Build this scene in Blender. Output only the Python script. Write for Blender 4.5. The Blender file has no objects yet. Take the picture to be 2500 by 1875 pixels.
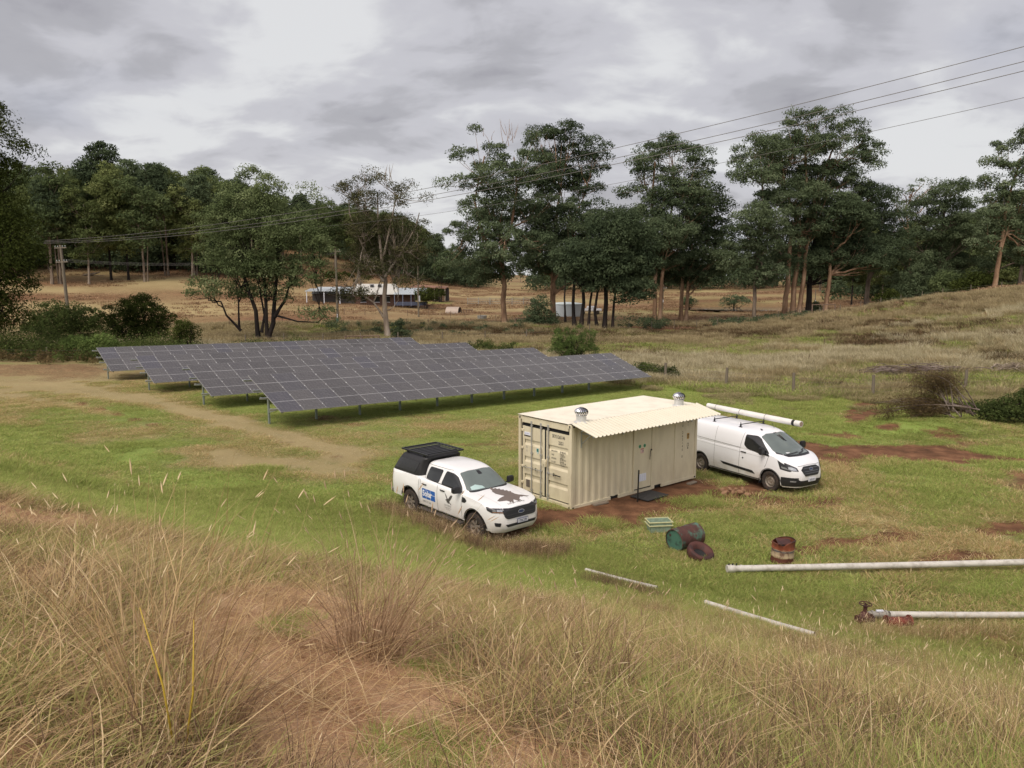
import bpy, bmesh, math, random
import numpy as np
from mathutils import Vector, Matrix, Euler
from mathutils.bvhtree import BVHTree
R = math.radians
PI = math.pi
scene = bpy.context.scene
COL = scene.collection

# ------------------------------------------------------------------ camera
FPX, PITCH, EYE = 1885.0, 0.1352, 6.88          # focal length in 2500 px units
cam_d = bpy.data.cameras.new("camera")
cam_d.sensor_width = 36.0
cam_d.lens = 36.0 * FPX / 2500.0
cam_d.clip_start = 0.05
cam_d.clip_end = 9000.0
cam = bpy.data.objects.new("camera", cam_d)
cam.location = (0, 0, EYE)
cam.rotation_euler = (PI / 2 - PITCH, 0, 0)
COL.objects.link(cam)
scene.camera = cam

# ------------------------------------------------------------------ world: cloudy sky
SUN_DIR = Vector((-0.42, -0.66, 1.12)).normalized()      # towards the sun (north, behind the camera)
SUN_EL = math.asin(SUN_DIR.z)
SUN_AZ = math.atan2(SUN_DIR.x, SUN_DIR.y)
world = bpy.data.worlds.new("World")
scene.world = world
world.use_nodes = True
nt = world.node_tree
nt.nodes.clear()


def wn(t, **kw):
    n = nt.nodes.new(t)
    for k, v in kw.items():
        setattr(n, k, v)
    return n


def wmath(op, a, b=None, c=None, clamp=False):
    n = wn('ShaderNodeMath', operation=op)
    n.use_clamp = clamp
    for i, v in enumerate((a, b, c)):
        if v is None:
            continue
        if isinstance(v, (int, float)):
            n.inputs[i].default_value = v
        else:
            nt.links.new(v, n.inputs[i])
    return n.outputs[0]


def wmix(f, a, b):
    n = wn('ShaderNodeMix', data_type='RGBA')
    for s, v in ((n.inputs[0], f), (n.inputs[6], a), (n.inputs[7], b)):
        if isinstance(v, (int, float)):
            s.default_value = v
        elif isinstance(v, tuple):
            s.default_value = (*v, 1)
        else:
            nt.links.new(v, s)
    return n.outputs[2]


def wramp(f, stops, interp='EASE'):
    n = wn('ShaderNodeValToRGB')
    n.color_ramp.interpolation = interp
    e = n.color_ramp.elements
    while len(e) < len(stops):
        e.new(0.5)
    for i, (p, c) in enumerate(stops):
        e[i].position = p
        e[i].color = (*c, 1) if isinstance(c, tuple) else (c, c, c, 1)
    nt.links.new(f, n.inputs[0])
    return n.outputs[0]


out = wn('ShaderNodeOutputWorld')
bg = wn('ShaderNodeBackground')
sky = wn('ShaderNodeTexSky', sky_type='NISHITA')
sky.sun_disc = False
sky.sun_elevation = SUN_EL
sky.sun_rotation = SUN_AZ
sky.air_density = 1.2
sky.dust_density = 2.5
tc = wn('ShaderNodeTexCoord')
sep = wn('ShaderNodeSeparateXYZ')
nt.links.new(tc.outputs['Generated'], sep.inputs[0])
zz = wmath('MAXIMUM', sep.outputs[2], 0.0)
den = wmath('ADD', zz, 0.27)
px_ = wmath('DIVIDE', sep.outputs[0], den)
py_ = wmath('DIVIDE', sep.outputs[1], den)
cmb = wn('ShaderNodeCombineXYZ')
nt.links.new(px_, cmb.inputs[0])
nt.links.new(py_, cmb.inputs[1])


def wnoise(scale, detail, rough, off, stretch=(1, 1, 1), dist=0.0):
    mp = wn('ShaderNodeMapping')
    mp.inputs['Location'].default_value = off
    mp.inputs['Scale'].default_value = stretch
    nt.links.new(cmb.outputs[0], mp.inputs[0])
    n = wn('ShaderNodeTexNoise')
    n.inputs['Scale'].default_value = scale
    n.inputs['Detail'].default_value = detail
    n.inputs['Roughness'].default_value = rough
    n.inputs['Distortion'].default_value = dist
    nt.links.new(mp.outputs[0], n.inputs[0])
    return n.outputs[0]


big = wnoise(0.55, 3.0, 0.5, (3.1, 1.7, 0.0), (0.8, 1.0, 1), 0.3)
mid = wnoise(1.7, 6.0, 0.52, (7.3, 2.2, 0.0), (0.75, 1.0, 1), 0.4)
fine = wnoise(6.5, 5.0, 0.5, (1.3, 9.2, 0.0), (0.8, 1.0, 1), 0.5)
# darker bases gather overhead (high in the picture), brighter gaps nearer the horizon
elev = wmath('MULTIPLY_ADD', zz, -0.54, -0.06)
s1 = wmath('MULTIPLY_ADD', big, 0.65, elev)
s2 = wmath('MULTIPLY_ADD', mid, 0.95, s1)
s3 = wmath('MULTIPLY_ADD', fine, 0.34, s2)
cloud = wramp(s3, [(0.48, (0.325, 0.31, 0.345)), (0.60, (0.43, 0.415, 0.455)), (0.70, (0.56, 0.55, 0.585)),
                   (0.80, (0.73, 0.72, 0.765)), (0.93, (0.95, 0.95, 0.96))])
blue_gap = wnoise(0.9, 3.0, 0.5, (12.0, 4.0, 0.0))
gapf = wramp(blue_gap, [(0.58, 0.0), (0.74, 0.30)])
CLOUD_GAIN = 1.0
skyc = wn('ShaderNodeVectorMath', operation='SCALE')
nt.links.new(sky.outputs[0], skyc.inputs[0])
skyc.inputs[3].default_value = 0.10
veiled = wmix(gapf, cloud, (0.50, 0.55, 0.70))
addn = wmix(0.10, veiled, skyc.outputs[0])
# broad glow added round the hidden sun, behind the camera, to light the scene
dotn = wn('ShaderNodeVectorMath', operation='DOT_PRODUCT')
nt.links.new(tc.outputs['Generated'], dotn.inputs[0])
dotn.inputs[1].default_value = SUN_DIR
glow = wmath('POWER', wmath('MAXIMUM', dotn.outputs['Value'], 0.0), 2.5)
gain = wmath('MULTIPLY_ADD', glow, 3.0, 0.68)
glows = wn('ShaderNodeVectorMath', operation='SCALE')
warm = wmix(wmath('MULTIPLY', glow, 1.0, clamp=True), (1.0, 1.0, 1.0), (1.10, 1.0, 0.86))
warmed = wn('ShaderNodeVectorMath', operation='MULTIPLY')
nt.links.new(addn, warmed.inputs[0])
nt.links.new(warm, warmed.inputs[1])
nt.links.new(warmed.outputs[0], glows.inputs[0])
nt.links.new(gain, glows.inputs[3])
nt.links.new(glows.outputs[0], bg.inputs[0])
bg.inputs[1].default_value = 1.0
nt.links.new(bg.outputs[0], out.inputs[0])

# ------------------------------------------------------------------ sun through the overcast
sun_d = bpy.data.lights.new("sun", 'SUN')
sun_d.energy = 1.5
sun_d.angle = R(24)
sun_d.color = (1.0, 0.93, 0.82)
sun = bpy.data.objects.new("sun", sun_d)
sun.rotation_euler = (-SUN_DIR).to_track_quat('-Z', 'Y').to_euler()
sun.location = (20, -20, 60)
COL.objects.link(sun)

vs = scene.view_settings
vs.view_transform = 'Standard'
vs.look = 'None'
vs.exposure = 0.30
vs.gamma = 1.0
vs.use_curve_mapping = False
scene.cycles.max_bounces = 6
scene.cycles.diffuse_bounces = 3
scene.cycles.glossy_bounces = 3
scene.cycles.transparent_max_bounces = 12

# ------------------------------------------------------------------ terrain height
CP, SP = math.cos(PITCH), math.sin(PITCH)
ROWYAW, ROWTILT, ROWSL = 0.708, 0.3415, -0.02
CX, CY, CYAW = 1.764, 22.415, 0.6932             # near bottom corner of the container


def sst(t):
    t = np.clip(t, 0.0, 1.0)
    return t * t * (3 - 2 * t)


def vnoise(x, y, s, seed=0):
    """smooth value noise, vectorised"""
    x = np.asarray(x, float) / s + seed * 17.31
    y = np.asarray(y, float) / s + seed * 9.77
    xi, yi = np.floor(x), np.floor(y)
    fx, fy = x - xi, y - yi
    fx, fy = fx * fx * (3 - 2 * fx), fy * fy * (3 - 2 * fy)

    def h(a, b):
        v = np.sin(a * 127.1 + b * 311.7 + seed * 5.3) * 43758.5453
        return v - np.floor(v)
    return ((h(xi, yi) * (1 - fx) + h(xi + 1, yi) * fx) * (1 - fy) +
            (h(xi, yi + 1) * (1 - fx) + h(xi + 1, yi + 1) * fx) * fy)


# toe of the bank on which the photographer stands
TN = np.array([0.47, 0.883])


def bank_d(x, y):
    """distance from the toe line back towards the camera, curved at the right"""
    s = np.asarray(x) * TN[1] - np.asarray(y) * TN[0]
    bend = -1.3 * sst((s - 2.0) / 9.0) + 4.0 * sst((-s - 13) / 28.0)
    return 16.1 + bend - (np.asarray(x) * TN[0] + np.asarray(y) * TN[1])


def height(x, y):
    x = np.asarray(x, float)
    y = np.asarray(y, float)
    s = (x + 10.46) * math.cos(ROWYAW) + (y - 34.45) * math.sin(ROWYAW)
    z = 0.06 - 0.02 * np.clip(s, -22, 26)
    z = z * (1 - sst((y - 75) / 30.0))
    # bank
    d = bank_d(x, y)
    u = np.clip(d / 15.0, 0, 1)
    z = z + 5.1 * (0.45 * sst(u) + 0.55 * u ** 1.15) + 0.03 * np.clip(d - 15, 0, 60)
    # right hand hill
    q = (x * 0.93 - y * 0.05 - 11.0)
    hill = 7.2 * sst(q / 66.0) * sst((y - 40) / 32.0)
    hill = hill * (1 - 0.85 * sst((y - 84 - 0.32 * x) / 34.0))
    z = z + hill
    # small cut and mound near the dead branches
    z = z + 0.55 * np.exp(-((x - 20.5) / 3.2) ** 2 - ((y - 37.5) / 2.2) ** 2)
    # far paddock, rising to the wooded hillside (steeper at the left)
    a = 0.030 + 0.100 * sst((-x + 0 * y - 8) / 70.0)
    yy = np.clip(y - 118, 0, 190)
    z = z + a * yy * (1 - 0.35 * sst((yy - 130) / 250.0)) + 1.0 * np.clip(-x - 50, 0, 60) / 60 * sst((y - 70) / 50)
    z = z + np.clip(y - 330, 0, 600) * 0.012 * (1 - 0.8 * sst((x + 20) / 120.0))
    # road bank behind the arrays
    rb = np.exp(-((y - 101 + 0.12 * x) / 4.0) ** 2)
    z = z + 0.7 * rb * sst((x + 48) / 12.0) * (1 - sst((x - 8) / 14.0))
    # dam bowl
    z = z - 0.9 * np.exp(-((x - 48) / 13.0) ** 4 - ((y - 152) / 10.0) ** 4)
    # the vehicles stand a little lower than the container's earth pad
    for vx, vy, vc, vsn, dz in ((-1.37, 21.885, 0.656, -0.755, -.155), (8.642, 27.212, 0.527, -0.850, -.24)):
        u_ = (x - vx) * vc + (y - vy) * vsn
        v_ = -(x - vx) * vsn + (y - vy) * vc
        k = (1 - sst((np.abs(u_) - 2.2) / 1.4)) * (1 - sst((np.abs(v_) - .75) / 1.0))
        z = z * (1 - k) + dz * k
    # roughness
    amp = 0.035 + 0.10 * sst(d / 4.0) + 0.16 * sst((y - 46) / 20.0)
    z = z + amp * (vnoise(x, y, 3.1, 1) - 0.5) + 0.45 * amp * (vnoise(x, y, 0.9, 2) - 0.5)
    z = z + 0.35 * sst((y - 60) / 40) * (vnoise(x, y, 17.0, 3) - 0.5)
    return z


def gz(x, y):
    return float(height(x, y))


def ray(px, py):
    a, b = (px - 1250) / FPX, (937.5 - py) / FPX
    return np.array([a, CP + b * SP, -SP + b * CP])


def hit(px, py):
    """where the line of sight at a place in the photo meets the terrain"""
    d = ray(px, py)
    T = 1.5 * 1.012 ** np.arange(560)
    X, Y, Zr = d[0] * T, d[1] * T, EYE + d[2] * T
    g = height(X, Y)
    w = np.nonzero(Zr < g)[0]
    if len(w) == 0 or w[0] == 0:
        t = 300.0
    else:
        i = w[0]
        lo, hi = T[i - 1], T[i]
        for _ in range(2):
            ts = np.linspace(lo, hi, 12)
            below = np.nonzero(EYE + d[2] * ts < height(d[0] * ts, d[1] * ts))[0]
            j = max(1, below[0]) if len(below) else 11
            lo, hi = ts[j - 1], ts[j]
        t = (lo + hi) / 2
    p = d * t
    return Vector((p[0], p[1], gz(p[0], p[1])))


def at(px, Y):
    """ground point at depth Y straight below/above picture column px"""
    # solve with the height of the ground taken into account
    x = (px - 1250) / FPX * Y
    for _ in range(4):
        z = gz(x, Y) - EYE
        depth = Y * CP - z * SP
        x = (px - 1250) / FPX * depth
    return Vector((x, Y, gz(x, Y)))


def top_h(p, py):
    """height above ground at p whose top appears at row py"""
    b = (937.5 - py) / FPX
    # z from y: b = (y*SP + z*CP)/(y*CP - z*SP)
    z = p.y * (b * CP - SP) / (CP + b * SP)
    return z + EYE - p.z


def proj(p):
    x, y, z = p[0], p[1], p[2] - EYE
    d = y * CP - z * SP
    return 1250 + FPX * x / d, 937.5 - FPX * (y * SP + z * CP) / d


# ------------------------------------------------------------------ tagging and object helpers
def tag(o, label=None, cat=None, group=None, kind=None):
    if label:
        o['label'] = label
    if cat:
        o['category'] = cat
    if group:
        o['group'] = group
    if kind:
        o['kind'] = kind
    return o


def empty(name, loc=(0, 0, 0), rz=0.0, parent=None):
    o = bpy.data.objects.new(name, None)
    o.empty_display_size = 0.3
    o.location = loc
    o.rotation_euler = (0, 0, rz)
    COL.objects.link(o)
    if parent:
        o.parent = parent
    return o


def thing(name, label, cat, loc=(0, 0, 0), rz=0.0, group=None):
    return tag(empty(name, loc, rz), label, cat, group)


def link(name, me, parent=None, mats=()):
    o = bpy.data.objects.new(name, me)
    COL.objects.link(o)
    if parent:
        o.parent = parent
    for m in (mats if isinstance(mats, (list, tuple)) else [mats]):
        if m is not None:
            me.materials.append(m)
    return o


def copy_tree(o, parent=None):
    c = o.copy()
    COL.objects.link(c)
    c.parent = parent
    for ch in list(o.children):
        copy_tree(ch, c)
    return c


def mesh_np(name, V, F, mats=(), parent=None, smooth=False, midx=None):
    """fast mesh from arrays; F is (n,k) with a constant k"""
    me = bpy.data.meshes.new(name)
    V = np.asarray(V, np.float32)
    F = np.asarray(F, np.int32)
    n, k = F.shape
    me.vertices.add(len(V))
    me.vertices.foreach_set('co', V.ravel())
    me.loops.add(n * k)
    me.loops.foreach_set('vertex_index', F.ravel())
    me.polygons.add(n)
    me.polygons.foreach_set('loop_start', np.arange(0, n * k, k, dtype=np.int32))
    if smooth:
        me.polygons.foreach_set('use_smooth', np.ones(n, bool))
    if midx is not None:
        me.polygons.foreach_set('material_index', np.asarray(midx, np.int32))
    me.update()
    me.validate()
    return link(name, me, parent, mats)


class MB:
    """collects shapes, then links them as one mesh object"""

    def __init__(self):
        self.bm = bmesh.new()

    def box(self, c, s, rot=None):
        r = bmesh.ops.create_cube(self.bm, size=1.0)
        M = Matrix.Translation(c) @ (rot.to_matrix().to_4x4() if rot is not None else Matrix()) @ Matrix.Diagonal((*s, 1))
        bmesh.ops.transform(self.bm, matrix=M, verts=r['verts'])
        return r['verts']

    def bar(self, a, b, r0, r1=None, seg=8, caps=True):
        a, b = Vector(a), Vector(b)
        d = b - a
        if d.length < 1e-6:
            return
        r = bmesh.ops.create_cone(self.bm, cap_ends=caps, segments=seg, radius1=r0, radius2=r0 if r1 is None else r1,
                                  depth=d.length)
        M = Matrix.Translation((a + b) / 2) @ d.to_track_quat('Z', 'Y').to_matrix().to_4x4()
        bmesh.ops.transform(self.bm, matrix=M, verts=r['verts'])
        return r['verts']

    def beam(self, a, b, w, h):
        a, b = Vector(a), Vector(b)
        d = b - a
        q = d.to_track_quat('X', 'Z')
        self.box((a + b) / 2, (d.length, w, h), q)

    def tube(self, pts, r, seg=8, closed=False):
        pts = [Vector(p) for p in pts]
        n = len(pts)
        rad = r if isinstance(r, (list, tuple)) else [r] * n
        rings = []
        up = Vector((0.13, 0.21, 0.97))
        for i, p in enumerate(pts):
            if closed:
                d = pts[(i + 1) % n] - pts[i - 1]
            else:
                d = pts[min(i + 1, n - 1)] - pts[max(i - 1, 0)]
            d.normalize()
            s = d.cross(up)
            if s.length < 0.05:
                s = d.cross(Vector((1, 0, 0)))
            s.normalize()
            t = s.cross(d)
            rings.append([self.bm.verts.new(p + (s * math.cos(2 * PI * k / seg) + t * math.sin(2 * PI * k / seg)) * rad[i])
                          for k in range(seg)])
        for i in range(n if closed else n - 1):
            a, b = rings[i], rings[(i + 1) % n]
            for k in range(seg):
                self.bm.faces.new((a[k], a[(k + 1) % seg], b[(k + 1) % seg], b[k]))
        if not closed:
            self.bm.faces.new(rings[0][::-1])
            self.bm.faces.new(rings[-1])

    def lathe(self, prof, seg=24, M=None, cap=False):
        """prof: list of (r, z)"""
        rings = []
        for r, z in prof:
            rings.append([self.bm.verts.new((r * math.cos(2 * PI * k / seg), r * math.sin(2 * PI * k / seg), z)) for k in range(seg)])
        for a, b in zip(rings, rings[1:]):
            for k in range(seg):
                self.bm.faces.new((a[k], a[(k + 1) % seg], b[(k + 1) % seg], b[k]))
        if cap:
            self.bm.faces.new(rings[0][::-1])
            self.bm.faces.new(rings[-1])
        vs_ = [v for r in rings for v in r]
        if M is not None:
            bmesh.ops.transform(self.bm, matrix=M, verts=vs_)
        return vs_

    def poly(self, pts):
        return self.bm.faces.new([self.bm.verts.new(p) for p in pts])

    def prism(self, pts, off):
        off = Vector(off)
        a = [self.bm.verts.new(p) for p in pts]
        b = [self.bm.verts.new(Vector(p) + off) for p in pts]
        self.bm.faces.new(a[::-1])
        self.bm.faces.new(b)
        n = len(a)
        for i in range(n):
            self.bm.faces.new((a[i], a[(i + 1) % n], b[(i + 1) % n], b[i]))

    def build(self, name, mat, parent=None, smooth=False, bevel=0.0, seg=1, fix=True):
        if fix:
            bmesh.ops.recalc_face_normals(self.bm, faces=self.bm.faces[:])
        if bevel > 0:
            try:
                bmesh.ops.bevel(self.bm, geom=[e for e in self.bm.edges if e.is_manifold and e.calc_face_angle(0) > 0.6],
                                offset=bevel, segments=seg, affect='EDGES', clamp_overlap=True)
            except Exception:
                pass
        me = bpy.data.meshes.new(name)
        self.bm.to_mesh(me)
        self.bm.free()
        if smooth is True:
            for p in me.polygons:
                p.use_smooth = True
        o = link(name, me, parent, mat)
        if smooth == 'auto':
            auto_smooth(me)
        return o


def auto_smooth(me, ang=0.6):
    bm = bmesh.new()
    bm.from_mesh(me)
    for f in bm.faces:
        f.smooth = True
    for e in bm.edges:
        if len(e.link_faces) == 2 and e.calc_face_angle(0) > ang:
            e.smooth = False
    bm.to_mesh(me)
    bm.free()


# ------------------------------------------------------------------ material helpers
class NT:
    def __init__(self, name):
        self.m = bpy.data.materials.new(name)
        self.m.use_nodes = True
        self.t = self.m.node_tree
        self.b = self.t.nodes['Principled BSDF']
        self.tc = self.t.nodes.new('ShaderNodeTexCoord')

    def n(self, t, **kw):
        x = self.t.nodes.new(t)
        for k, v in kw.items():
            setattr(x, k, v)
        return x

    def set(self, s, v):
        if isinstance(v, (int, float)):
            s.default_value = v
        elif isinstance(v, tuple):
            s.default_value = (*v, 1) if len(v) == 3 and s.type == 'RGBA' else v
        else:
            self.t.links.new(v, s)

    def inp(self, **kw):
        for k, v in kw.items():
            self.set(self.b.inputs[k.replace('_', ' ')], v)

    def math(self, op, a, b=None, c=None, clamp=False):
        n = self.n('ShaderNodeMath', operation=op)
        n.use_clamp = clamp
        for i, v in enumerate((a, b, c)):
            if v is not None:
                self.set(n.inputs[i], v)
        return n.outputs[0]

    def mix(self, f, a, b, mode='MIX'):
        n = self.n('ShaderNodeMix', data_type='RGBA', blend_type=mode)
        self.set(n.inputs[0], f)
        self.set(n.inputs[6], a)
        self.set(n.inputs[7], b)
        return n.outputs[2]

    def noise(self, scale, detail=3.0, rough=0.55, co=None, stretch=None, dist=0.0, off=None):
        c = co if co is not None else self.tc.outputs['Object']
        if stretch or off:
            mp = self.n('ShaderNodeMapping')
            if stretch:
                mp.inputs['Scale'].default_value = stretch
            if off:
                mp.inputs['Location'].default_value = off
            self.t.links.new(c, mp.inputs[0])
            c = mp.outputs[0]
        n = self.n('ShaderNodeTexNoise')
        n.inputs['Scale'].default_value = scale
        n.inputs['Detail'].default_value = detail
        n.inputs['Roughness'].default_value = rough
        n.inputs['Distortion'].default_value = dist
        self.t.links.new(c, n.inputs[0])
        return n.outputs[0]

    def ramp(self, f, stops, interp='LINEAR'):
        n = self.n('ShaderNodeValToRGB')
        n.color_ramp.interpolation = interp
        e = n.color_ramp.elements
        while len(e) < len(stops):
            e.new(0.5)
        for i, (p, c) in enumerate(stops):
            e[i].position = p
            e[i].color = (*c, 1) if isinstance(c, tuple) else (c, c, c, 1)
        self.t.links.new(f, n.inputs[0])
        return n.outputs[0]

    def attr(self, name):
        a = self.n('ShaderNodeAttribute', attribute_name=name)
        return a

    def bump(self, h, strength=0.3, dist=0.02):
        n = self.n('ShaderNodeBump')
        n.inputs['Strength'].default_value = strength
        n.inputs['Distance'].default_value = dist
        self.t.links.new(h, n.inputs['Height'])
        self.t.links.new(n.outputs[0], self.b.inputs['Normal'])


def mat(name, col, rough=0.6, metal=0.0, var=0.12, vscale=4.0, bump=0.0, bscale=30.0, spec=0.5, dirt=None, dirt_amt=0.0,
        coat=0.0, stretch=None):
    """painted or natural surface with procedural tone variation"""
    m = NT(name)
    c = m.mix(m.noise(vscale, 4, 0.6, stretch=stretch), tuple(v * (1 - var) for v in col), tuple(min(1, v * (1 + var)) for v in col))
    if dirt:
        f = m.ramp(m.noise(vscale * 1.7, 5, 0.65, stretch=stretch, off=(3, 5, 1)), [(0.45, 0.0), (0.75, dirt_amt)])
        c = m.mix(f, c, dirt)
    m.inp(Base_Color=c, Roughness=rough, Metallic=metal)
    m.b.inputs['Specular IOR Level'].default_value = spec
    m.b.inputs['Coat Weight'].default_value = coat
    if bump > 0:
        m.bump(m.noise(bscale, 3, 0.6), bump, 0.01)
    return m.m


def srgb(r, g, b, k=1.0):
    return tuple((((v / 255 + 0.055) / 1.055) ** 2.4 if v > 10 else v / 255 / 12.92) * k for v in (r, g, b))
# ------------------------------------------------------------------ what grows where (world coordinates)
# each patch: kind, centre, two half axes (world), strength;  kinds: g lush, s soil, h dark heath, d dry straw, y sandy
PATCH = []


def blob(kind, px, py, rx, ry, k=1.0):
    c = hit(px, py)
    a = hit(px + rx, py) - hit(px - rx, py)
    v = hit(px, py - ry) - hit(px, py + ry)
    PATCH.append((kind, np.array([c.x, c.y]), np.array([a.x / 2, a.y / 2]), np.array([v.x / 2, v.y / 2]), k))


def strip(kind, pts, w, k=1.0):
    """run of blobs along a line given by places in the photo"""
    for (x0, y0), (x1, y1) in zip(pts, pts[1:]):
        n = max(2, int(math.hypot(x1 - x0, (y1 - y0) * 3) / 45))
        for i in range(n):
            t = i / n
            blob(kind, x0 + (x1 - x0) * t, y0 + (y1 - y0) * t, w * 2.2, w * 0.55, k)


def W(kind, x, y, rx, ry, k=1.0, rot=0.0):
    PATCH.append((kind, np.array([x, y]), np.array([rx * math.cos(rot), rx * math.sin(rot)]),
                  np.array([-ry * math.sin(rot), ry * math.cos(rot)]), k))


# lush grass on the flat and on the toe of the bank
blob('g', 600, 980, 380, 60, 0.35)
blob('g', 1000, 985, 420, 35, 0.65)
blob('g', 1420, 975, 220, 30, 0.65)
blob('g', 250, 1010, 180, 22, 0.4)
blob('g', 1080, 1090, 130, 24, 0.3)
blob('g', 300, 1110, 330, 38, 0.75)
blob('g', 540, 1165, 260, 34, 0.9)
blob('g', 760, 1215, 220, 36, 0.8)
blob('g', 930, 1300, 200, 50, 0.55)
blob('g', 1100, 1360, 150, 40, 0.5)
blob('g', 560, 1270, 260, 40, 0.5)
blob('g', 60, 1060, 150, 30, 0.5)
blob('g', 1800, 990, 200, 26, 0.95)
blob('g', 1650, 955, 260, 16, 0.85)
blob('g', 2020, 1045, 190, 34, 0.75)
blob('g', 1900, 985, 300, 30, 0.45)
blob('g', 2240, 1010, 160, 26, 0.6)
blob('g', 2440, 1115, 120, 26, 0.9)
blob('g', 2230, 1050, 150, 20, 0.5)
blob('g', 1450, 1250, 90, 14, 0.6)
blob('g', 1700, 1215, 120, 18, 0.75)
blob('g', 1880, 1290, 120, 22, 0.55)
blob('g', 1990, 1440, 140, 26, 0.6)
blob('g', 2430, 1430, 120, 30, 0.55)
blob('g', 2280, 1200, 180, 50, 0.25)
blob('g', 1620, 1420, 120, 20, 0.3)
# wheel track across the field
strip('d', [(0, 935), (200, 950), (380, 985), (560, 1030), (720, 1075), (900, 1125)], 30, 0.72)
strip('s', [(200, 985), (330, 1025), (420, 1050)], 12, 0.7)
strip('s', [(560, 1050), (700, 1080), (860, 1125)], 9, 0.5)
strip('d', [(0, 955), (150, 985), (300, 1020)], 14, 0.6)
blob('d', 150, 905, 300, 30, 0.9)
blob('s', 120, 900, 260, 26, 0.50)
blob('h', 160, 893, 260, 14, 0.42)
blob('s', 330, 915, 120, 18, 0.4)
blob('d', 60, 930, 200, 14, 0.9)
blob('d', 620, 1130, 150, 24, 0.85)
blob('d', 800, 1150, 150, 22, 0.8)
blob('d', 500, 1100, 90, 14, 0.7)
blob('s', 1040, 1015, 90, 10, 0.5)
blob('s', 1100, 1045, 120, 8, 0.35)
blob('d', 1090, 1040, 140, 10, 0.5)
blob('s', 790, 1020, 50, 8, 0.6)
blob('s', 870, 1035, 60, 8, 0.6)
blob('s', 1160, 1085, 110, 9, 0.55)
blob('s', 1020, 1090, 60, 7, 0.5)
# dark reddish earth round the container
W('s', 4.45, 23.95, 5.0, 2.1, 1.0, 0.69)
W('s', 1.2, 21.6, 1.6, 1.1, 1.0, 0.3)
W('s', 2.4, 21.9, 2.2, .9, 0.95, 0.25)
W('s', 7.6, 25.0, 1.6, 1.0, 0.9, 0.70)
W('s', 0.4, 24.4, 1.6, 1.6, 0.7)
blob('s', 1960, 1225, 170, 24, 0.7)
blob('s', 1830, 1275, 110, 10, 0.6)
blob('s', 2150, 1100, 240, 19, 1.0)
blob('s', 2330, 1120, 180, 14, 0.9)
blob('s', 2105, 1012, 56, 34, 1.0)
blob('s', 2160, 1040, 44, 10, 0.95)
blob('s', 1960, 1090, 100, 14, 0.9)
blob('s', 2460, 1290, 90, 20, 1.0)
blob('s', 2060, 1325, 130, 18, 1.0)
blob('s', 2170, 1310, 110, 14, 0.85)
blob('s', 2340, 1362, 90, 16, 0.95)
blob('s', 1830, 1310, 60, 8, 0.6)
blob('s', 1960, 1345, 90, 18, 0.9)
blob('s', 2000, 1060, 90, 7, 0.6)
blob('s', 2380, 1085, 90, 8, 0.6)
blob('h', 2360, 1060, 180, 12, 0.5)
blob('h', 2150, 1200, 260, 40, 0.35)
blob('h', 1950, 1400, 200, 30, 0.35)
blob('h', 1400, 1290, 90, 10, 0.3)
blob('h', 2250, 1450, 240, 40, 0.55)
blob('h', 1500, 1350, 220, 34, 0.42)
blob('h', 1800, 1455, 200, 30, 0.45)
blob('h', 2150, 1370, 260, 26, 0.35)
# beyond the wire fence on the right
blob('d', 2050, 870, 260, 15, 0.95)
blob('d', 1700, 890, 200, 14, 0.8)
blob('d', 1950, 885, 420, 22, 0.7)
blob('g', 1560, 850, 170, 12, 0.9)
blob('g', 1700, 862, 170, 11, 0.75)
blob('g', 1880, 868, 120, 8, 0.6)
blob('g', 1480, 862, 80, 14, 0.9)
blob('g', 2100, 900, 160, 12, 0.4)
blob('g', 2420, 922, 120, 13, 0.95)
blob('g', 2200, 925, 240, 14, 0.45)
blob('h', 1800, 815, 280, 11, 0.7)
blob('h', 1650, 806, 180, 9, 0.6)
blob('h', 2180, 842, 150, 10, 0.85)
blob('h', 2120, 825, 130, 7, 0.8)
blob('h', 2350, 757, 90, 5, 0.7)
blob('h', 2480, 820, 70, 8, 0.6)
blob('h', 2080, 790, 220, 12, 0.45)
blob('h', 2440, 870, 60, 12, 0.5)
blob('s', 2080, 762, 230, 7, 0.55)
blob('s', 2300, 730, 150, 5, 0.6)
blob('s', 2050, 830, 130, 6, 0.3)
blob('d', 2320, 830, 240, 14, 0.55)
blob('d', 2400, 740, 120, 12, 0.6)
blob('g', 2020, 815, 35, 6, 0.8)
blob('g', 2280, 778, 110, 7, 0.4)
# between the arrays and the road
blob('h', 1300, 820, 260, 9, 0.7)
blob('h', 1130, 808, 180, 9, 0.75)
blob('s', 1000, 812, 260, 10, 0.5)
blob('d', 1180, 835, 120, 6, 0.7)
blob('s', 1560, 803, 300, 6, 1.0)
blob('s', 1780, 790, 220, 5, 0.8)
# the far paddock
for (a, b, c, d_, k) in ((300, 700, 380, 45, 1.0), (330, 760, 420, 40, 0.9), (1000, 745, 260, 30, 0.9), (1100, 710, 260, 26, 0.85),
                         (850, 780, 200, 22, 0.8), (1300, 750, 260, 25, 0.8), (600, 720, 300, 40, 0.9), (1050, 775, 250, 12, 0.9)):
    blob('d', a, b, c, d_, k)
blob('h', 320, 715, 300, 8, 0.35)
blob('s', 500, 790, 160, 8, 0.4)
blob('s', 950, 700, 200, 8, 0.5)
blob('s', 1230, 735, 260, 10, 0.25)
blob('g', 1060, 740, 70, 4, 1.0)
blob('g', 1680, 755, 160, 12, 0.35)
blob('g', 1720, 735, 200, 8, 0.25)
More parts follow.
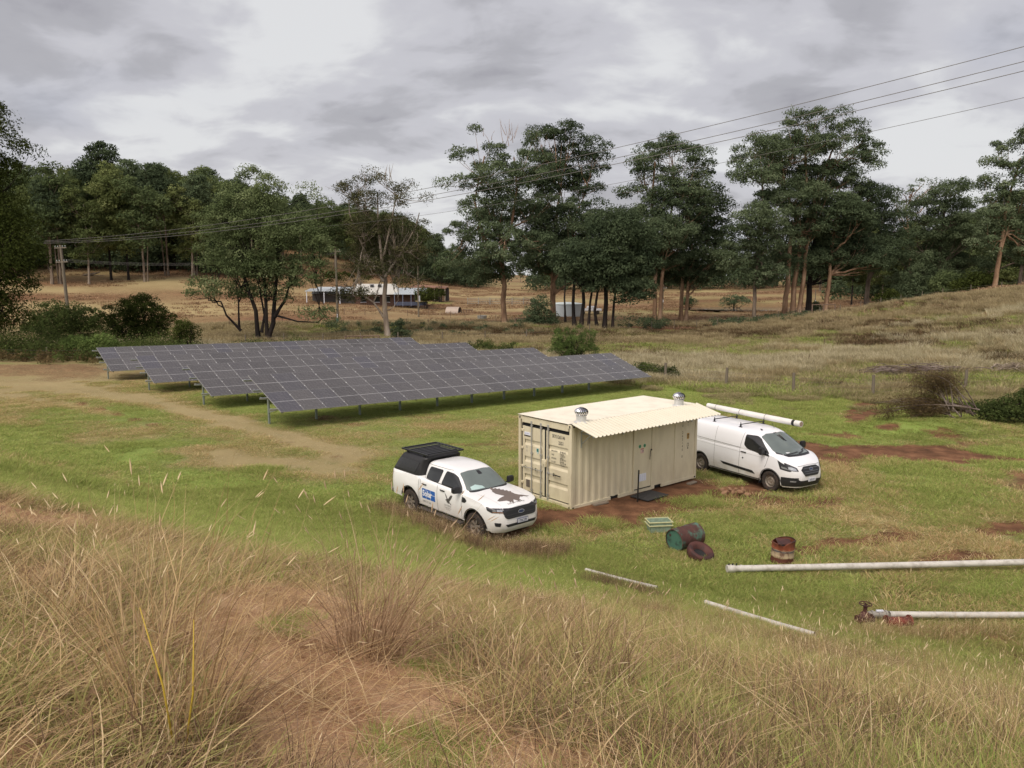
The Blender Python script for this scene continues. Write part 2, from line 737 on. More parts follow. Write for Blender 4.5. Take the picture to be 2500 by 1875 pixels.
# slope under the photographer
for a_ in ((130, 1270, 190, 34, .8), (70, 1400, 110, 28, .6), (600, 1440, 90, 26, .7), (570, 1490, 100, 50, .9), (620, 1600, 110, 80, 1.0), (730, 1720, 190, 100, 1.0), (1020, 1800, 170, 50, .85),
           (300, 1330, 110, 22, .5), (700, 1350, 90, 16, .4), (60, 1830, 120, 60, .7), (1330, 1840, 120, 30, .5)):
    blob('y', *a_)
for x_, y_, a_, b_, k_ in ((-.45, 2.6, .75, .5, 1.0), (.0, 2.6, .6, .3, .9), (-.75, 3.4, .75, .7, 1.0), (-1.15, 4.4, .8, .8, 1.0), (-1.6, 5.6, .6, .7, .9), (-2.1, 6.8, .6, .6, .8), (-.35, 3.4, .4, .4, .8),
                           (-7.8, 11.5, 2.6, 1.3, .85), (-5.6, 8.2, 1.2, .9, .8), (-4.3, 10.2, 1.2, .6, .6)):
    W('y', x_, y_, a_ * 1.15, b_ * 1.15, k_)



def bank_dry(x, y):
    """0 on the green flat and lower bank, 1 on the dry upper bank"""
    d = bank_d(x, y)
    thr = 8.4 - 7.8 * sst((x + 2.0) / 5.0) + 1.6 * (vnoise(x, y, 2.6, 91) - .5)
    return sst((d - thr) / 3.0)


def zones(x, y):
    x = np.asarray(x, float)
    y = np.asarray(y, float)
    n1 = vnoise(x, y, 6.0, 11)
    n2 = vnoise(x, y, 1.7, 12)
    n3 = vnoise(x, y, 0.55, 13)
    d = bank_d(x, y)
    g = 0.42 - .10 * sst((x - 7) / 8) * sst((32 - y) / 8) + 0.42 * (n1 - 0.5) + 0.42 * (n2 - 0.5)
    bank = bank_dry(x, y)
    g = g + 0.16 * sst((d + 1) / 3.0) * (1 - bank)
    g = g * (1 - 0.62 * bank) + bank * (.03 + .14 * sst((x - .3) / 2.5) + .30 * sst((vnoise(x, y, 1.5, 18) - .42) / .25) * sst((x + .3) / 2))
    far = sst((y - 98) / 20)
    g = g * (1 - 0.6 * far)
    mid_ = sst((y - 50) / 16) * (1 - far)
    g = g - .10 * mid_ + mid_ * .5 * (vnoise(x, y, 11.0, 17) - .5)
    s = np.zeros_like(x) + bank * (0.12 + (0.24 - .16 * sst((x - .5) / 2.5)) * sst((n1 * .6 + n2 * .4 - .46) / .25))
    s = np.maximum(s, .62 * sst((vnoise(x, y, 2.3, 14) - .70) / .12) * sst((x - 6) / 4) * (y < 36))
    h = np.zeros_like(x) + 0.14 * bank * n1 + .26 * mid_ * sst((vnoise(x, y, 9.0, 15) - .45) / .25) + far * (.16 + .34 * sst((vnoise(x, y, 22.0, 16) * .6 + n1 * .4 - .4) / .3))
    s = np.maximum(s, far * (.42 + .36 * (vnoise(x, y * 2.2, 19.0, 19) - .35)))
    s = s + .0 * x
    yb = np.zeros_like(x)
    jit = 1 + 0.7 * (n2 - 0.5) + 0.5 * (n3 - 0.5)
    for kind, c, a, v, k in PATCH:
        # local coordinates in the basis (a, v)
        det = a[0] * v[1] - a[1] * v[0]
        if abs(det) < 1e-6:
            continue
        dx, dy = x - c[0], y - c[1]
        u_ = (dx * v[1] - dy * v[0]) / det
        w_ = (-dx * a[1] + dy * a[0]) / det
        f = k * (1 - sst((np.sqrt(u_ * u_ + w_ * w_) * jit - 0.45) / 0.8))
        if kind == 'g':
            g = g + f * (1 - g) * 0.9
            h = h * (1 - 0.6 * f)
        elif kind == 's':
            s = np.maximum(s, f)
        elif kind == 'h':
            h = np.maximum(h, f)
        elif kind == 'd':
            g = g * (1 - f)
            h = h * (1 - 0.5 * f)
        elif kind == 'y':
            s = np.maximum(s, f)
            yb = np.maximum(yb, f)
    yb = np.maximum(yb, bank)
    return np.clip(g, 0, 1), np.clip(s, 0, 1), np.clip(h, 0, 1), np.clip(yb, 0, 1)


# ------------------------------------------------------------------ the ground sheet
def ground_mesh():
    rs = [0.0]
    r = 0.35
    while r < 6500:
        rs.append(r)
        r *= 1.017 if r < 260 else 1.08
    rs = np.array(rs[1:])
    front = np.radians(np.arange(-47, 47.01, 0.22))
    back = np.radians(np.arange(47 + 4.5, 360 - 47 - 4, 4.57))
    th = np.concatenate([front, back])
    nT, nR = len(th), len(rs)
    X = rs[:, None] * np.sin(th)[None, :]
    Y = rs[:, None] * np.cos(th)[None, :]
    Z = height(X, Y)
    V = np.stack([X.ravel(), Y.ravel(), Z.ravel()], 1)
    V = np.vstack([V, [[0, 0, gz(0, 0)]]])
    i = np.arange(nR - 1)[:, None] * nT
    j = np.arange(nT)[None, :]
    j2 = (j + 1) % nT
    F = np.stack([(i + j), (i + j2), (i + nT + j2), (i + nT + j)], -1).reshape(-1, 4)
    F = F[:, ::-1]
    # centre fan as degenerate-free quads
    c = len(V) - 1
    F2 = []
    for k in range(0, nT - 1, 2):
        F2.append((c, (k + 2) % nT, k + 1, k))
    V_ = V
    F = np.vstack([F, np.array(F2)])
    return V_, F


def ground_material():
    m = NT("ground")
    co = m.tc.outputs['Object']
    a = m.attr('zone').outputs['Color']
    sp = m.n('ShaderNodeSeparateColor')
    m.t.links.new(a, sp.inputs[0])
    g, s, h = sp.outputs[0], sp.outputs[1], sp.outputs[2]
    yb = m.attr('sandy').outputs['Fac']
    fine = m.noise(9.0, 6, 0.65, co)
    vfine = m.noise(42.0, 4, 0.7, co)
    med = m.noise(1.6, 5, 0.6, co)
    # grass colour
    gj = m.math('ADD', g, m.math('MULTIPLY_ADD', fine, 0.55, -0.275))
    gj = m.math('ADD', gj, m.math('MULTIPLY_ADD', vfine, 0.35, -0.175))
    gcol = m.ramp(gj, [(0.05, srgb(182, 164, 120, .82)), (0.25, srgb(164, 154, 104, .82)), (0.42, srgb(148, 148, 94, .84)),
                       (0.62, srgb(138, 154, 82, .84)), (0.85, srgb(148, 172, 84, .86))])
    hj = m.math('ADD', h, m.math('MULTIPLY_ADD', fine, 0.7, -0.35))
    gcol = m.mix(.12, gcol, srgb(140, 132, 104, .8))
    gcol = m.mix(m.ramp(hj, [(0.30, 0.0), (0.62, 0.9)]), gcol, srgb(96, 78, 58, .62))
    # soil colour
    red = m.ramp(m.math('ADD', med, m.math('MULTIPLY_ADD', vfine, 0.5, -0.25)),
                 [(0.3, srgb(100, 72, 52, .74)), (0.5, srgb(128, 92, 68, .76)), (0.72, srgb(160, 118, 88, .8))])
    sandy = m.ramp(m.math('ADD', med, m.math('MULTIPLY_ADD', vfine, 0.6, -0.3)),
                   [(0.25, srgb(150, 110, 78, .80)), (0.45, srgb(198, 156, 120, .88)), (0.75, srgb(222, 186, 148, .94))])
    soil = m.mix(yb, red, sandy)
    sj = m.math('ADD', s, m.math('MULTIPLY_ADD', fine, 0.8, -0.40))
    sj = m.math('ADD', sj, m.math('MULTIPLY_ADD', vfine, 0.4, -0.2))
    c = m.mix(m.ramp(sj, [(0.34, 0.0), (0.62, 1.0)]), gcol, soil)
    big = m.noise(.16, 4, .6, co)
    c = m.mix(m.ramp(big, [(.3, .34), (.7, 0.0)]), c, m.mix(1.0, c, srgb(168, 160, 140), 'MULTIPLY'))
    m.inp(Base_Color=c, Roughness=0.95)
    m.b.inputs['Specular IOR Level'].default_value = 0.15
    b = m.math('ADD', m.math('MULTIPLY', fine, 0.6), m.math('MULTIPLY', vfine, 0.4))
    m.bump(b, 0.8, 0.06)
    return m.m


GV, GF = ground_mesh()
ground = mesh_np("ground", GV, GF, ground_material(), smooth=True)
ground['kind'] = 'structure'
zg, zs_, zh, zy = zones(GV[:, 0], GV[:, 1])
ca = ground.data.color_attributes.new('zone', 'FLOAT_COLOR', 'POINT')
ca.data.foreach_set('color', np.stack([zg, zs_, zh, np.ones_like(zg)], 1).astype(np.float32).ravel())
sa = ground.data.attributes.new('sandy', 'FLOAT', 'POINT')
sa.data.foreach_set('value', zy.astype(np.float32))
# ------------------------------------------------------------------ grass
def blades(n, rad, h0, h1, w, lean, curl, seed, lay=0.0, heads=0.0, head_len=0.07, kink=0.0):
    """n bent blades growing from a disc; returns V, F, tone per vertex"""
    rg = np.random.default_rng(seed)
    a = rg.uniform(0, 2 * PI, n)
    r = rad * np.sqrt(rg.uniform(0, 1, n))
    x0, y0 = r * np.cos(a), r * np.sin(a)
    H = rg.uniform(h0, h1, n)
    out_ = a + rg.normal(0, 0.9, n)
    ln = np.abs(rg.normal(lean, lean * 0.6, n)) + lay
    cu = np.abs(rg.normal(curl, curl * 0.6, n))
    ww = w * rg.uniform(0.6, 1.3, n)
    fa = rg.uniform(0, PI, n)                      # facing of the flat side
    S = 4
    T = np.linspace(0, 1, S + 1)
    V = np.zeros((n, S + 1, 2, 3), np.float32)
    for k, t in enumerate(T):
        off = H * (ln * t + cu * t * t)
        zz_ = H * t * (1 - 0.35 * np.clip(ln + cu * t, 0, 1.6) * t)
        px = x0 + off * np.cos(out_) + kink * rg.normal(0, 1, n) * t * H
        py = y0 + off * np.sin(out_)
        hw = ww * 0.5 * (1 - 0.88 * t ** 1.6)
        V[:, k, 0] = np.stack([px - hw * np.cos(fa), py - hw * np.sin(fa), zz_], 1)
        V[:, k, 1] = np.stack([px + hw * np.cos(fa), py + hw * np.sin(fa), zz_], 1)
    b = (np.arange(n) * (S + 1) * 2)[:, None]
    k = np.arange(S)[None, :] * 2
    F = np.stack([b + k, b + k + 1, b + k + 3, b + k + 2], -1).reshape(-1, 4)
    tone = np.repeat(rg.uniform(0, 1, n), (S + 1) * 2)
    Vs, Fs, Ts = [V.reshape(-1, 3)], [F], [tone]
    if heads > 0:
        m = rg.uniform(0, 1, n) < heads
        tip = V[m][:, -1].mean(1)
        prev = V[m][:, -2].mean(1)
        d = tip - prev
        d /= np.linalg.norm(d, axis=1)[:, None] + 1e-6
        nh = len(tip)
        base = sum(len(v) for v in Vs)
        hv = np.zeros((nh, 4, 4, 3), np.float32)
        for q, (t, rr) in enumerate(((0, 0.3), (0.3, 1.0), (0.65, 0.85), (1.0, 0.12))):
            c = tip + d * (t * head_len)[..., None] if False else tip + d * (t * head_len)
            for e in range(4):
                an = e * PI / 2
                s_ = np.stack([np.full(nh, math.cos(an)), np.full(nh, math.sin(an)), np.zeros(nh)], 1)
                hv[:, q, e] = c + s_ * rr * head_len * 0.065
        b = base + (np.arange(nh) * 16)[:, None, None]
        q = np.arange(3)[None, :, None] * 4
        e = np.arange(4)[None, None, :]
        e2 = (e + 1) % 4
        Fh = np.stack([b + q + e, b + q + e2, b + q + 4 + e2, b + q + 4 + e], -1).reshape(-1, 4)
        Vs.append(hv.reshape(-1, 3))
        Fs.append(Fh)
        Ts.append(np.repeat(rg.uniform(1.2, 1.6, nh), 16))
    return np.vstack(Vs), np.vstack(Fs), np.concatenate(Ts)


def blade_mat(name, stops, trans=0.35, rough=0.6):
    m = NT(name)
    t = m.attr('tone').outputs['Fac']
    oi = m.n('ShaderNodeObjectInfo')
    f = m.math('ADD', m.math('MULTIPLY', t, 0.62), m.math('MULTIPLY', oi.outputs['Random'], 0.36))
    c = m.ramp(f, stops)
    m.t.nodes.remove(m.b)
    out_ = m.t.nodes['Material Output']
    df = m.n('ShaderNodeBsdfDiffuse')
    tr = m.n('ShaderNodeBsdfTranslucent')
    mx = m.n('ShaderNodeMixShader')
    mx.inputs[0].default_value = trans
    m.t.links.new(c, df.inputs[0])
    m.t.links.new(c, tr.inputs[0])
    m.t.links.new(df.outputs[0], mx.inputs[1])
    m.t.links.new(tr.outputs[0], mx.inputs[2])
    m.t.links.new(mx.outputs[0], out_.inputs[0])
    return m.m


M_LUSH = blade_mat('lush_grass', [(0.0, srgb(104, 116, 62, 1)), (0.35, srgb(140, 154, 82, 1)), (0.7, srgb(168, 180, 100, 1)), (1.0, srgb(200, 204, 136, 1))])
M_OLIVE = blade_mat('olive_grass', [(0.0, srgb(116, 118, 68, 1)), (0.35, srgb(150, 148, 92, 1)), (0.7, srgb(180, 170, 112, 1)), (1.0, srgb(210, 194, 144, 1))])
M_STRAW = blade_mat('straw', [(0.0, srgb(138, 112, 78, 1)), (0.3, srgb(180, 152, 110, 1)), (0.65, srgb(210, 184, 140, 1)), (1.0, srgb(234, 216, 178, 1))])
M_BROWN = blade_mat('dead_grass', [(0.0, srgb(104, 84, 68, .95)), (0.35, srgb(144, 118, 92, .95)), (0.7, srgb(176, 148, 118, 1)), (1.0, srgb(204, 180, 148, 1))])
M_PALEST = blade_mat('pale_grass', [(0.0, srgb(136, 126, 98, .95)), (0.3, srgb(170, 160, 126, .98)), (0.65, srgb(196, 186, 154, 1)), (1.0, srgb(220, 210, 182, 1))])
M_UMBER = blade_mat('umber_grass', [(0.0, srgb(78, 62, 52, .95)), (0.35, srgb(112, 90, 74, .95)), (0.7, srgb(142, 118, 96, 1)), (1.0, srgb(176, 152, 126, 1))])
M_STRAWF = blade_mat('far_straw', [(0.0, srgb(126, 114, 88, .95)), (0.3, srgb(160, 146, 112, .95)), (0.65, srgb(180, 164, 126, .95)), (1.0, srgb(208, 194, 158, .98))])
M_OLIVEF = blade_mat('far_olive', [(0.0, srgb(102, 106, 66, .95)), (0.35, srgb(132, 136, 84, .98)), (0.7, srgb(158, 156, 104, 1)), (1.0, srgb(174, 164, 118, .98))])
M_HEATH = blade_mat('heath', [(0.0, srgb(66, 56, 44, .75)), (0.4, srgb(98, 82, 62, .8)), (0.7, srgb(120, 106, 74, .8)), (1.0, srgb(150, 130, 96, .85))])
M_DARKG = blade_mat('dark_leaf', [(0.0, srgb(52, 60, 38, .85)), (0.4, srgb(78, 90, 52, .85)), (0.75, srgb(104, 116, 66, .9)), (1.0, srgb(140, 146, 92, .95))])


M_PEBBLE = mat('pebble', srgb(150, 108, 80, .75), .9, 0, .35, 30)


def proto(name, parts, mats):
    """parts: list of (V,F,T,material index) merged in one mesh datablock, not linked to the scene"""
    V, F, T, MI = [], [], [], []
    o = 0
    for v, f, t, mi in parts:
        V.append(v)
        F.append(f + o)
        T.append(t)
        MI.append(np.full(len(f), mi))
        o += len(v)
    me = bpy.data.meshes.new(name)
    V, F, T, MI = np.vstack(V), np.vstack(F), np.concatenate(T), np.concatenate(MI)
    me.vertices.add(len(V))
    me.vertices.foreach_set('co', V.astype(np.float32).ravel())
    me.loops.add(F.size)
    me.loops.foreach_set('vertex_index', F.astype(np.int32).ravel())
    me.polygons.add(len(F))
    me.polygons.foreach_set('loop_start', np.arange(0, F.size, 4, dtype=np.int32))
    me.polygons.foreach_set('material_index', MI.astype(np.int32))
    at_ = me.attributes.new('tone', 'FLOAT', 'POINT')
    at_.data.foreach_set('value', T.astype(np.float32))
    me.update()
    for m in mats:
        me.materials.append(m)
    return me


def proto_coll(name, meshes):
    c = bpy.data.collections.new(name)
    for me in meshes:
        c.objects.link(bpy.data.objects.new(me.name, me))
    return c


def scatter(name, coll, P, rot, scl, kind='stuff', tilt=None):
    """one object: instances of the collection's members on the points"""
    me = bpy.data.meshes.new(name)
    n = len(P)
    me.vertices.add(n)
    me.vertices.foreach_set('co', np.asarray(P, np.float32).ravel())
    a = me.attributes.new('rot', 'FLOAT_VECTOR', 'POINT')
    rv = np.zeros((n, 3), np.float32)
    rv[:, 2] = rot
    if tilt is not None:
        rv[:, 0] = tilt[:, 0]
        rv[:, 1] = tilt[:, 1]
    a.data.foreach_set('vector', rv.ravel())
    a = me.attributes.new('scl', 'FLOAT_VECTOR', 'POINT')
    s = np.asarray(scl, np.float32)
    if s.ndim == 1:
        s = np.stack([s, s, s], 1)
    a.data.foreach_set('vector', s.ravel())
    a = me.attributes.new('idx', 'INT', 'POINT')
    a.data.foreach_set('value', np.random.default_rng(n).integers(0, len(coll.objects), n).astype(np.int32))
    me.update()
    o = bpy.data.objects.new(name, me)
    COL.objects.link(o)
    g = bpy.data.node_groups.new(name, 'GeometryNodeTree')
    g.interface.new_socket('Geometry', in_out='INPUT', socket_type='NodeSocketGeometry')
    g.interface.new_socket('Geometry', in_out='OUTPUT', socket_type='NodeSocketGeometry')
    gi, go = g.nodes.new('NodeGroupInput'), g.nodes.new('NodeGroupOutput')
    ip = g.nodes.new('GeometryNodeInstanceOnPoints')
    ci = g.nodes.new('GeometryNodeCollectionInfo')
    ci.inputs['Collection'].default_value = coll
    ci.inputs['Separate Children'].default_value = True
    ci.inputs['Reset Children'].default_value = True
    ip.inputs['Pick Instance'].default_value = True

    def na(nm, t):
        x = g.nodes.new('GeometryNodeInputNamedAttribute')
        x.data_type = t
        x.inputs['Name'].default_value = nm
        return next(s for s in x.outputs if s.enabled and s.name == 'Attribute')
    g.links.new(gi.outputs[0], ip.inputs['Points'])
    g.links.new(ci.outputs[0], ip.inputs['Instance'])
    g.links.new(na('idx', 'INT'), ip.inputs['Instance Index'])
    e2r = g.nodes.new('FunctionNodeEulerToRotation')
    g.links.new(na('rot', 'FLOAT_VECTOR'), e2r.inputs[0])
    g.links.new(e2r.outputs[0], ip.inputs['Rotation'])
    g.links.new(na('scl', 'FLOAT_VECTOR'), ip.inputs['Scale'])
    g.links.new(ip.outputs[0], go.inputs[0])
    md = o.modifiers.new('scatter', 'NODES')
    md.node_group = g
    o['kind'] = kind
    return o


def sector(n, r0, r1, rg, pw=1.0, half=44.0):
    """random points in the wedge in front of the camera, denser near by when pw > 1"""
    t = rg.uniform(0, 1, n)
    r = np.sqrt(r0 ** 2 + (r1 ** 2 - r0 ** 2) * t ** pw)
    th = np.radians(rg.uniform(-half, half, n))
    return r * np.sin(th), r * np.cos(th)


# things the grass must not grow through: (x, y, half length, half width, yaw)
KEEP_OUT = [(CX + math.cos(CYAW) * 3.03 - math.sin(CYAW) * 1.22, CY + math.sin(CYAW) * 3.03 + math.cos(CYAW) * 1.22, 3.15, 1.32, CYAW)]
KEEP_THIN = []


def allowed(x, y):
    ok = np.ones(len(x), bool)
    for cx, cy, a, b, w in KEEP_OUT:
        dx, dy = x - cx, y - cy
        u = dx * math.cos(w) + dy * math.sin(w)
        v = -dx * math.sin(w) + dy * math.cos(w)
        ok &= ~((np.abs(u) < a) & (np.abs(v) < b))
    return ok


def place(name, coll, x, y, keep, s0, s1, rg, squash=None):
    m = keep & allowed(x, y)
    x, y = x[m], y[m]
    s = rg.uniform(s0, s1, len(x))
    if squash is not None:
        s = np.stack([s, s, s * squash[m]], 1)
    P = np.stack([x, y, height(x, y) - 0.01], 1)
    return scatter(name, coll, P, rg.uniform(0, 2 * PI, len(x)), s)


def grow_grass():
    rg = np.random.default_rng(4)
    B = blades
    lush = proto_coll('lush', [proto('lush_tuft', [(*B(50, .16, .05, .13, .006, .45, .6, i), 0), (*B(8, .16, .07, .16, .005, .4, .5, i + 50), 1)], [M_LUSH, M_OLIVE]) for i in range(4)])
    olive = proto_coll('olive', [proto('olive_tuft', [(*B(30, .16, .05, .15, .005, .5, .7, i + 9), 0), (*B(20, .16, .05, .17, .0045, .5, .6, i + 60), 1)], [M_OLIVE, M_OLIVE]) for i in range(4)])
    straw = proto_coll('straws', [proto('straw_tuft', [(*B(9, .13, .16, .42, .0032, .16, .26, i + 19, heads=.5, head_len=.028, kink=.03), 0), (*B(16, .13, .05, .20, .0045, .6, .8, i + 70), 1)], [M_STRAW, M_BROWN]) for i in range(5)])
    stalk = proto_coll('stalks', [proto('brown_stalks', [(*B(20, .14, .14, .40, .0032, .12, .12, i + 319, heads=.3, head_len=.02, kink=.04), 0), (*B(12, .13, .05, .20, .0045, .6, .8, i + 370), 1)], [M_UMBER, M_BROWN]) for i in range(5)])
    stem = proto_coll('stems', [proto('straw_stem', [(*B(3, .10, .35, .70, .0035, .14, .26, i + 119, heads=.9, head_len=.042, kink=.03), 0)], [M_STRAW]) for i in range(6)])
    brown = proto_coll('browns', [proto('dead_tuft', [(*B(40, .15, .04, .15, .005, .7, .9, i + 29, kink=.1), 0), (*B(14, .15, .05, .18, .005, .6, .7, i + 80), 1)], [M_BROWN, M_STRAW]) for i in range(5)])
    umber = proto_coll('umbers', [proto('umber_tuft', [(*B(38, .16, .04, .17, .005, .7, .9, i + 429, kink=.12), 0), (*B(12, .15, .05, .2, .005, .6, .7, i + 480), 1)], [M_UMBER, M_BROWN]) for i in range(4)])
    litter = proto_coll('litters', [proto('litter', [(*B(26, .18, .08, .22, .0045, 1.1, .5, i + 39, lay=.9, kink=.15), 0), (*B(14, .18, .06, .18, .005, 1.0, .5, i + 90, lay=.8), 1)], [M_STRAW, M_BROWN]) for i in range(4)])
    # --- foreground bank
    x, y = sector(62000, 1.9, 26, rg, 1.3)
    g, s, h, yb = zones(x, y)
    d = bank_d(x, y)
    onb = d > -1.5
    bd = bank_dry(x, y)
    n = len(x)
    U = lambda: rg.uniform(0, 1, n)
    r1 = U()
    r2 = U()
    near = np.hypot(x, y)
    thin = np.clip(.45 + near / 14.0, 0, 1)
    cover = (r1 > s * 1.25) & (U() < thin)
    green = r2 < np.clip((g - 0.22 - .02 * bd) * 2.2, 0.02, 1)
    clump = sst((vnoise(x, y, 1.1, 31) - 0.46) / 0.22)
    right = sst((x + 1.0) / 3.5)
    place('green_grass', lush, x, y, onb & cover & green, .7, 1.35, rg)
    place('green_brown_grass', olive, x, y, onb & cover & ~green & (U() < (.75 - .40 * bd)), .7, 1.4, rg)
    place('dead_grass', brown, x, y, onb & cover & ~green & (U() < (.40 - .20 * right) * bd * (.25 + .75 * clump)), .6, 1.3, rg)
    place('straw_litter', litter, x, y, onb & (r1 > s * .95) & (U() < (.20 - .10 * right) * bd), .6, 1.2, rg)
    place('dry_grass', straw, x, y, onb & cover & (U() < bd * (.05 + .11 * right) * (.15 + clump)), .5, 1.05, rg)
    place('green_undergrass', olive, x, y, onb & cover & (U() < bd * (.10 + .45 * right) * (1 - .4 * clump)), .8, 1.5, rg)
    place('bank_green_tufts', lush, x, y, onb & cover & (U() < bd * .60 * sst((vnoise(x, y, .9, 33) - .42) / .25) * (.10 + .90 * right)), .7, 1.5, rg)
    place('umber_thatch', umber, x, y, onb & cover & (U() < bd * (.20 - .10 * right) * (.15 + clump)), .7, 1.3, rg)
    place('brown_stalks', stalk, x, y, onb & cover & (U() < bd * (.06 + .20 * right) * (.1 + clump)), .5, 1.15, rg)
    place('seed_stems', stem, x, y, onb & (near > 3.2) & (U() < bd * (.014 + .07 * right) * (.3 + clump)) & (r1 > s * .9), .5, 1.15, rg)
    place('lower_bank_stems', stem, x, y, onb & (d < 8) & (U() < .012 * (1 - bd)), .45, .9, rg)
    place('soil_litter', litter, x, y, (s > .45) & (bd > .3) & (U() < .10), .35, .9, rg)
    place('soil_dead_tufts', brown, x, y, (s > .45) & (bd > .3) & (U() < .05), .4, .9, rg)
    # pebbles and clods
    def pebble(i):
        rr = np.random.default_rng(i)
        bm = bmesh.new()
        bmesh.ops.create_icosphere(bm, subdivisions=1, radius=.012)
        me = bpy.data.meshes.new('pebble')
        for v in bm.verts:
            v.co = Vector((v.co.x * 1.3, v.co.y, v.co.z * .7)) * rr.uniform(.7, 1.3)
        bm.to_mesh(me)
        bm.free()
        me.materials.append(M_PEBBLE)
        return me
    xs, ys = sector(9000, 1.8, 11, rg, 1.2)
    sz_ = zones(xs, ys)[1]
    place('pebbles', proto_coll('pebble_set', [pebble(i) for i in range(4)]), xs, ys, (bank_dry(xs, ys) > .4) & (rg.uniform(0, 1, 9000) < .25 + sz_), .2, 1.3, rg)
    # sprigs of green on the bare soil
    place('green_sprigs', lush, x, y, (s > .5) & (vnoise(x, y, 0.5, 41) > .80) & (d > 5), .3, .6, rg)
    # --- flat ground out to the fence
    lushf = proto_coll('lush_far', [proto('turf', [(*B(90, .42, .04, .13, .014, .5, .6, i + 150), 0), (*B(24, .42, .05, .14, .012, .5, .6, i + 160), 1)], [M_LUSH, M_OLIVE]) for i in range(4)])
    olivef = proto_coll('olive_far', [proto('dry_turf', [(*B(60, .42, .04, .15, .014, .6, .6, i + 170), 0), (*B(60, .42, .05, .16, .012, .6, .6, i + 180), 1)], [M_OLIVE, M_STRAW]) for i in range(4)])
    strawf = proto_coll('straw_far', [proto('straw_turf', [(*B(70, .42, .03, .10, .012, .8, .6, i + 190, lay=.3), 2), (*B(20, .42, .04, .12, .012, .6, .6, i + 195), 1)], [M_STRAW, M_OLIVE, M_PALEST]) for i in range(4)])
    x, y = sector(36000, 14, 62, rg, 1.0)
    g, s, h, yb = zones(x, y)
    d = bank_d(x, y)
    r1 = rg.uniform(0, 1, len(x))
    r2 = rg.uniform(0, 1, len(x))
    mown = (x < 3 + (y - 30) * .5)
    hgt = np.where(mown, .55, 1.0) * (0.7 + 0.8 * vnoise(x, y, 2.5, 51))
    ok = ((d < 0) | ((np.hypot(x, y) > 24) & (bank_dry(x, y) < .5))) & (r1 > s * 1.2 + .02)
    isg = r2 < np.clip((g - .25) * 2.6, 0, 1)
    place('turf', lushf, x, y, ok & isg, .8, 1.3, rg, squash=hgt)
    place('straw_turf', strawf, x, y, ok & ~isg & (g < .17) & (r1 > .62), .7, 1.1, rg, squash=hgt * .7)
    place('dry_turf', olivef, x, y, ok & ~isg & (g >= .17) & (r1 > .3), .8, 1.3, rg, squash=hgt)
    # longer clumps around the junk and by the vehicles
    x, y = sector(10800, 13, 30, rg, 1.0)
    g, s, h, yb = zones(x, y)
    d = bank_d(x, y)
    m = (d < 0.5) & (x > -1) & (rg.uniform(0, 1, len(x)) > s * 1.4) & (vnoise(x, y, 1.2, 61) > .52)
    place('long_grass', lush, x, y, m & (rg.uniform(0, 1, len(x)) < g * 1.6), .8, 1.5, rg)
    place('long_dry_grass', olive, x, y, m & (rg.uniform(0, 1, len(x)) > g), .8, 1.5, rg)
    # rank mounds of darker grass on the lower bank and in the field
    for cx_, cy_, sp, n_, k in ((150, 1175, 1.1, 150, 1), (95, 1128, .6, 60, 1), (300, 1090, .6, 60, 0), (640, 1150, .5, 60, 0), (930, 1240, .6, 60, 0), (1340, 1300, .3, 40, 0), (1710, 1228, .45, 60, 0), (1480, 1280, .3, 40, 0), (1950, 1440, 1.0, 120, 0), (2440, 1440, .8, 90, 0), (1880, 1290, .7, 60, 0)):
        c_ = hit(cx_, cy_)
        place('grass_mound', lush, c_.x + rg.normal(0, sp, n_), c_.y + rg.normal(0, sp * .8, n_), np.ones(n_, bool), 1.0 + .4 * k, 2.0 + .6 * k, rg)
    # tufts leaning over the pipes and the junk
    for k, (ax_, ay_, bx_, by_, n_, sp) in enumerate(((1722, 1500, 1988, 1585, 130, .20), (1430, 1415, 1604, 1462, 110, .16), (2060, 1545, 2500, 1545, 260, .20), (1600, 1345, 1760, 1385, 110, .3), (1790, 1418, 2500, 1412, 110, .15))):
        A_, B_ = hit(ax_, ay_), hit(bx_, by_)
        t = rg.uniform(0, 1, n_)
        place('pipe_side_grass', (straw, stalk, straw, olive, olive)[k], A_.x + (B_.x - A_.x) * t + rg.normal(0, sp, n_), A_.y + (B_.y - A_.y) * t + rg.normal(0, sp, n_), np.ones(n_, bool), .6, 1.2, rg)
    # tall dry rim in front of the ute
    def rim(n, sp):
        t = rg.uniform(0, 1, n)
        x = np.where(t < .7, -3.9 + 3.75 * t / .7, -.15 + 1.5 * (t - .7) / .3) + rg.normal(0, sp, n) - .10
        y = np.where(t < .7, 22.75 - 4.0 * t / .7, 18.75 - .10 * (t - .7) / .3) + rg.normal(0, sp, n) - .12
        return x, y
    x, y = rim(420, .28)
    place('dry_rim_grass', straw, x, y, np.ones(420, bool), .8, 1.35, rg)
    x, y = rim(420, .22)
    place('stalky_rim_grass', stalk, x, y, np.ones(420, bool), .8, 1.35, rg)
    x, y = rim(260, .3)
    place('dark_rim_grass', brown, x, y, np.ones(260, bool), .7, 1.2, rg)
    # --- rough pasture beyond the fence, and the slope at the right
    tallf = proto_coll('tall_far', [proto('tall_dry', [(*B(150, .75, .35, .85, .035, .22, .3, i + 210), 0), (*B(60, .75, .2, .5, .03, .4, .4, i + 220), 1)], [M_STRAWF, M_OLIVEF]) for i in range(4)])
    greenf = proto_coll('green_far', [proto('tall_green', [(*B(170, .8, .15, .45, .035, .4, .5, i + 230), 0), (*B(20, .75, .3, .6, .03, .3, .3, i + 240), 1)], [M_LUSH, M_STRAWF]) for i in range(4)])
    heathf = proto_coll('heath_far', [proto('heather', [(*B(150, .8, .25, .65, .035, .5, .5, i + 250, kink=.1), 0), (*B(40, .8, .2, .6, .03, .3, .3, i + 260), 1)], [M_HEATH, M_BROWN]) for i in range(4)])
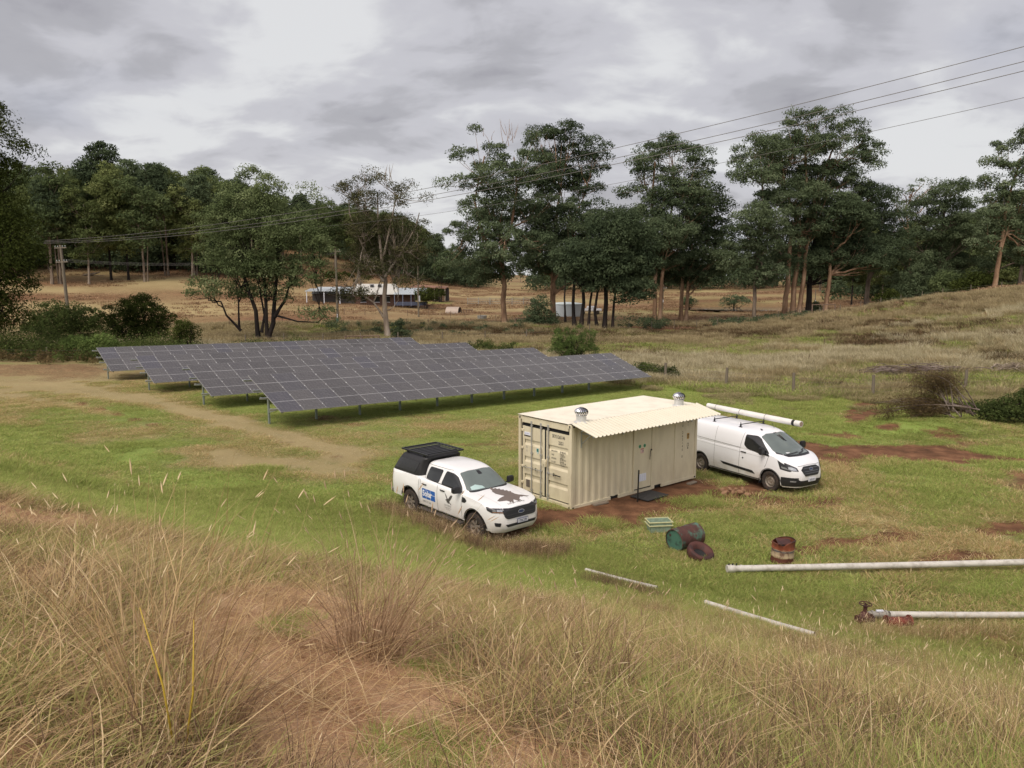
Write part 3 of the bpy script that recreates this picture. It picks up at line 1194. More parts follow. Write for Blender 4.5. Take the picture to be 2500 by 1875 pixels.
    olivt = proto_coll('olive_tall', [proto('olive_tall', [(*B(130, .8, .15, .5, .03, .4, .5, i + 270), 0), (*B(60, .8, .2, .6, .03, .3, .3, i + 280), 1)], [M_OLIVEF, M_STRAWF]) for i in range(4)])
    x, y = sector(31000, 34, 122, rg, 1.0)
    g, s, h, yb = zones(x, y)
    r1 = rg.uniform(0, 1, len(x))
    r2 = rg.uniform(0, 1, len(x))
    # region to the right of / behind the arrays
    fy = 62 - 0.9 * (x - 2)
    fence_line = np.where(x < 2, 64 - 0.25 * x, np.where(x < 17, 58.5 - .75 * (x - 2), 47.3 + .02 * (x - 17)))
    reg = (y > fence_line) & ((x > -34) | (y > 68)) & (y < 122)
    ok = reg & (r1 > s * 1.1) & (r1 > .10)
    he = ok & (rg.uniform(0, 1, len(x)) < h * 1.15)
    gr = ok & ~he & (r2 < np.clip((g - .35) * 2.2, 0, 1))
    st = ok & ~he & ~gr & (g < .40)
    ol = ok & ~he & ~gr & ~st
    place('heath', heathf, x, y, he, .7, 1.2, rg)
    place('rank_green_grass', greenf, x, y, gr, .7, 1.2, rg)
    palef = proto_coll('pale_far', [proto('tall_pale', [(*B(170, .75, .35, .85, .03, .2, .3, i + 610), 0), (*B(40, .75, .2, .5, .03, .4, .4, i + 620), 1)], [M_PALEST, M_OLIVE]) for i in range(4)])
    pale = st & (y < 84) & (g < .32)
    st = st & ~pale
    place('pale_dry_grass', palef, x, y, pale, .6, 1.1, rg)
    place('tall_dry_grass', tallf, x, y, st & (r2 < .8), .6, 1.15, rg)
    place('rough_pasture', olivt, x, y, ol, .6, 1.1, rg)
    # strip of longer grass along the near fence
    t = rg.uniform(0, 1, 2600)
    x = 9 + 26 * t
    y = np.where(x < 17, 58.5 - .75 * (x - 2), 47.3) + rg.normal(-1.2, 1.6, len(x))
    place('fence_side_grass', olivt, x, y, vnoise(x, y, 2.2, 71) > .45, .3, .6, rg)
    # far paddock, low and dry
    x, y = sector(14000, 100, 260, rg, 1.0, 40)
    g, s, h, yb = zones(x, y)
    place('paddock_grass', proto_coll('paddock', [proto('paddock_tuft', [(*B(80, 1.6, .15, .4, .09, .4, .4, i + 310), 0)], [M_BROWN]) for i in range(3)]), x, y,
          (rg.uniform(0, 1, len(x)) < .5) & (vnoise(x, y, 9, 81) > .45), .7, 1.3, rg)


def tussock(name, label, x, y, n, rad, h0, h1, seed, lean=.3, bottom=120, mat_i=M_STRAW, rx=0.0, ry=0.0, w=.0065, hl=.085):
    t = thing(name, label, 'grass tussock', (x, y, gz(x, y) - .02))
    V, F, T = blades(n, rad, h0, h1, w, lean, .25, seed, heads=.42, head_len=hl, kink=.035)
    me = proto('stems', [(V, F, T, 0)], [mat_i])
    o = link('stems', me, t)
    if rx or ry:
        o.rotation_euler = (rx, ry, 0)
    V, F, T = blades(bottom, rad * 1.35, h0 * .18, h1 * .5, .008, .6, .9, seed + 1, kink=.1)
    V2, F2, T2 = blades(bottom // 4, rad * 1.2, .1, .3, .008, .5, .8, seed + 2)
    link('leaves', proto('leaves', [(V, F, T, 0), (V2, F2, T2, 1)], [M_BROWN, M_OLIVE]), t)
    return t
# ------------------------------------------------------------------ shared materials
M_GALV = mat('galvanised', (0.42, 0.45, 0.45), 0.42, 0.75, 0.15, 6, dirt=(0.22, 0.25, 0.2), dirt_amt=0.3)
M_POSTSTEEL = mat('weathered_galvanised', (0.24, 0.28, 0.25), 0.55, 0.45, 0.2, 5)
M_CREAM = mat('cream_steel', srgb(222, 212, 182, .86), 0.45, 0, 0.06, 1.3, 0.04, 14, dirt=srgb(150, 130, 98, .8), dirt_amt=0.32, stretch=(1, 1, .35))
M_CREAMROOF = mat('cream_sheet', srgb(236, 230, 212, .94), 0.4, 0, 0.05, 1.1, dirt=srgb(160, 150, 126, .8), dirt_amt=0.25)
M_CREAMAWN = mat('cream_awning_sheet', srgb(226, 219, 198, .86), 0.42, 0, 0.04, 1.5, dirt=srgb(180, 166, 134, .8), dirt_amt=0.15)
M_BLACK = mat('black_rubber', (0.012, 0.012, 0.012), 0.75, 0, 0.2, 8)
M_DARKMETAL = mat('dark_steel', (0.03, 0.028, 0.026), 0.55, 0.4, 0.25, 12)
M_ZINC = mat('zinc_bar', (0.42, 0.41, 0.38), 0.5, 0.5, 0.15, 12)
M_CHROME = mat('bright_metal', (0.75, 0.75, 0.76), 0.22, 1.0, 0.05, 10)
M_INK = mat('faded_black_ink', (0.07, 0.066, 0.058), 0.8, 0, 0.3, 20)
M_WHITEP = mat('white_label', (0.66, 0.68, 0.74), 0.5, 0, 0.05, 20)
M_WOOD = mat('grey_wood', (0.20, 0.165, 0.125), 0.85, 0, 0.35, 8, 0.3, 40, stretch=(1, 1, .1))
M_WOODBR = mat('brown_wood', (0.15, 0.10, 0.07), 0.85, 0, 0.35, 8, 0.3, 40)
M_WIRE = mat('fence_wire', (0.16, 0.15, 0.14), 0.6, 0.5, 0.1, 3)


def text_obj(name, s, size, M, material, parent=None, xs=1.0, align='LEFT', bold=0.0, proj_fn=None, dense=False):
    """flat lettering from the built-in font; M maps the text plane to the parent's space"""
    cu = bpy.data.curves.new(name, 'FONT')
    cu.body = s
    cu.size = size
    cu.align_x = align
    cu.fill_mode = 'FRONT'
    cu.offset = bold
    cu.resolution_u = 2
    tmp = bpy.data.objects.new(name, cu)
    dg = bpy.context.evaluated_depsgraph_get()
    COL.objects.link(tmp)
    me = bpy.data.meshes.new_from_object(tmp.evaluated_get(bpy.context.evaluated_depsgraph_get()))
    bpy.data.objects.remove(tmp)
    bpy.data.curves.remove(cu)
    me.name = name
    for v in me.vertices:
        p = Vector((v.co.x * xs, v.co.y, 0))
        v.co = M @ p
    if proj_fn:
        for v in me.vertices:
            v.co = proj_fn(v.co)
    me.materials.clear()
    return link(name, me, parent, material)


# ------------------------------------------------------------------ solar arrays
def panel_material():
    m = NT('solar_cells')
    co = m.tc.outputs['Object']
    sp = m.n('ShaderNodeSeparateXYZ')
    m.t.links.new(co, sp.inputs[0])
    x, y = sp.outputs[0], sp.outputs[1]

    def line(v, period, w, off=0.0):
        f = m.math('FRACT', m.math('DIVIDE', m.math('ADD', v, off), period))
        return m.math('LESS_THAN', f, w / period)
    cw = 1.095 / 6
    gx = line(x, cw, 0.007, -0.018)
    bus = line(x, cw / 5, 0.0022, -0.018)
    gy = line(y, 0.0935, 0.0022, -0.02)
    oi = m.n('ShaderNodeObjectInfo')
    rnd = oi.outputs['Random']
    base = m.ramp(rnd, [(0.0, (0.052, 0.050, 0.051)), (0.35, (0.078, 0.075, 0.076)), (0.65, (0.064, 0.061, 0.063)), (0.90, (0.060, 0.059, 0.066)), (1.0, (0.058, 0.058, 0.076))])
    c = m.mix(bus, base, (0.13, 0.125, 0.13))
    c = m.mix(gy, c, (0.06, 0.057, 0.065))
    c = m.mix(gx, c, (0.19, 0.187, 0.19))
    dust = m.noise(2.3, 4, 0.6)
    c = m.mix(m.math('MULTIPLY', dust, 0.10), c, (0.35, 0.32, 0.28))
    m.inp(Base_Color=c, Roughness=m.math('MULTIPLY_ADD', dust, 0.14, 0.20))
    m.b.inputs['Specular IOR Level'].default_value = 0.5
    return m.m


M_CELLS = panel_material()
M_FRAME = mat('anodised_frame', (0.33, 0.328, 0.33), 0.5, 0.25, 0.08, 10)
PW, PSL, NCOL = 1.1355, 1.98, 23
ROWS = [(-10.46, 34.45, 0.90), (-15.76, 40.0, 0.79), (-21.33, 45.56, 0.74), (-26.79, 51.21, 0.77)]


def build_arrays():
    # one module, origin at its lower left corner
    mb = MB()
    w, l, t, f = PW - 0.020, PSL - 0.018, 0.035, 0.009
    mb.box((w / 2, f / 2, 0), (w, f, t))
    mb.box((w / 2, l - f / 2, 0), (w, f, t))
    mb.box((f / 2, l / 2, 0), (f, l - 2 * f, t))
    mb.box((w - f / 2, l / 2, 0), (f, l - 2 * f, t))
    n1 = len(mb.bm.faces)
    mb.box((w / 2, l / 2, t / 2 + .0005), (w - 2 * f, 0.015, 0.003))            # pale gap between the two half strings
    for yy in (0.42, 1.56):
        mb.box((w + .011, yy, t / 2 + .008), (0.036, 0.06, 0.02))
    n2 = len(mb.bm.faces)
    mb.box((w / 2, l / 2, t / 2 - .004), (w - 2 * f, l - 2 * f, 0.006))
    mb.bm.faces.ensure_lookup_table()
    for i, fc in enumerate(mb.bm.faces):
        fc.material_index = 0 if i < n1 else (2 if i < n2 else 1)
    me = bpy.data.meshes.new('solar_panel')
    bmesh.ops.recalc_face_normals(mb.bm, faces=mb.bm.faces[:])
    mb.bm.to_mesh(me)
    mb.bm.free()
    for m in (M_FRAME, M_CELLS, mat('clamp', (0.8, 0.8, 0.8), 0.35, 0.3)):
        me.materials.append(m)
    labels = ['front row of dark solar panels nearest the vehicles, on steel posts',
              'second row of solar panels, just behind the front row',
              'third row of solar panels, between the second and the rearmost rows',
              'rearmost row of solar panels, closest to the trees and bushes']
    # shared parts
    purl = MB()
    L = PW * NCOL
    purl.box((L / 2 - .12, 0, 0), (L + .34, 0.05, 0.085))
    purl_me = None
    for i, (x, y, z) in enumerate(ROWS):
        root = thing('solar_array', labels[i], 'solar array', (x, y, z), 0, 'rows of solar panels')
        c, s = math.cos(ROWYAW), math.sin(ROWYAW)
        ex = Vector((c, s, ROWSL)).normalized()
        ey = Vector((-s * math.cos(ROWTILT), c * math.cos(ROWTILT), math.sin(ROWTILT)))
        ez = ex.cross(ey).normalized()
        ey = ez.cross(ex)
        Rm = Matrix((ex, ey, ez)).transposed().to_4x4()
        for j in range(NCOL):
            for k in range(2):
                o = bpy.data.objects.new('solar_panel', me)
                COL.objects.link(o)
                o.parent = root
                rn = random.Random(i * 1000 + j * 2 + k)
                o.matrix_local = Matrix.Translation(ex * (PW * j) + ey * (PSL * k + .0) + ez * rn.uniform(-.002, .002)) @ Rm @ \
                    Matrix.Rotation(rn.uniform(-.005, .005), 4, 'X') @ Matrix.Rotation(rn.uniform(-.004, .004), 4, 'Y')
        # rails under the modules
        for q, yy in enumerate((0.42, 1.56, 2.40, 3.54)):
            mb = MB()
            mb.box((L / 2 - .12, yy, -.065), (L + .30, 0.05, 0.085))
            mb.box((-.30, yy, -.05), (0.10, 0.07, 0.09))
            r = mb.build('rail', M_GALV if q else M_GALV, root)
            r.matrix_local = Rm
        # posts, head beams and braces
        for k in range(11 if i else 10):
            sp = 0.22 + 2.425 * k
            top = ex * sp + ey * (PSL * 1.0) + ez * -.22
            wx, wy = x + top.x, y + top.y
            g = gz(wx, wy) - z
            mb = MB()
            # C section: web and two flanges
            for off, size in (((0, 0), (0.012, 0.15)), ((.03, .069), (.06, .012)), ((.03, -.069), (.06, .012))):
                mb.box(((off[0]), (off[1]), (top.z + g - .4) / 2 + .10), (size[0], size[1], top.z - g + .5))
            p = mb.build('post', M_POSTSTEEL, root)
            p.matrix_local = Matrix.Translation((top.x, top.y, 0)) @ Matrix.Rotation(ROWYAW, 4, 'Z')
            mb = MB()
            mb.beam(ex * sp + ey * .25 + ez * -.15, ex * sp + ey * 3.7 + ez * -.15, 0.06, 0.10)
            mb.beam(Vector((top.x, top.y, g + (top.z - g) * .42)), ex * (sp + .04) + ey * .62 + ez * -.16, 0.05, 0.05)
            mb.build('brace', M_POSTSTEEL, root)


# ------------------------------------------------------------------ shipping container
def corrugated(mb, x0, x1, z0, z1, pitch, depth, plane, y):
    """trapezoid ribbed sheet in the x-z plane of the container's long side"""
    xs = []
    x = x0
    k = 0
    while x < x1 - 1e-6:
        for dx, dy in ((0, 0), (.28, 0), (.5, 1), (.78, 1)):
            xx = x + dx * pitch
            if xx < x1:
                xs.append((xx, dy * depth))
        x += pitch
    xs.append((x1, 0))
    a = [mb.bm.verts.new((xx, y + d, z0)) for xx, d in xs]
    b = [mb.bm.verts.new((xx, y + d, z1)) for xx, d in xs]
    for i in range(len(xs) - 1):
        mb.bm.faces.new((a[i], a[i + 1], b[i + 1], b[i]))


def wavy_sheet(mb, x0, x1, pa, pb, pitch, amp, seg=4, thick=0.0):
    """corrugated roof sheet: ribs run from edge a to edge b (functions of x give (y, z))"""
    n = int((x1 - x0) / pitch * seg)
    A, B = [], []
    for i in range(n + 1):
        x = x0 + (x1 - x0) * i / n
        w = amp * max(0.0, math.cos(2 * PI * (x - x0) / pitch)) ** 0.8 if amp > 0 else 0
        A.append(mb.bm.verts.new((x, pa[0], pa[1] + w)))
        B.append(mb.bm.verts.new((x, pb[0], pb[1] + w)))
    for i in range(n):
        mb.bm.faces.new((A[i], A[i + 1], B[i + 1], B[i]))


def build_container():
    L_, W_, H_ = 6.058, 2.438, 2.591
    root = thing('shipping_container', 'cream shipping container with an awning and two roof vents, door end beside the white ute', 'shipping container',
                 (CX, CY, 0.0), CYAW)
    # frame: posts, rails, corner castings
    mb = MB()
    for x in (0.0, L_):
        sx = 1 if x == 0 else -1
        for y in (0.0, W_):
            sy = 1 if y == 0 else -1
            mb.box((x + sx * .055, y + sy * .05, H_ / 2), (.11, .10, H_ - .24))
    for y in (.04, W_ - .04):
        mb.box((L_ / 2, y, H_ - .055), (L_ - .36, .06, .08))
    for z, h in ((H_ - .115, .19), (.075, .11)):
        mb.box((.06, W_ / 2, z), (.10, W_ - .32, h))
        mb.box((L_ - .06, W_ / 2, z), (.10, W_ - .32, h))
    # bottom rails with fork pockets left open
    for a, b in ((.18, 1.74), (2.10, 3.84), (4.19, L_ - .18)):
        mb.box(((a + b) / 2, .03, .055), (b - a, .05, .11))
        mb.box(((a + b) / 2, W_ - .03, .055), (b - a, .05, .11))
    mb.build('frame', M_CREAM, root, bevel=.006)
    mb = MB()
    for x in (.09, L_ - .09):
        for y in (.08, W_ - .08):
            for z in (.06, H_ - .06):
                mb.box((x, y, z), (.186, .17, .124))
    mb.build('corner_castings', M_CREAM, root, bevel=.012, seg=2)
    mb = MB()
    for x in (.09, L_ - .09):
        for z in (.055, H_ - .06):
            for y, s in ((-.006, 1), (W_ + .006, 1)):
                mb.box((x, y, z), (.075, .006, .05))
    for y in (.08, W_ - .08):
        for z in (.055, H_ - .06):
            mb.box((-.004, y, z), (.006, .05, .075))
    for x0, x1 in ((1.74, 2.10), (3.84, 4.19)):
        mb.box(((x0 + x1) / 2, W_ / 2, .055), (x1 - x0, W_ - .16, .10))
    mb.build('dark_openings', M_BLACK, root)
    # long side that faces the camera: ribbed, then door, then flat
    mb = MB()
    corrugated(mb, .11, 2.74, .11, H_ - .09, .290, .028, 'xz', .02)
    mb.build('ribbed_side', M_CREAM, root)
    mb = MB()
    mb.box(((3.66 + L_ - .11) / 2, .035, (.11 + H_ - .09) / 2), (L_ - .11 - 3.66, .03, H_ - .20))
    mb.box((4.85, .012, 1.3), (.012, .016, 2.3))
    mb.build('flat_side', M_CREAM, root)
    mb = MB()
    corrugated(mb, .11, L_ - .11, .11, H_ - .09, .272, -.036, 'xz', W_ - .02)
    mb.build('ribbed_side', M_CREAM, root)
    mb = MB()
    mb.box((L_ - .05, W_ / 2, 1.28), (.03, W_ - .2, 2.3))
    mb.build('end_wall', M_CREAM, root)
    mb = MB()
    mb.box((L_ / 2, W_ / 2, .13), (L_ - .2, W_ - .1, .04))
    mb.build('floor', M_WOOD, root)
    # side door with frame
    mb = MB()
    mb.box((2.775, .006, 1.25), (.05, .075, 2.3))
    mb.box((3.645, .006, 1.25), (.05, .075, 2.3))
    mb.box((3.21, .006, 2.37), (.82, .075, .06))
    mb.build('door_frame', M_CREAM, root, bevel=.004)
    d = MB()
    d.box((3.21, .0, 1.235), (.80, .04, 2.17))
    door = d.build('side_door', M_CREAM, root, bevel=.004)
    mb = MB()
    mb.box((3.21, -.002, .135), (.82, .03, .03))
    mb.build('door_shadow_gap', M_BLACK, root)
    mb = MB()
    mb.tube([(3.60, -.025, 1.36), (3.53, -.06, 1.36), (3.515, -.065, 1.32), (3.50, -.06, 1.05)], .012, 6)
    mb.box((3.60, -.03, 1.36), (.05, .03, .05))
    mb.build('handle', M_DARKMETAL, door)
    for xx in (3.04, 3.27):
        mb = MB()
        mb.bar((xx, -.021, 1.54), (xx, -.024, 1.54), .055, seg=20)
        mb.build('round_sticker', mat('green_sticker', (0.03, 0.20, 0.09), .5), door)
        mb = MB()
        mb.bar((xx, -.0205, 1.54), (xx, -.0225, 1.54), .066, seg=20)
        mb.build('sticker_rim', mat('pale_green', (0.40, 0.55, 0.42), .5), door)
    mb = MB()
    mb.box((3.155, -.023, 1.385), (.16, .004, .15))
    mb.build('warning_notice', mat('pinkish_white', (0.62, 0.45, 0.42), .5), door)
    mb = MB()
    mb.box((3.155, -.0265, 1.445), (.15, .003, .03))
    mb.box((3.155, -.0265, 1.318), (.15, .003, .008))
    mb.build('notice_band', mat('faded_red', (0.42, 0.10, 0.08), .5), door)
    mb = MB()
    mb.box((3.19, -.0265, 1.378), (.028, .003, .06))
    mb.build('notice_mark', M_BLACK, door)
    mb = MB()
    mb.box((3.19, -.023, .50), (.36, .004, .25))
    mb.build('white_notice', M_WHITEP, door)
    mb = MB()
    for k in range(3):
        mb.box((3.10 + k * .10, -.0265, .50), (.006, .002, .19))
    mb.box((3.19, -.0265, .395), (.30, .002, .006))
    mb.build('notice_lines', mat('pale_ink', (.45, .48, .58), .6), door)
    # lettering by the far corner of the side, running downwards
    MS = Matrix(((1, 0, 0, 0), (0, 0, -1, -.003 + .02), (0, 1, 0, 0), (0, 0, 0, 1)))

    def side_text(name, s, x, z, size, xs=.75, m=M_INK):
        M = Matrix.Translation((x, .0165, z)) @ Matrix(((1, 0, 0), (0, 0, -1), (0, 1, 0))).to_4x4()
        text_obj(name, s, size, M, m, root, xs=xs, align='CENTER', bold=.002)
    zt = 2.30
    for ch in 'SKYU 265146 8':
        if ch != ' ':
            side_text('letter' if ch.isalpha() else 'numeral', ch, 5.27, zt - .05, .125)
        zt -= .118
    zt = 2.30
    for ch in '22G1':
        side_text('numeral' if ch.isdigit() else 'letter', ch, 5.55, zt - .05, .125)
        zt -= .118
    mb = MB()
    mb.box((5.57, .0165, 1.55), (.12, .004, .20))
    mb.build('yellow_mark', mat('amber_label', (0.42, 0.24, 0.03), .5), root)
    text_obj('label_lettering', 'UN\nLG', .075, Matrix.Translation((5.57, .0125, 1.565)) @ Matrix(((1, 0, 0), (0, 0, -1), (0, 1, 0))).to_4x4(),
             M_INK, root, xs=.9, align='CENTER', bold=.003)
    mb = MB()
    for a, b, c_, e in ((5.57, 1.30, .09, .012), (5.57, 1.19, .09, .012), (5.53, 1.245, .012, .11), (5.61, 1.245, .012, .11), (5.57, 1.13, .05, .05)):
        mb.box((a, .0165, b), (c_, .003, e))
    mb.build('outline_mark', M_INK, root)
    # door end
    mb = MB()
    mb.box((.112, W_ / 2, 1.24), (.01, W_ - .18, 2.32))
    mb.box((.07, 1.20, 1.24), (.05, .06, 2.1))
    for zz_ in (.165, 2.29):
        mb.box((.08, W_ / 2, zz_), (.03, W_ - .22, .035))
    for yy in (2.31, .0875):
        mb.box((.08, yy, 1.24), (.03, .035, 2.1))
    mb.build('door_gasket', M_BLACK, root)
    prof_z = [.20]
    prof = [(.20, 0)]
    for zc in (.65, 1.22, 1.77):
        prof += [(zc - .115, 0), (zc - .045, .038), (zc + .055, .038), (zc + .075, 0)]
    prof += [(2.265, 0)]
    for nm, y0, y1 in (('left_door', 1.235, 2.285), ('right_door', .10, 1.165)):
        mb = MB()
        ya, yb_ = y0 + .10, y1 - .10
        for (za, da), (zb, db) in zip(prof, prof[1:]):
            v = [mb.bm.verts.new((.055 + da, ya, za)), mb.bm.verts.new((.055 + da, yb_, za)), mb.bm.verts.new((.055 + db, yb_, zb)), mb.bm.verts.new((.055 + db, ya, zb))]
            mb.bm.faces.new(v)
        mb.box((.065, y0 + .05, 1.2325), (.024, .10, 2.065))
        mb.box((.065, y1 - .05, 1.2325), (.024, .10, 2.065))
        mb.box((.065, (y0 + y1) / 2, .1855), (.024, y1 - y0, .03))
        dr = mb.build('cargo_door', M_CREAM, root)
        ed = MB()
        side = y1 if nm == 'left_door' else y0
        sg = 1 if nm == 'left_door' else -1
        for zz_ in (.42, .95, 1.55, 2.12):
            ed.box((.045, side + sg * .015, zz_), (.035, .14, .075))
        ed.build('hinges', M_CREAM, dr, bevel=.006)
        for yb in ((1.81, 1.37) if nm == 'left_door' else (1.04,)):
            b = MB()
            b.bar((.008, yb, .09), (.008, yb, 2.45), .019, seg=10)
            for zz_ in (.14, .26, .95, 1.45, 2.32, 2.42):
                b.box((.018, yb, zz_), (.05, .075, .06 if zz_ not in (.14, 2.42) else .09))
            b.build('locking_bar', M_ZINC, dr, bevel=.004)
            h = MB()
            hy = yb + .25 if nm == 'left_door' and yb > 1.5 else (yb + .20 if nm == 'left_door' else yb - .30)
            h.bar((-.02, yb, .965), (-.02, hy + (.12 if hy > yb else -.05), .955), .011, seg=8)
            h.box((-.02, hy, .965), (.05, .04, .10))
            h.bar((-.035, hy, .98), (-.05, hy - .03, 1.03), .012, seg=6)
            h.build('lock_handle', M_CHROME, dr)
            if nm == 'right_door':
                g = MB()
                g.bar((-.02, .72, .955), (-.02, .46, .95), .018, seg=8)
                g.build('black_grip', M_BLACK, dr)
    mb = MB()
    mb.box((.005, 1.20, 1.27), (.09, .17, .15))
    mb.box((.0, 1.13, 1.22), (.10, .05, .18))
    mb.build('lock_box', M_CREAM, root, bevel=.008)

    def end_text(name, s, y, z, size, m=M_INK, xs=.72, bold=.0015):
        # reads from left (high y) to right (low y) when seen from outside
        M = Matrix(((0, 0, -1, .0505), (-1, 0, 0, y), (0, 1, 0, z), (0, 0, 0, 1)))
        text_obj(name, s, size, M, m, root, xs=xs, bold=bold)
    end_text('lettering', 'SKYU', .90, 2.09, .150, bold=.003, xs=.68)
    end_text('lettering', '265146', .64, 2.09, .150, bold=.003, xs=.68)
    end_text('lettering', '8', .145, 2.09, .150, bold=.003, xs=.68)
    end_text('lettering', '22G1', .62, 1.91, .150, bold=.003, xs=.68)
    for k, (a, b) in enumerate((('MAX GROSS', '30 480 KG'), ('TARE', '2 220 KG'), ('PAYLOAD', '28 260 KG'), ('CU. CAP', '33.2 CU.M'))):
        z = (1.66, 1.54, 1.43, 1.32)[k]
        if k == 0:
            z = 1.66
        end_text('lettering', a, .93, z, .068)
        end_text('lettering', b, .55, z, .082)
        end_text('lettering', ('67 200 LBS', '4 890 LBS', '62 310 LBS', '1 172 CU.FT')[k], .55, z - .055, .052)
    mb = MB()
    mb.box((.052, 2.06, 2.03), (.006, .28, .10))
    mb.build('white_label', M_WHITEP, root)
    mb = MB()
    mb.box((.052, 2.06, 1.955), (.008, .30, .03))
    mb.build('label_bar', M_BLACK, root)
    text_obj('label_lettering', 'BATTERY', .05, Matrix(((0, 0, -1, .0475), (-1, 0, 0, 2.17), (0, 1, 0, 2.012), (0, 0, 0, 1))), mat('violet_ink', (.3, .3, .5), .6), root, xs=.9)
    mb = MB()
    mb.prism([(.05, 1.62, 1.63), (.05, 1.51, 1.63), (.05, 1.51, 1.50), (.05, 1.565, 1.44), (.05, 1.62, 1.50)], (.004, 0, 0))
    mb.build('shield_plate', mat('pale_shield', (.42, .52, .50), .5), root)
    mb = MB()
    mb.prism([(.047, 1.605, 1.615), (.047, 1.525, 1.615), (.047, 1.525, 1.52), (.047, 1.605, 1.52)], (.003, 0, 0))
    mb.build('shield_field', mat('teal', (.02, .16, .14), .5), root)
    end_text('lettering', '78\n16', 2.13, 1.55, .11, mat('rubbed_ink', (.36, .33, .28), .8))
    mb = MB()
    mb.box((.05, 2.02, .42), (.012, .17, .24))
    mb.build('vent', mat('vent_mesh', (.12, .10, .08), .8, 0, .5, 90), root)
    # roof of the box, roof sheeting, awning
    mb = MB()
    mb.box((L_ / 2, W_ / 2, H_ - .045), (L_ - .3, W_ - .15, .03))
    mb.build('roof_panel', M_CREAM, root)
    mb = MB()
    wavy_sheet(mb, -.035, L_ + .03, (.15, H_ + .014), (W_ + .05, H_ + .014), .076, .017)
    mb.build('roof_sheet', M_CREAMROOF, root, smooth=True, fix=False)
    mb = MB()
    mb.box((L_ / 2, .09, H_ - .004), (L_ - .1, .15, .012))
    mb.build('gap_shade_strip', M_DARKMETAL, root)  # dark strip stands in for the shade between roof sheet and awning
    aw = MB()
    wavy_sheet(aw, -.05, L_ - .02, (-.98, 2.375), (.035, 2.630), .168, .034, 8)
    awn = aw.build('awning', M_CREAMAWN, root, smooth=True, fix=False)
    fr = MB()
    fr.beam((-.02, -.90, 2.375), (L_ - .05, -.90, 2.375), .04, .03)
    fr.beam((-.02, -.45, 2.49), (L_ - .05, -.45, 2.49), .04, .03)
    fr.build('purlin', M_GALV, awn)
    for xx in (.40, 2.25, 4.0, 5.72):
        b = MB()
        b.box((xx, -.012, 2.12 if xx < 1 else 2.20), (.04, .02, .50 if xx < 1 else .34))
        b.beam((xx, -.02, 2.30), (xx, -.88, 2.352), .03, .03)
        if xx < 1:
            b.beam((xx, -.02, 1.98), (xx, -.55, 2.44), .022, .022)
        b.build('bracket', M_GALV, awn)
    # wind driven roof vents
    for vx, vy, lb in ((.56, .17, 0), (5.30, .24, 1)):
        v = empty('roof_vent', (vx, vy, H_ + .02), 0, root)
        mb = MB()
        mb.lathe([(.25, 0), (.18, .015), (.155, .03), (.155, .19), (.17, .195), (.17, .21), (.13, .215)], 28)
        mb.build('throat', mat('vent_throat', (.62, .62, .60), .4, .35), v, smooth='auto')
        mb = MB()
        mb.lathe([(.135, .21), (.17, .24), (.185, .30), (.17, .36), (.12, .405), (.05, .425), (.001, .428)], 28)
        mb.build('dark_core', mat('vent_core', (.05, .05, .06), .5, .6), v, smooth=True)
        mb = MB()
        for k in range(20):
            a0 = 2 * PI * k / 20
            prev = None
            for q in range(9):
                t = q / 8
                ph = -0.85 + t * (PI / 2 + .75)
                r = .215 * math.cos(ph * .92) if ph < 0 else .215 * math.cos(ph)
                r = max(r, .035)
                z = .31 + .135 * math.sin(ph)
                a = a0 + .75 * t
                wdt = .19 * (1 - .2 * t)
                p0 = Vector((r * math.cos(a), r * math.sin(a), z))
                p1 = Vector(((r * .96) * math.cos(a + wdt), (r * .96) * math.sin(a + wdt), z - .004))
                cur = (mb.bm.verts.new(p0), mb.bm.verts.new(p1))
                if prev:
                    mb.bm.faces.new((prev[0], prev[1], cur[1], cur[0]))
                prev = cur
        mb.lathe([(.06, .446), (.045, .452), (.001, .454)], 20)
        mb.build('turbine_vanes', mat('polished_vane', (.82, .82, .84), .18, 1.0, .04, 8), v, smooth=True)
    return root


def build_site_bits():
    """small things standing round the container"""
    c, s = math.cos(CYAW), math.sin(CYAW)

    def wl(x, y):
        return CX + c * x - s * y, CY + s * x + c * y
    # rubber mat
    mb = MB()
    mb.box((0, 0, .012), (1.05, .72, .024))
    for k in range(9):
        mb.box((-.48 + k * .12, 0, .026), (.02, .68, .008))
    x, y = wl(2.95, -.53)
    o = mb.build('door_mat', mat('mat_rubber', (.035, .034, .034), .8, 0, .3, 30), bevel=0)
    o.location = (x, y, gz(x, y) + .045)
    o.rotation_euler = (0, 0, CYAW + .03)
    tag(o, 'dark rubber mat on the red earth below the container side door', 'doormat')
    # steel picket
    x, y = wl(2.25, -.66)
    mb = MB()
    mb.box((0, 0, .44), (.045, .008, 1.15))
    mb.box((0, .018, .44), (.008, .036, 1.15))
    o = mb.build('steel_picket', M_DARKMETAL)
    o.location = (x, y, gz(x, y))
    o.rotation_euler = (.01, .02, CYAW)
    tag(o, 'dark steel picket driven into the earth in front of the container door', 'post')
    # timber packers under the container
    for i, (lx, ly, ln, r, lab) in enumerate(((1.1, -.16, .55, -.12, 'flat timber offcut lying by the container base near its front corner'),
                                              (5.5, -.25, .45, .1, 'flat timber offcut under the far corner of the container'))):
        x, y = wl(lx, ly)
        mb = MB()
        mb.box((0, 0, .022), (ln, .16, .045))
        o = mb.build('timber_packer', M_WOOD, bevel=.004)
        o.location = (x, y, gz(x, y) + .012)
        o.rotation_euler = (.02, -.02, CYAW + r)
        tag(o, lab, 'timber')


build_arrays()
build_container()
build_site_bits()
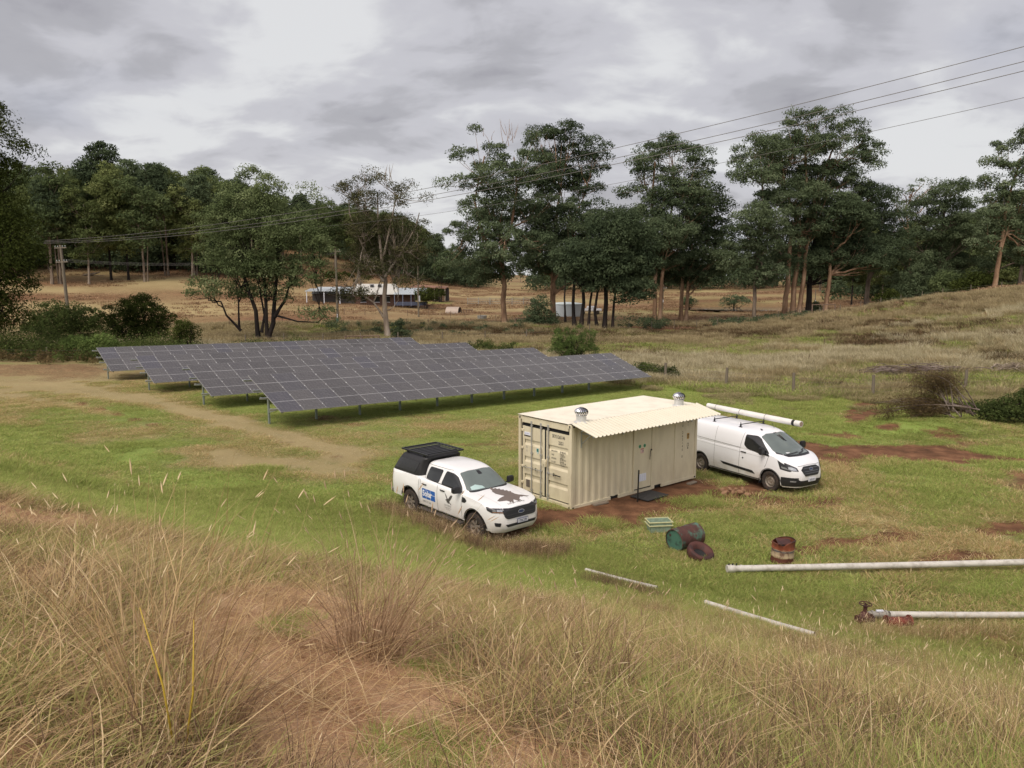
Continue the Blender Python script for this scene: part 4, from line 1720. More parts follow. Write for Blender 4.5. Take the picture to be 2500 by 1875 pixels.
# ------------------------------------------------------------------ vehicles
def dirty_white(name, tint=(0.80, 0.80, 0.79), z0=0.30, z1=0.95):
    """white paint with a film of earth low on the body (object space)"""
    m = NT(name)
    co = m.tc.outputs['Object']
    sp = m.n('ShaderNodeSeparateXYZ')
    m.t.links.new(co, sp.inputs[0])
    n = m.noise(3.0, 5, 0.65, co, stretch=(1, 1, 2))
    low = m.n('ShaderNodeMapRange')
    low.inputs[1].default_value, low.inputs[2].default_value = z1, z0
    m.t.links.new(sp.outputs[2], low.inputs[0])
    f = m.math('MULTIPLY', low.outputs[0], m.math('MULTIPLY_ADD', n, 1.5, -.25), clamp=True)
    c = m.mix(m.math('MULTIPLY', f, .8), tint, srgb(178, 158, 122, .95))
    m.inp(Base_Color=c, Roughness=m.math('MULTIPLY_ADD', f, .4, .28))
    m.b.inputs['Coat Weight'].default_value = 0.5
    m.b.inputs['Coat Roughness'].default_value = 0.06
    return m.m


def glass_mat(name, col, rough=.06):
    m = NT(name)
    c = m.mix(m.noise(1.7, 3, .5), col, tuple(v * 1.7 + .004 for v in col))
    m.inp(Base_Color=c, Roughness=rough)
    m.b.inputs['Specular IOR Level'].default_value = 0.55
    return m.m


M_UPAINT = dirty_white('ute_paint')
M_VPAINT = dirty_white('van_paint', (0.80, 0.81, 0.83), .25, 1.0)
M_SIDEGLASS = glass_mat('dark_glass', (0.012, 0.013, 0.013))
M_SCREEN = glass_mat('windscreen', (0.10, 0.12, 0.115), .05)
M_PLASTIC = mat('black_plastic', (0.018, 0.018, 0.02), .45, 0, .15, 9)
M_CANOPY = mat('black_canopy', (0.016, 0.016, 0.018), .5, 0, .2, 7, dirt=(.06, .05, .045), dirt_amt=.25)
M_TYRE = mat('tyre', (0.028, 0.024, 0.021), .85, 0, .3, 9, .2, 60, dirt=srgb(120, 90, 66, .7), dirt_amt=.55)
M_RIM = mat('muddy_rim', (0.30, 0.27, 0.23), .5, .4, .25, 8, dirt=srgb(130, 98, 70, .8), dirt_amt=.7)
M_SEAM = mat('panel_gap', (0.13, 0.13, 0.13), .8)
M_LAMP = mat('lamp_glass', (0.34, 0.35, 0.37), .12, .5, .3, 14)
M_LAMPD = mat('lamp_housing', (0.045, 0.045, 0.05), .2, .1, .3, 14)
M_RED = mat('tail_lamp', (0.28, 0.015, 0.012), .15)
M_AMBER = mat('amber_lens', (0.34, .14, .05), .2)
M_PLATE = mat('plate_white', (0.62, 0.63, 0.66), .4)
M_PLATEB = mat('plate_blue', (0.03, 0.04, 0.12), .4)


def slice_pts(xr, xf, w, n, N=56):
    pts = []
    xc, a = (xr + xf) / 2, (xf - xr) / 2
    for k in range(N):
        t = 2 * PI * k / N
        c, s = math.cos(t), math.sin(t)
        pts.append((xc + a * math.copysign(abs(c) ** (2 / n), c), w * math.copysign(abs(s) ** (2 / n), s)))
    return pts


def stack(bm, slices, N=72, bow=0.0, zbow=0.0, cap=True):
    """loft of horizontal slices (z, xr, xf, w, n)"""
    rings = []
    for z, xr, xf, w, n in slices:
        r = []
        xc = (xr + xf) / 2
        for x, y in slice_pts(xr, xf, w, n, N):
            if x > xc:
                q = (y / max(w, .01)) ** 2
                x -= bow * q * min(1, w / .5)
            r.append(bm.verts.new((x, y, z)))
        rings.append(r)
    for a, b in zip(rings, rings[1:]):
        for k in range(N):
            bm.faces.new((a[k], a[(k + 1) % N], b[(k + 1) % N], b[k]))
    if cap:
        bm.faces.new(rings[-1])


def hull(bm, xs, sec):
    """loft of cross sections; sec(x) gives points from the sill over the top centre (one half, y >= 0)"""
    rows = []
    for x in xs:
        h = sec(x)
        full = [(p[0], -p[1], p[2]) for p in h] + [(p[0], p[1], p[2]) for p in h[::-1][1:]]
        rows.append([bm.verts.new(p) for p in full])
    m = len(rows[0])
    for a, b in zip(rows, rows[1:]):
        for k in range(m - 1):
            bm.faces.new((a[k], b[k], b[k + 1], a[k + 1]))
    for r, flip in ((rows[0], False), (rows[-1], True)):
        for k in range(m // 2):
            q = [r[k], r[k + 1], r[m - 2 - k], r[m - 1 - k]]
            q = list(dict.fromkeys(q))
            if len(q) >= 3:
                bm.faces.new(q if not flip else q[::-1])


def stations(x0, x1, dx, arches, Ra, extra=()):
    s = set(np.round(np.arange(x0, x1 + 1e-6, dx), 4))
    s |= {x0, x1}
    for xw in arches:
        s = {v for v in s if abs(v - xw) > Ra + .02}
        for k in range(19):
            s.add(round(xw + Ra * math.cos(PI * k / 18), 4))
        s |= {round(xw - Ra - .015, 4), round(xw + Ra + .015, 4)}
    s |= set(extra)
    return sorted(s)


class Shell:
    """ray casting onto the body so trims, glass and lettering follow its surface"""

    def __init__(self, objs):
        bm = bmesh.new()
        for o in objs:
            bm.from_mesh(o.data)
        self.t = BVHTree.FromBMesh(bm)
        bm.free()

    def cast(self, axis, a, b, off):
        """axis: 'R' right side (-y), 'L' left side, 'F' front, 'B' rear, 'T' top; a, b the two other coordinates"""
        o, d = {'R': (Vector((a, -4, b)), Vector((0, 1, 0))), 'L': (Vector((a, 4, b)), Vector((0, -1, 0))),
                'F': (Vector((6, a, b)), Vector((-1, 0, 0))), 'B': (Vector((-6, a, b)), Vector((1, 0, 0))),
                'T': (Vector((a, b, 5)), Vector((0, 0, -1)))}[axis]
        h = self.t.ray_cast(o, d)
        if h[0] is None:
            return None
        return h[0] - d * off

    def decal(self, name, poly, axis, off, material, parent, grid=.06, thick=0.0):
        bm = bmesh.new()
        bm.faces.new([bm.verts.new((p[0], p[1], 0)) for p in poly])
        xs, ys = [p[0] for p in poly], [p[1] for p in poly]
        for lo, hi, nrm in ((min(xs), max(xs), (1, 0, 0)), (min(ys), max(ys), (0, 1, 0))):
            v = lo + grid
            while v < hi - 1e-4:
                bmesh.ops.bisect_plane(bm, geom=bm.verts[:] + bm.edges[:] + bm.faces[:], plane_co=Vector(nrm) * v, plane_no=nrm)
                v += grid
        last = None
        bad = []
        for v in bm.verts:
            p = self.cast(axis, v.co.x, v.co.y, off)
            if p is None:
                bad.append(v)
            else:
                v.co = p
        if bad:
            bmesh.ops.delete(bm, geom=bad, context='VERTS')
        if thick > 0:
            r = bmesh.ops.extrude_face_region(bm, geom=bm.faces[:])
            d = {'R': (0, 1, 0), 'L': (0, -1, 0), 'F': (-1, 0, 0), 'B': (1, 0, 0), 'T': (0, 0, -1)}[axis]
            bmesh.ops.translate(bm, verts=[e for e in r['geom'] if isinstance(e, bmesh.types.BMVert)], vec=Vector(d) * thick)
        for f in bm.faces:
            f.smooth = thick == 0
        bmesh.ops.recalc_face_normals(bm, faces=bm.faces[:]) if thick > 0 else None
        # make the sheet face outwards
        out_d = {'R': (0, -1, 0), 'L': (0, 1, 0), 'F': (1, 0, 0), 'B': (-1, 0, 0), 'T': (0, 0, 1)}[axis]
        if thick == 0:
            for f in bm.faces:
                f.normal_update()
                if f.normal.dot(Vector(out_d)) < 0:
                    f.normal_flip()
        me = bpy.data.meshes.new(name)
        bm.to_mesh(me)
        bm.free()
        return link(name, me, parent, material)

    def line(self, name, pts, axis, w, off, material, parent):
        """thin strip along a polyline in projection coordinates"""
        bm = bmesh.new()
        P = []
        for (x0, y0), (x1, y1) in zip(pts, pts[1:]):
            n = max(1, int(math.hypot(x1 - x0, y1 - y0) / .05))
            for i in range(n):
                P.append((x0 + (x1 - x0) * i / n, y0 + (y1 - y0) * i / n))
        P.append(pts[-1])
        prev = None
        for i, (x, y) in enumerate(P):
            a, b = P[max(0, i - 1)], P[min(len(P) - 1, i + 1)]
            dx, dy = b[0] - a[0], b[1] - a[1]
            L = math.hypot(dx, dy) or 1
            nx, ny = -dy / L * w / 2, dx / L * w / 2
            p, q = self.cast(axis, x + nx, y + ny, off), self.cast(axis, x - nx, y - ny, off)
            if p is None or q is None:
                prev = None
                continue
            cur = (bm.verts.new(p), bm.verts.new(q))
            if prev:
                bm.faces.new((prev[0], prev[1], cur[1], cur[0]))
            prev = cur
        me = bpy.data.meshes.new(name)
        bm.to_mesh(me)
        bm.free()
        return link(name, me, parent, material)


def rounded(pts, r=.04, n=4):
    """round the corners of a polygon"""
    out_ = []
    m = len(pts)
    for i in range(m):
        p0, p1, p2 = Vector(pts[i - 1]), Vector(pts[i]), Vector(pts[(i + 1) % m])
        a, b = (p0 - p1), (p2 - p1)
        ra = min(r, a.length * .45, b.length * .45)
        a, b = p1 + a.normalized() * ra, p1 + b.normalized() * ra
        for k in range(n + 1):
            t = k / n
            q = a * (1 - t) ** 2 + p1 * 2 * t * (1 - t) + b * t * t
            out_.append((q.x, q.y))
    return out_


def wheel(parent, x, y, r, w, side, rim_r, kind):
    t = empty('wheel', (x, y, r), 0, parent)
    M = Matrix.Rotation(PI / 2 * side, 4, 'X')          # lathe axis z -> outward y
    mb = MB()
    h = w / 2
    mb.lathe([(rim_r, -h * .8), (rim_r + .03, -h * .98), (r * .93, -h), (r * .985, -h * .8), (r, -h * .5), (r, h * .5), (r * .985, h * .8),
              (r * .93, h), (rim_r + .03, h * .98), (rim_r, h * .8), (rim_r - .01, h * .5)], 40, M)
    # tread blocks
    for k in range(36):
        a = 2 * PI * k / 36
        for yy in (-.32, .32):
            c = Vector((math.cos(a) * r, 0, math.sin(a) * r)) + Vector((0, yy * w, 0))
            mb.box(c, (.035, w * .26, .016), Euler((0, PI / 2 - a, 0)).to_quaternion())
    mb.build('tyre', M_TYRE, t, smooth='auto')
    mb = MB()
    if kind == 'alloy':
        mb.lathe([(rim_r, h * .78), (rim_r - .012, h * .6), (rim_r - .03, h * .1), (rim_r - .035, -h * .3)], 36, M)
        for k in range(6):
            a = 2 * PI * k / 6 + .3
            for s in (-.13, .13):
                p0 = M @ Vector((.05 * math.cos(a), .05 * math.sin(a), h * .55))
                p1 = M @ Vector(((rim_r - .015) * math.cos(a + s), (rim_r - .015) * math.sin(a + s), h * .55))
                mb.beam(p0, p1, .035, .03)
        mb.bar(M @ Vector((0, 0, h * .3)), M @ Vector((0, 0, h * .66)), .06, seg=16)
    else:
        mb.lathe([(rim_r, h * .78), (rim_r - .012, h * .6), (rim_r - .03, h * .30), (rim_r * .82, h * .34), (rim_r * .6, h * .62), (rim_r * .45, h * .60),
                  (rim_r * .40, h * .40), (rim_r * .22, h * .40), (rim_r * .20, h * .52), (.001, h * .52)], 36, M)
        for k in range(16):
            a = 2 * PI * k / 16
            p = M @ Vector((rim_r * .72 * math.cos(a), rim_r * .72 * math.sin(a), h * .50))
            mb.bar(p - Vector((0, .004, 0)), p + Vector((0, .004 + .006, 0)) if side < 0 else p - Vector((0, .016, 0)), .014, seg=8)
    mb.build('rim', M_RIM, t, smooth='auto')
    mb = MB()
    mb.bar(M @ Vector((0, 0, -h * .2)), M @ Vector((0, 0, h * .05)), rim_r * .96, seg=28)
    mb.build('brake_disc', M_DARKMETAL, t)
    return t


EAGLE = [(0, .02), (.10, .05), (.22, .12), (.30, .14), (.38, .22), (.40, .34), (.34, .40), (.44, .42), (.40, .50), (.50, .50), (.46, .58), (.56, .60), (.52, .68),
         (.62, .68), (.60, .76), (.70, .74), (.72, .84), (.80, .78), (.84, .66), (.90, .60), (.93, .44), (.86, .30), (.80, .22), (.92, .20), (1.05, .17), (1.22, .10),
         (1.18, .05), (1.05, .02), (.95, .0), (.90, -.06), (.94, -.12), (.85, -.08), (.82, -.16), (.76, -.08), (.70, -.02), (.62, -.10), (.58, -.18), (.55, -.10),
         (.46, -.14), (.50, -.06), (.42, .0), (.36, .04), (.30, .02), (.22, .04), (.12, .0)]
EAGLE_UP = [(.0, 1.0), (.06, .92), (.12, .78), (.20, .62), (.26, .50), (.20, .42), (.10, .38), (.14, .32), (.22, .32), (.28, .24), (.24, .14), (.34, .18), (.36, .06),
            (.44, .14), (.48, .02), (.54, .14), (.62, .10), (.74, .02), (.80, .06), (.70, .14), (.60, .22), (.58, .34), (.66, .44), (.76, .60), (.86, .78), (.92, 1.0),
            (.84, .94), (.80, 1.02), (.74, .92), (.68, .96), (.64, .84), (.56, .76), (.50, .64), (.44, .56), (.38, .54), (.30, .66), (.20, .84), (.10, .96)]


def build_ute():
    K = .965
    x0, y0, yaw = -1.37, 21.885, R(-49)
    root = thing('utility_vehicle', 'white dual cab ute with black canopy and an eagle on its bonnet', 'ute', (x0, y0, gz(x0, y0) + .01), yaw)
    root.scale = (K, K, K)
    XR, XF, RA = -2.76, 2.56, .475
    WH = (-1.61, 1.61)

    def zb(x):
        if x < -1.08:
            return 1.30
        if x < 1.1:
            return 1.285 - .055 * (x + 1.08) / 2.18
        t = (x - 1.1) / 1.46
        return 1.23 - .13 * t - .10 * t ** 4

    def half(x, z):
        w = np.interp(z, [.35, .55, .80, 1.02, 1.18, 1.32], [.86, .90, .925, .925, .90, .86])
        if x > 1.75:
            t = min(1, (x - 1.75) / .86)
            w *= (1 - t ** 3.0) ** (1 / 3.0)
        if x < -2.3:
            t = min(1, (-2.3 - x) / .62)
            w *= (1 - t ** 4.0 * .5)
        for xw in WH:
            w += .018 * math.exp(-((x - xw) / .42) ** 4) * (1 if z < 1.05 else .3)
        return w

    def sec(x):
        zt = zb(x)
        zl = .46 if abs(x) < 1.2 else (.40 if x > 0 else .50)
        if x > 2.2:
            zl = .36
        for xw in WH:
            if abs(x - xw) < RA:
                zl = max(zl, .42 + math.sqrt(max(0, RA ** 2 - (x - xw) ** 2)))
        pts = []
        for t in (0, .10, .25, .42, .58, .74, .87, .95):
            z = zl + (zt - zl) * t
            pts.append([x, half(x, z), z])
        wb = half(x, zt)
        drop = .0 if x < -1.0 else .055
        pts += [[x, wb - .02, zt - .012], [x, wb - .07, zt + .0]]
        for f in (.8, .55, .3, .0):
            pts.append([x, (wb - .07) * f, zt + drop * (1 - f ** 2) * min(1, wb / .5)])
        # lean the nose back above the bumper line
        if x > 1.9:
            k = min(1, (x - 1.9) / .6)
            for p in pts:
                z = p[2]
                if z > .62:
                    p[0] -= k * (.10 * ((z - .62) / .5) ** 1.4)
                elif z < .5:
                    p[0] -= k * .10 * (.5 - z) / .14
        return [tuple(p) for p in pts]
    bm = bmesh.new()
    hull(bm, stations(XR, XF, .08, WH, RA, (-1.13, -1.03, 2.36, 2.44, 2.50, 2.53, 2.55)), sec)
    bmesh.ops.recalc_face_normals(bm, faces=bm.faces[:])
    me = bpy.data.meshes.new('body')
    bm.to_mesh(me)
    bm.free()
    body = link('body', me, root, M_UPAINT)
    auto_smooth(me, .7)
    bm = bmesh.new()
    stack(bm, [(1.20, -1.13, 1.34, .83, 7), (1.27, -1.13, 1.24, .815, 7), (1.40, -1.12, 1.06, .77, 7), (1.55, -1.10, .82, .715, 7), (1.66, -1.08, .62, .665, 6.5),
               (1.715, -1.05, .48, .635, 6), (1.755, -1.00, .33, .59, 5.5), (1.785, -.90, .12, .50, 5), (1.80, -.70, -.10, .34, 4), (1.806, -.45, -.28, .12, 3)], bow=.10)
    bmesh.ops.recalc_face_normals(bm, faces=bm.faces[:])
    me = bpy.data.meshes.new('cab')
    bm.to_mesh(me)
    bm.free()
    cab = link('cab', me, root, M_UPAINT)
    auto_smooth(me, .8)
    # inner wheel housings and chassis
    mb = MB()
    mb.box((0, 0, .62), (4.9, 1.30, .30))
    for xw in WH:
        mb.box((xw, 0, .72), (.94, 1.62, .34))
    mb.build('underbody', M_BLACK, root)
    for xw in WH:
        for sd in (-1, 1):
            wheel(root, xw, sd * .785, .395, .255, -sd, .225, 'alloy')
    S = Shell([body])
    C_ = Shell([cab])
    BC = Shell([body, cab])
    # black arch lips
    for ax, nm in (('R', 'r'), ('L', 'l')):
        for xw in WH:
            pts = [(xw + (RA + .022) * math.cos(a), .42 + (RA + .022) * math.sin(a)) for a in np.linspace(.04, PI - .04, 26)]
            S.line('arch_lip', pts, ax, .035, .008, M_PLASTIC, root)
    # glass
    for ax in 'RL':
        C_.decal('side_window', rounded([(-.90, 1.30), (-.22, 1.27), (-.13, 1.66), (-.80, 1.655)], .07), ax, .008, M_SIDEGLASS, cab, .03)
        C_.decal('side_window', rounded([(-.09, 1.265), (.93, 1.24), (.86, 1.36), (.58, 1.575), (.36, 1.65), (.02, 1.665)], .06), ax, .008, M_SIDEGLASS, cab, .03)
        C_.line('window_trim', [(-.95, 1.285), (.95, 1.236)], ax, .022, .012, M_PLASTIC, cab)
        C_.line('pillar_shadow', [(-1.05, 1.70), (.26, 1.715)], ax, .010, .004, M_SEAM, cab)
        BC.line('door_seam', [(-1.06, 1.29), (-1.03, .96), (-1.10, .47)], ax, .012, .004, M_SEAM, body)
        BC.line('door_seam', [(-.17, 1.27), (-.14, .47)], ax, .012, .004, M_SEAM, body)
        BC.line('door_seam', [(1.06, 1.24), (1.03, .96), (1.03, .47)], ax, .012, .004, M_SEAM, body)
        BC.line('sill_seam', [(-1.10, .475), (1.03, .475)], ax, .010, .004, M_SEAM, body)
        S.line('bed_seam', [(-1.13, 1.29), (-1.13, .52)], ax, .014, .004, M_SEAM, body)
        for hx in (-.82, .11):
            p = S.cast(ax, hx, 1.13, .0)
            sg = -1 if ax == 'R' else 1
            hb = MB()
            hb.box((hx, p.y + sg * .028, 1.13), (.22, .022, .036))
            hb.box((hx - .09, p.y + sg * .012, 1.13), (.03, .03, .03))
            hb.box((hx + .09, p.y + sg * .012, 1.13), (.03, .03, .03))
            hb.build('door_handle', M_PLASTIC, body, bevel=.008, seg=2)
        S.decal('side_vent', rounded([(1.06, 1.15), (1.20, 1.13), (1.28, 1.07), (1.20, 1.00), (1.06, .99)], .02), ax, .006, M_PLASTIC, body)
        # mirror
        sg = -1 if ax == 'R' else 1
        mi = MB()
        mi.box((.93, sg * 1.02, 1.32), (.13, .25, .20))
        for v in mi.bm.verts:
            if abs(v.co.y) > 1.1:
                v.co.z = 1.32 + (v.co.z - 1.32) * .8
                v.co.x -= .04
        mi.box((.93, sg * .88, 1.25), (.06, .14, .05))
        mi.build('door_mirror', M_PLASTIC, cab, bevel=.03, seg=3)
        # side step
        st = MB()
        st.beam((-1.05, sg * .90, .365), (1.05, sg * .90, .365), .16, .055)
        for q in (-.85, 0, .85):
            st.beam((q, sg * .60, .42), (q, sg * .88, .37), .05, .04)
        st.build('side_step', mat('step_rubber', (.05, .045, .04), .7, 0, .2, 8, dirt=srgb(120, 95, 70, .7), dirt_amt=.5), root, bevel=.008)
        # lamps
        BC.decal('headlamp', rounded([(2.10, 1.09), (2.47, 1.03), (2.47, .935), (2.28, .935), (2.15, .99)], .02), ax, .012, M_LAMPD, body, .04)
        BC.decal('tail_lamp', rounded([(-2.72, 1.22), (-2.63, 1.22), (-2.63, .88), (-2.71, .88)], .02), ax, .012, M_RED, body)
    for sg in (-1, 1):
        BC.decal('headlamp', rounded([(sg * .86, 1.07), (sg * .58, 1.04), (sg * .60, .93), (sg * .84, .955)], .015), 'F', .014, M_LAMPD, body, .03)
        for q in (.79, .71, .645):
            BC.decal('lamp_reflector', rounded([(sg * (q - .034), .965), (sg * (q + .034), .965), (sg * (q + .030), 1.03), (sg * (q - .03), 1.028)], .02), 'F', .022, M_LAMP, body, .03)
        BC.decal('indicator', rounded([(sg * .60, .935), (sg * .83, .955), (sg * .83, .968), (sg * .60, .952)], .004), 'F', .024, M_AMBER, body, .03)
        BC.decal('fog_lamp_recess', rounded([(sg * .66, .66), (sg * .80, .67), (sg * .78, .56), (sg * .68, .555)], .02), 'F', .010, M_PLASTIC, body, .04)
    C_.decal('windscreen', rounded([(-.735, 1.285), (.735, 1.285), (.565, 1.67), (.3, 1.70), (-.3, 1.70), (-.565, 1.67)], .05), 'F', .010, M_SCREEN, cab, .03)
    C_.line('wiper_cowl', [(-.70, 1.272), (.70, 1.272)], 'F', .035, .016, M_PLASTIC, cab)
    C_.decal('dash_papers', [(-.62, 1.30), (-.18, 1.31), (-.22, 1.36), (-.42, 1.41), (-.60, 1.37)], 'F', .014, mat('papers', (.42, .56, .54), .3), cab)
    C_.decal('mirror_bracket', rounded([(-.06, 1.60), (.09, 1.60), (.07, 1.68), (-.04, 1.68)], .02), 'F', .014, M_PLASTIC, cab)
    # grille, badge plate, bumper slot
    g = BC.decal('grille', rounded([(-.56, 1.03), (.56, 1.03), (.60, .95), (.55, .79), (.46, .755), (-.46, .755), (-.55, .79), (-.60, .95)], .05), 'F', .022, M_PLASTIC, body, .06, thick=.03)
    for z in (.985, .86, .80):
        BC.line('grille_bar', [(-.52, z), (.52, z)], 'F', .022, .034, mat('grille_trim', (.04, .04, .042), .35), g)
    BC.decal('badge', [(.115 * math.cos(a), .90 + .052 * math.sin(a)) for a in np.linspace(0, 2 * PI, 28)[:-1]], 'F', .040, mat('badge_rim', (.5, .5, .5), .25, .8), g, .05)
    BC.decal('badge_field', [(.098 * math.cos(a), .90 + .040 * math.sin(a)) for a in np.linspace(0, 2 * PI, 28)[:-1]], 'F', .043, mat('badge_blue', (.02, .03, .07), .25), g, .05)
    BC.decal('bumper_slot', rounded([(-.56, .61), (.56, .61), (.50, .535), (-.50, .535)], .02), 'F', .012, M_PLASTIC, body, .06)
    pl = MB()
    pl.box((2.60, 0.02, .655), (.012, .40, .135))
    plate = pl.build('number_plate', M_PLATEB, root, bevel=.003)
    pl = MB()
    pl.box((2.607, 0.02, .655), (.006, .37, .105))
    pl.build('plate_field', M_PLATE, plate)
    MF = Matrix(((0, 0, 1, 2.6115), (1, 0, 0, .02), (0, 1, 0, .622), (0, 0, 0, 1)))
    text_obj('plate_lettering', '1YAC 278', .096, MF, M_PLATEB, plate, xs=.66, align='CENTER', bold=.003)
    # bonnet creases: their shade painted on as two flat grey strips
    for sg in (-1, 1):
        BC.line('bonnet_crease_shade', [(1.35, sg * .60), (2.30, sg * .52)], 'T', .014, .004, mat('crease_shade_paint', (.60, .60, .60), .4), body)
    # eagle and writing on the bonnet and doors
    gm = mat('brown_grey_vinyl', srgb(120, 108, 100, .8), .45)

    def bonnet(u, v):
        # u across the picture (left-right as seen from the front), v up the bonnet
        return (2.36 - v * 1.15, -.42 + u * .92)
    BC.decal('eagle_sticker', [bonnet(1.18 - u, v + .16) for u, v in EAGLE], 'T', .005, gm, body, .08)
    Mt = Matrix(((0, -1, 0, 2.355), (1, 0, 0, -.30), (0, 0, 1, 0), (0, 0, 0, 1)))

    def on_top(co):
        p = BC.cast('T', co.x, co.y, .005)
        return p if p else co
    text_obj('bonnet_lettering', 'Soaring for the Energy', .082, Mt, M_INK, body, xs=.82, proj_fn=on_top)

    def on_right(co):
        p = S.cast('R', co.x, co.z, .004)
        return p if p else co
    Ms = lambda x, z: Matrix(((1, 0, 0, x), (0, 0, -1, -2), (0, 1, 0, z), (0, 0, 0, 1)))
    blue = mat('blue_vinyl', (0.02, 0.12, 0.42), .4)
    bx0, bx1, bz0, bz1 = -.93, -.26, .695, 1.00
    S.decal('blue_sign', [(bx0, bz0), (bx1, bz0), (bx1, bz1), (bx0, bz1)], 'R', .003, blue, body, .1)
    wv = mat('white_vinyl', (.78, .79, .80), .4)
    for fx in (.32, .64):
        S.line('sign_line', [(bx0 + (bx1 - bx0) * fx, bz0), (bx0 + (bx1 - bx0) * fx, bz1)], 'R', .014, .0045, wv, body)
    S.line('sign_line', [(bx0, bz0 + .17), (bx1, bz0 + .17)], 'R', .012, .0045, wv, body)
    text_obj('sign_lettering', 'Solar', .26, Ms(-.90, .775), wv, body, xs=.92, bold=.007, proj_fn=lambda c: (S.cast('R', c.x, c.z, .006) or c))
    S_ = mat('grey_vinyl', (.18, .17, .16), .5)
    text_obj('phone_lettering', '0408 127 566', .092, Ms(-.92, .575), S_, body, xs=.82, proj_fn=on_right)
    S.decal('eagle_sticker', [(.22 + .42 * u, .78 + .30 * v) for u, v in EAGLE_UP], 'R', .004, M_INK, body, .1)
    text_obj('door_lettering', 'SOUTHERN', .075, Ms(.20, .705), S_, body, xs=.85, proj_fn=on_right)
    text_obj('door_lettering', 'Energy Systems', .055, Ms(.22, .645), S_, body, xs=.9, proj_fn=on_right)
    text_obj('door_lettering', 'solar and power', .038, Ms(.26, .60), S_, body, xs=.9, proj_fn=on_right)
    # canopy on the tray
    bm = bmesh.new()
    stack(bm, [(1.295, -2.72, -1.15, .86, 9), (1.32, -2.71, -1.15, .86, 9), (1.50, -2.60, -1.13, .81, 9), (1.70, -2.47, -1.10, .75, 8), (1.80, -2.40, -1.02, .71, 7), (1.845, -2.34, -.98, .66, 6), (1.86, -2.2, -1.1, .5, 4)])
    bmesh.ops.recalc_face_normals(bm, faces=bm.faces[:])
    me = bpy.data.meshes.new('canopy')
    bm.to_mesh(me)
    bm.free()
    can = link('canopy', me, root, M_CANOPY)
    auto_smooth(me, .5)
    CS = Shell([can])
    for ax in 'RL':
        CS.decal('canopy_window', rounded([(-2.52, 1.37), (-1.42, 1.37), (-1.26, 1.70), (-2.36, 1.70)], .05), ax, .010, glass_mat('canopy_glass', (.016, .016, .018), .25), can, .1, thick=.008)
    CS.decal('rear_window', rounded([(-.62, 1.42), (.62, 1.42), (.56, 1.72), (-.56, 1.72)], .05), 'B', .008, M_SIDEGLASS, can)
    # platform rack
    rk = MB()
    z = 1.945
    for y in (-.66, .66):
        rk.box((-1.67, y, z), (1.46, .055, .045))
    for x in (-2.39, -.95):
        rk.box((x, 0, z), (.055, 1.30, .045))
    for k in range(7):
        rk.box((-2.20 + k * .178, 0, z + .012), (.085, 1.28, .018))
    for x in (-2.15, -1.25):
        rk.box((x, 0, z - .035), (.05, 1.28, .03))
        for y in (-.60, .60):
            rk.box((x, y, 1.885), (.09, .05, .09))
    rk.build('roof_platform', M_PLASTIC, root, bevel=.006)
    # tailgate, rear bumper
    rb = MB()
    rb.box((-2.80, 0, .55), (.12, 1.66, .16))
    rb.build('rear_bumper', M_CHROME, root, bevel=.03, seg=2)
    ae = MB()
    ae.bar((-1.0, -.40, 1.76), (-1.08, -.42, 1.95), .006, seg=6)
    ae.build('aerial', M_PLASTIC, cab)
    KEEP_OUT.append((x0, y0, 2.45, .75, yaw))
    return root


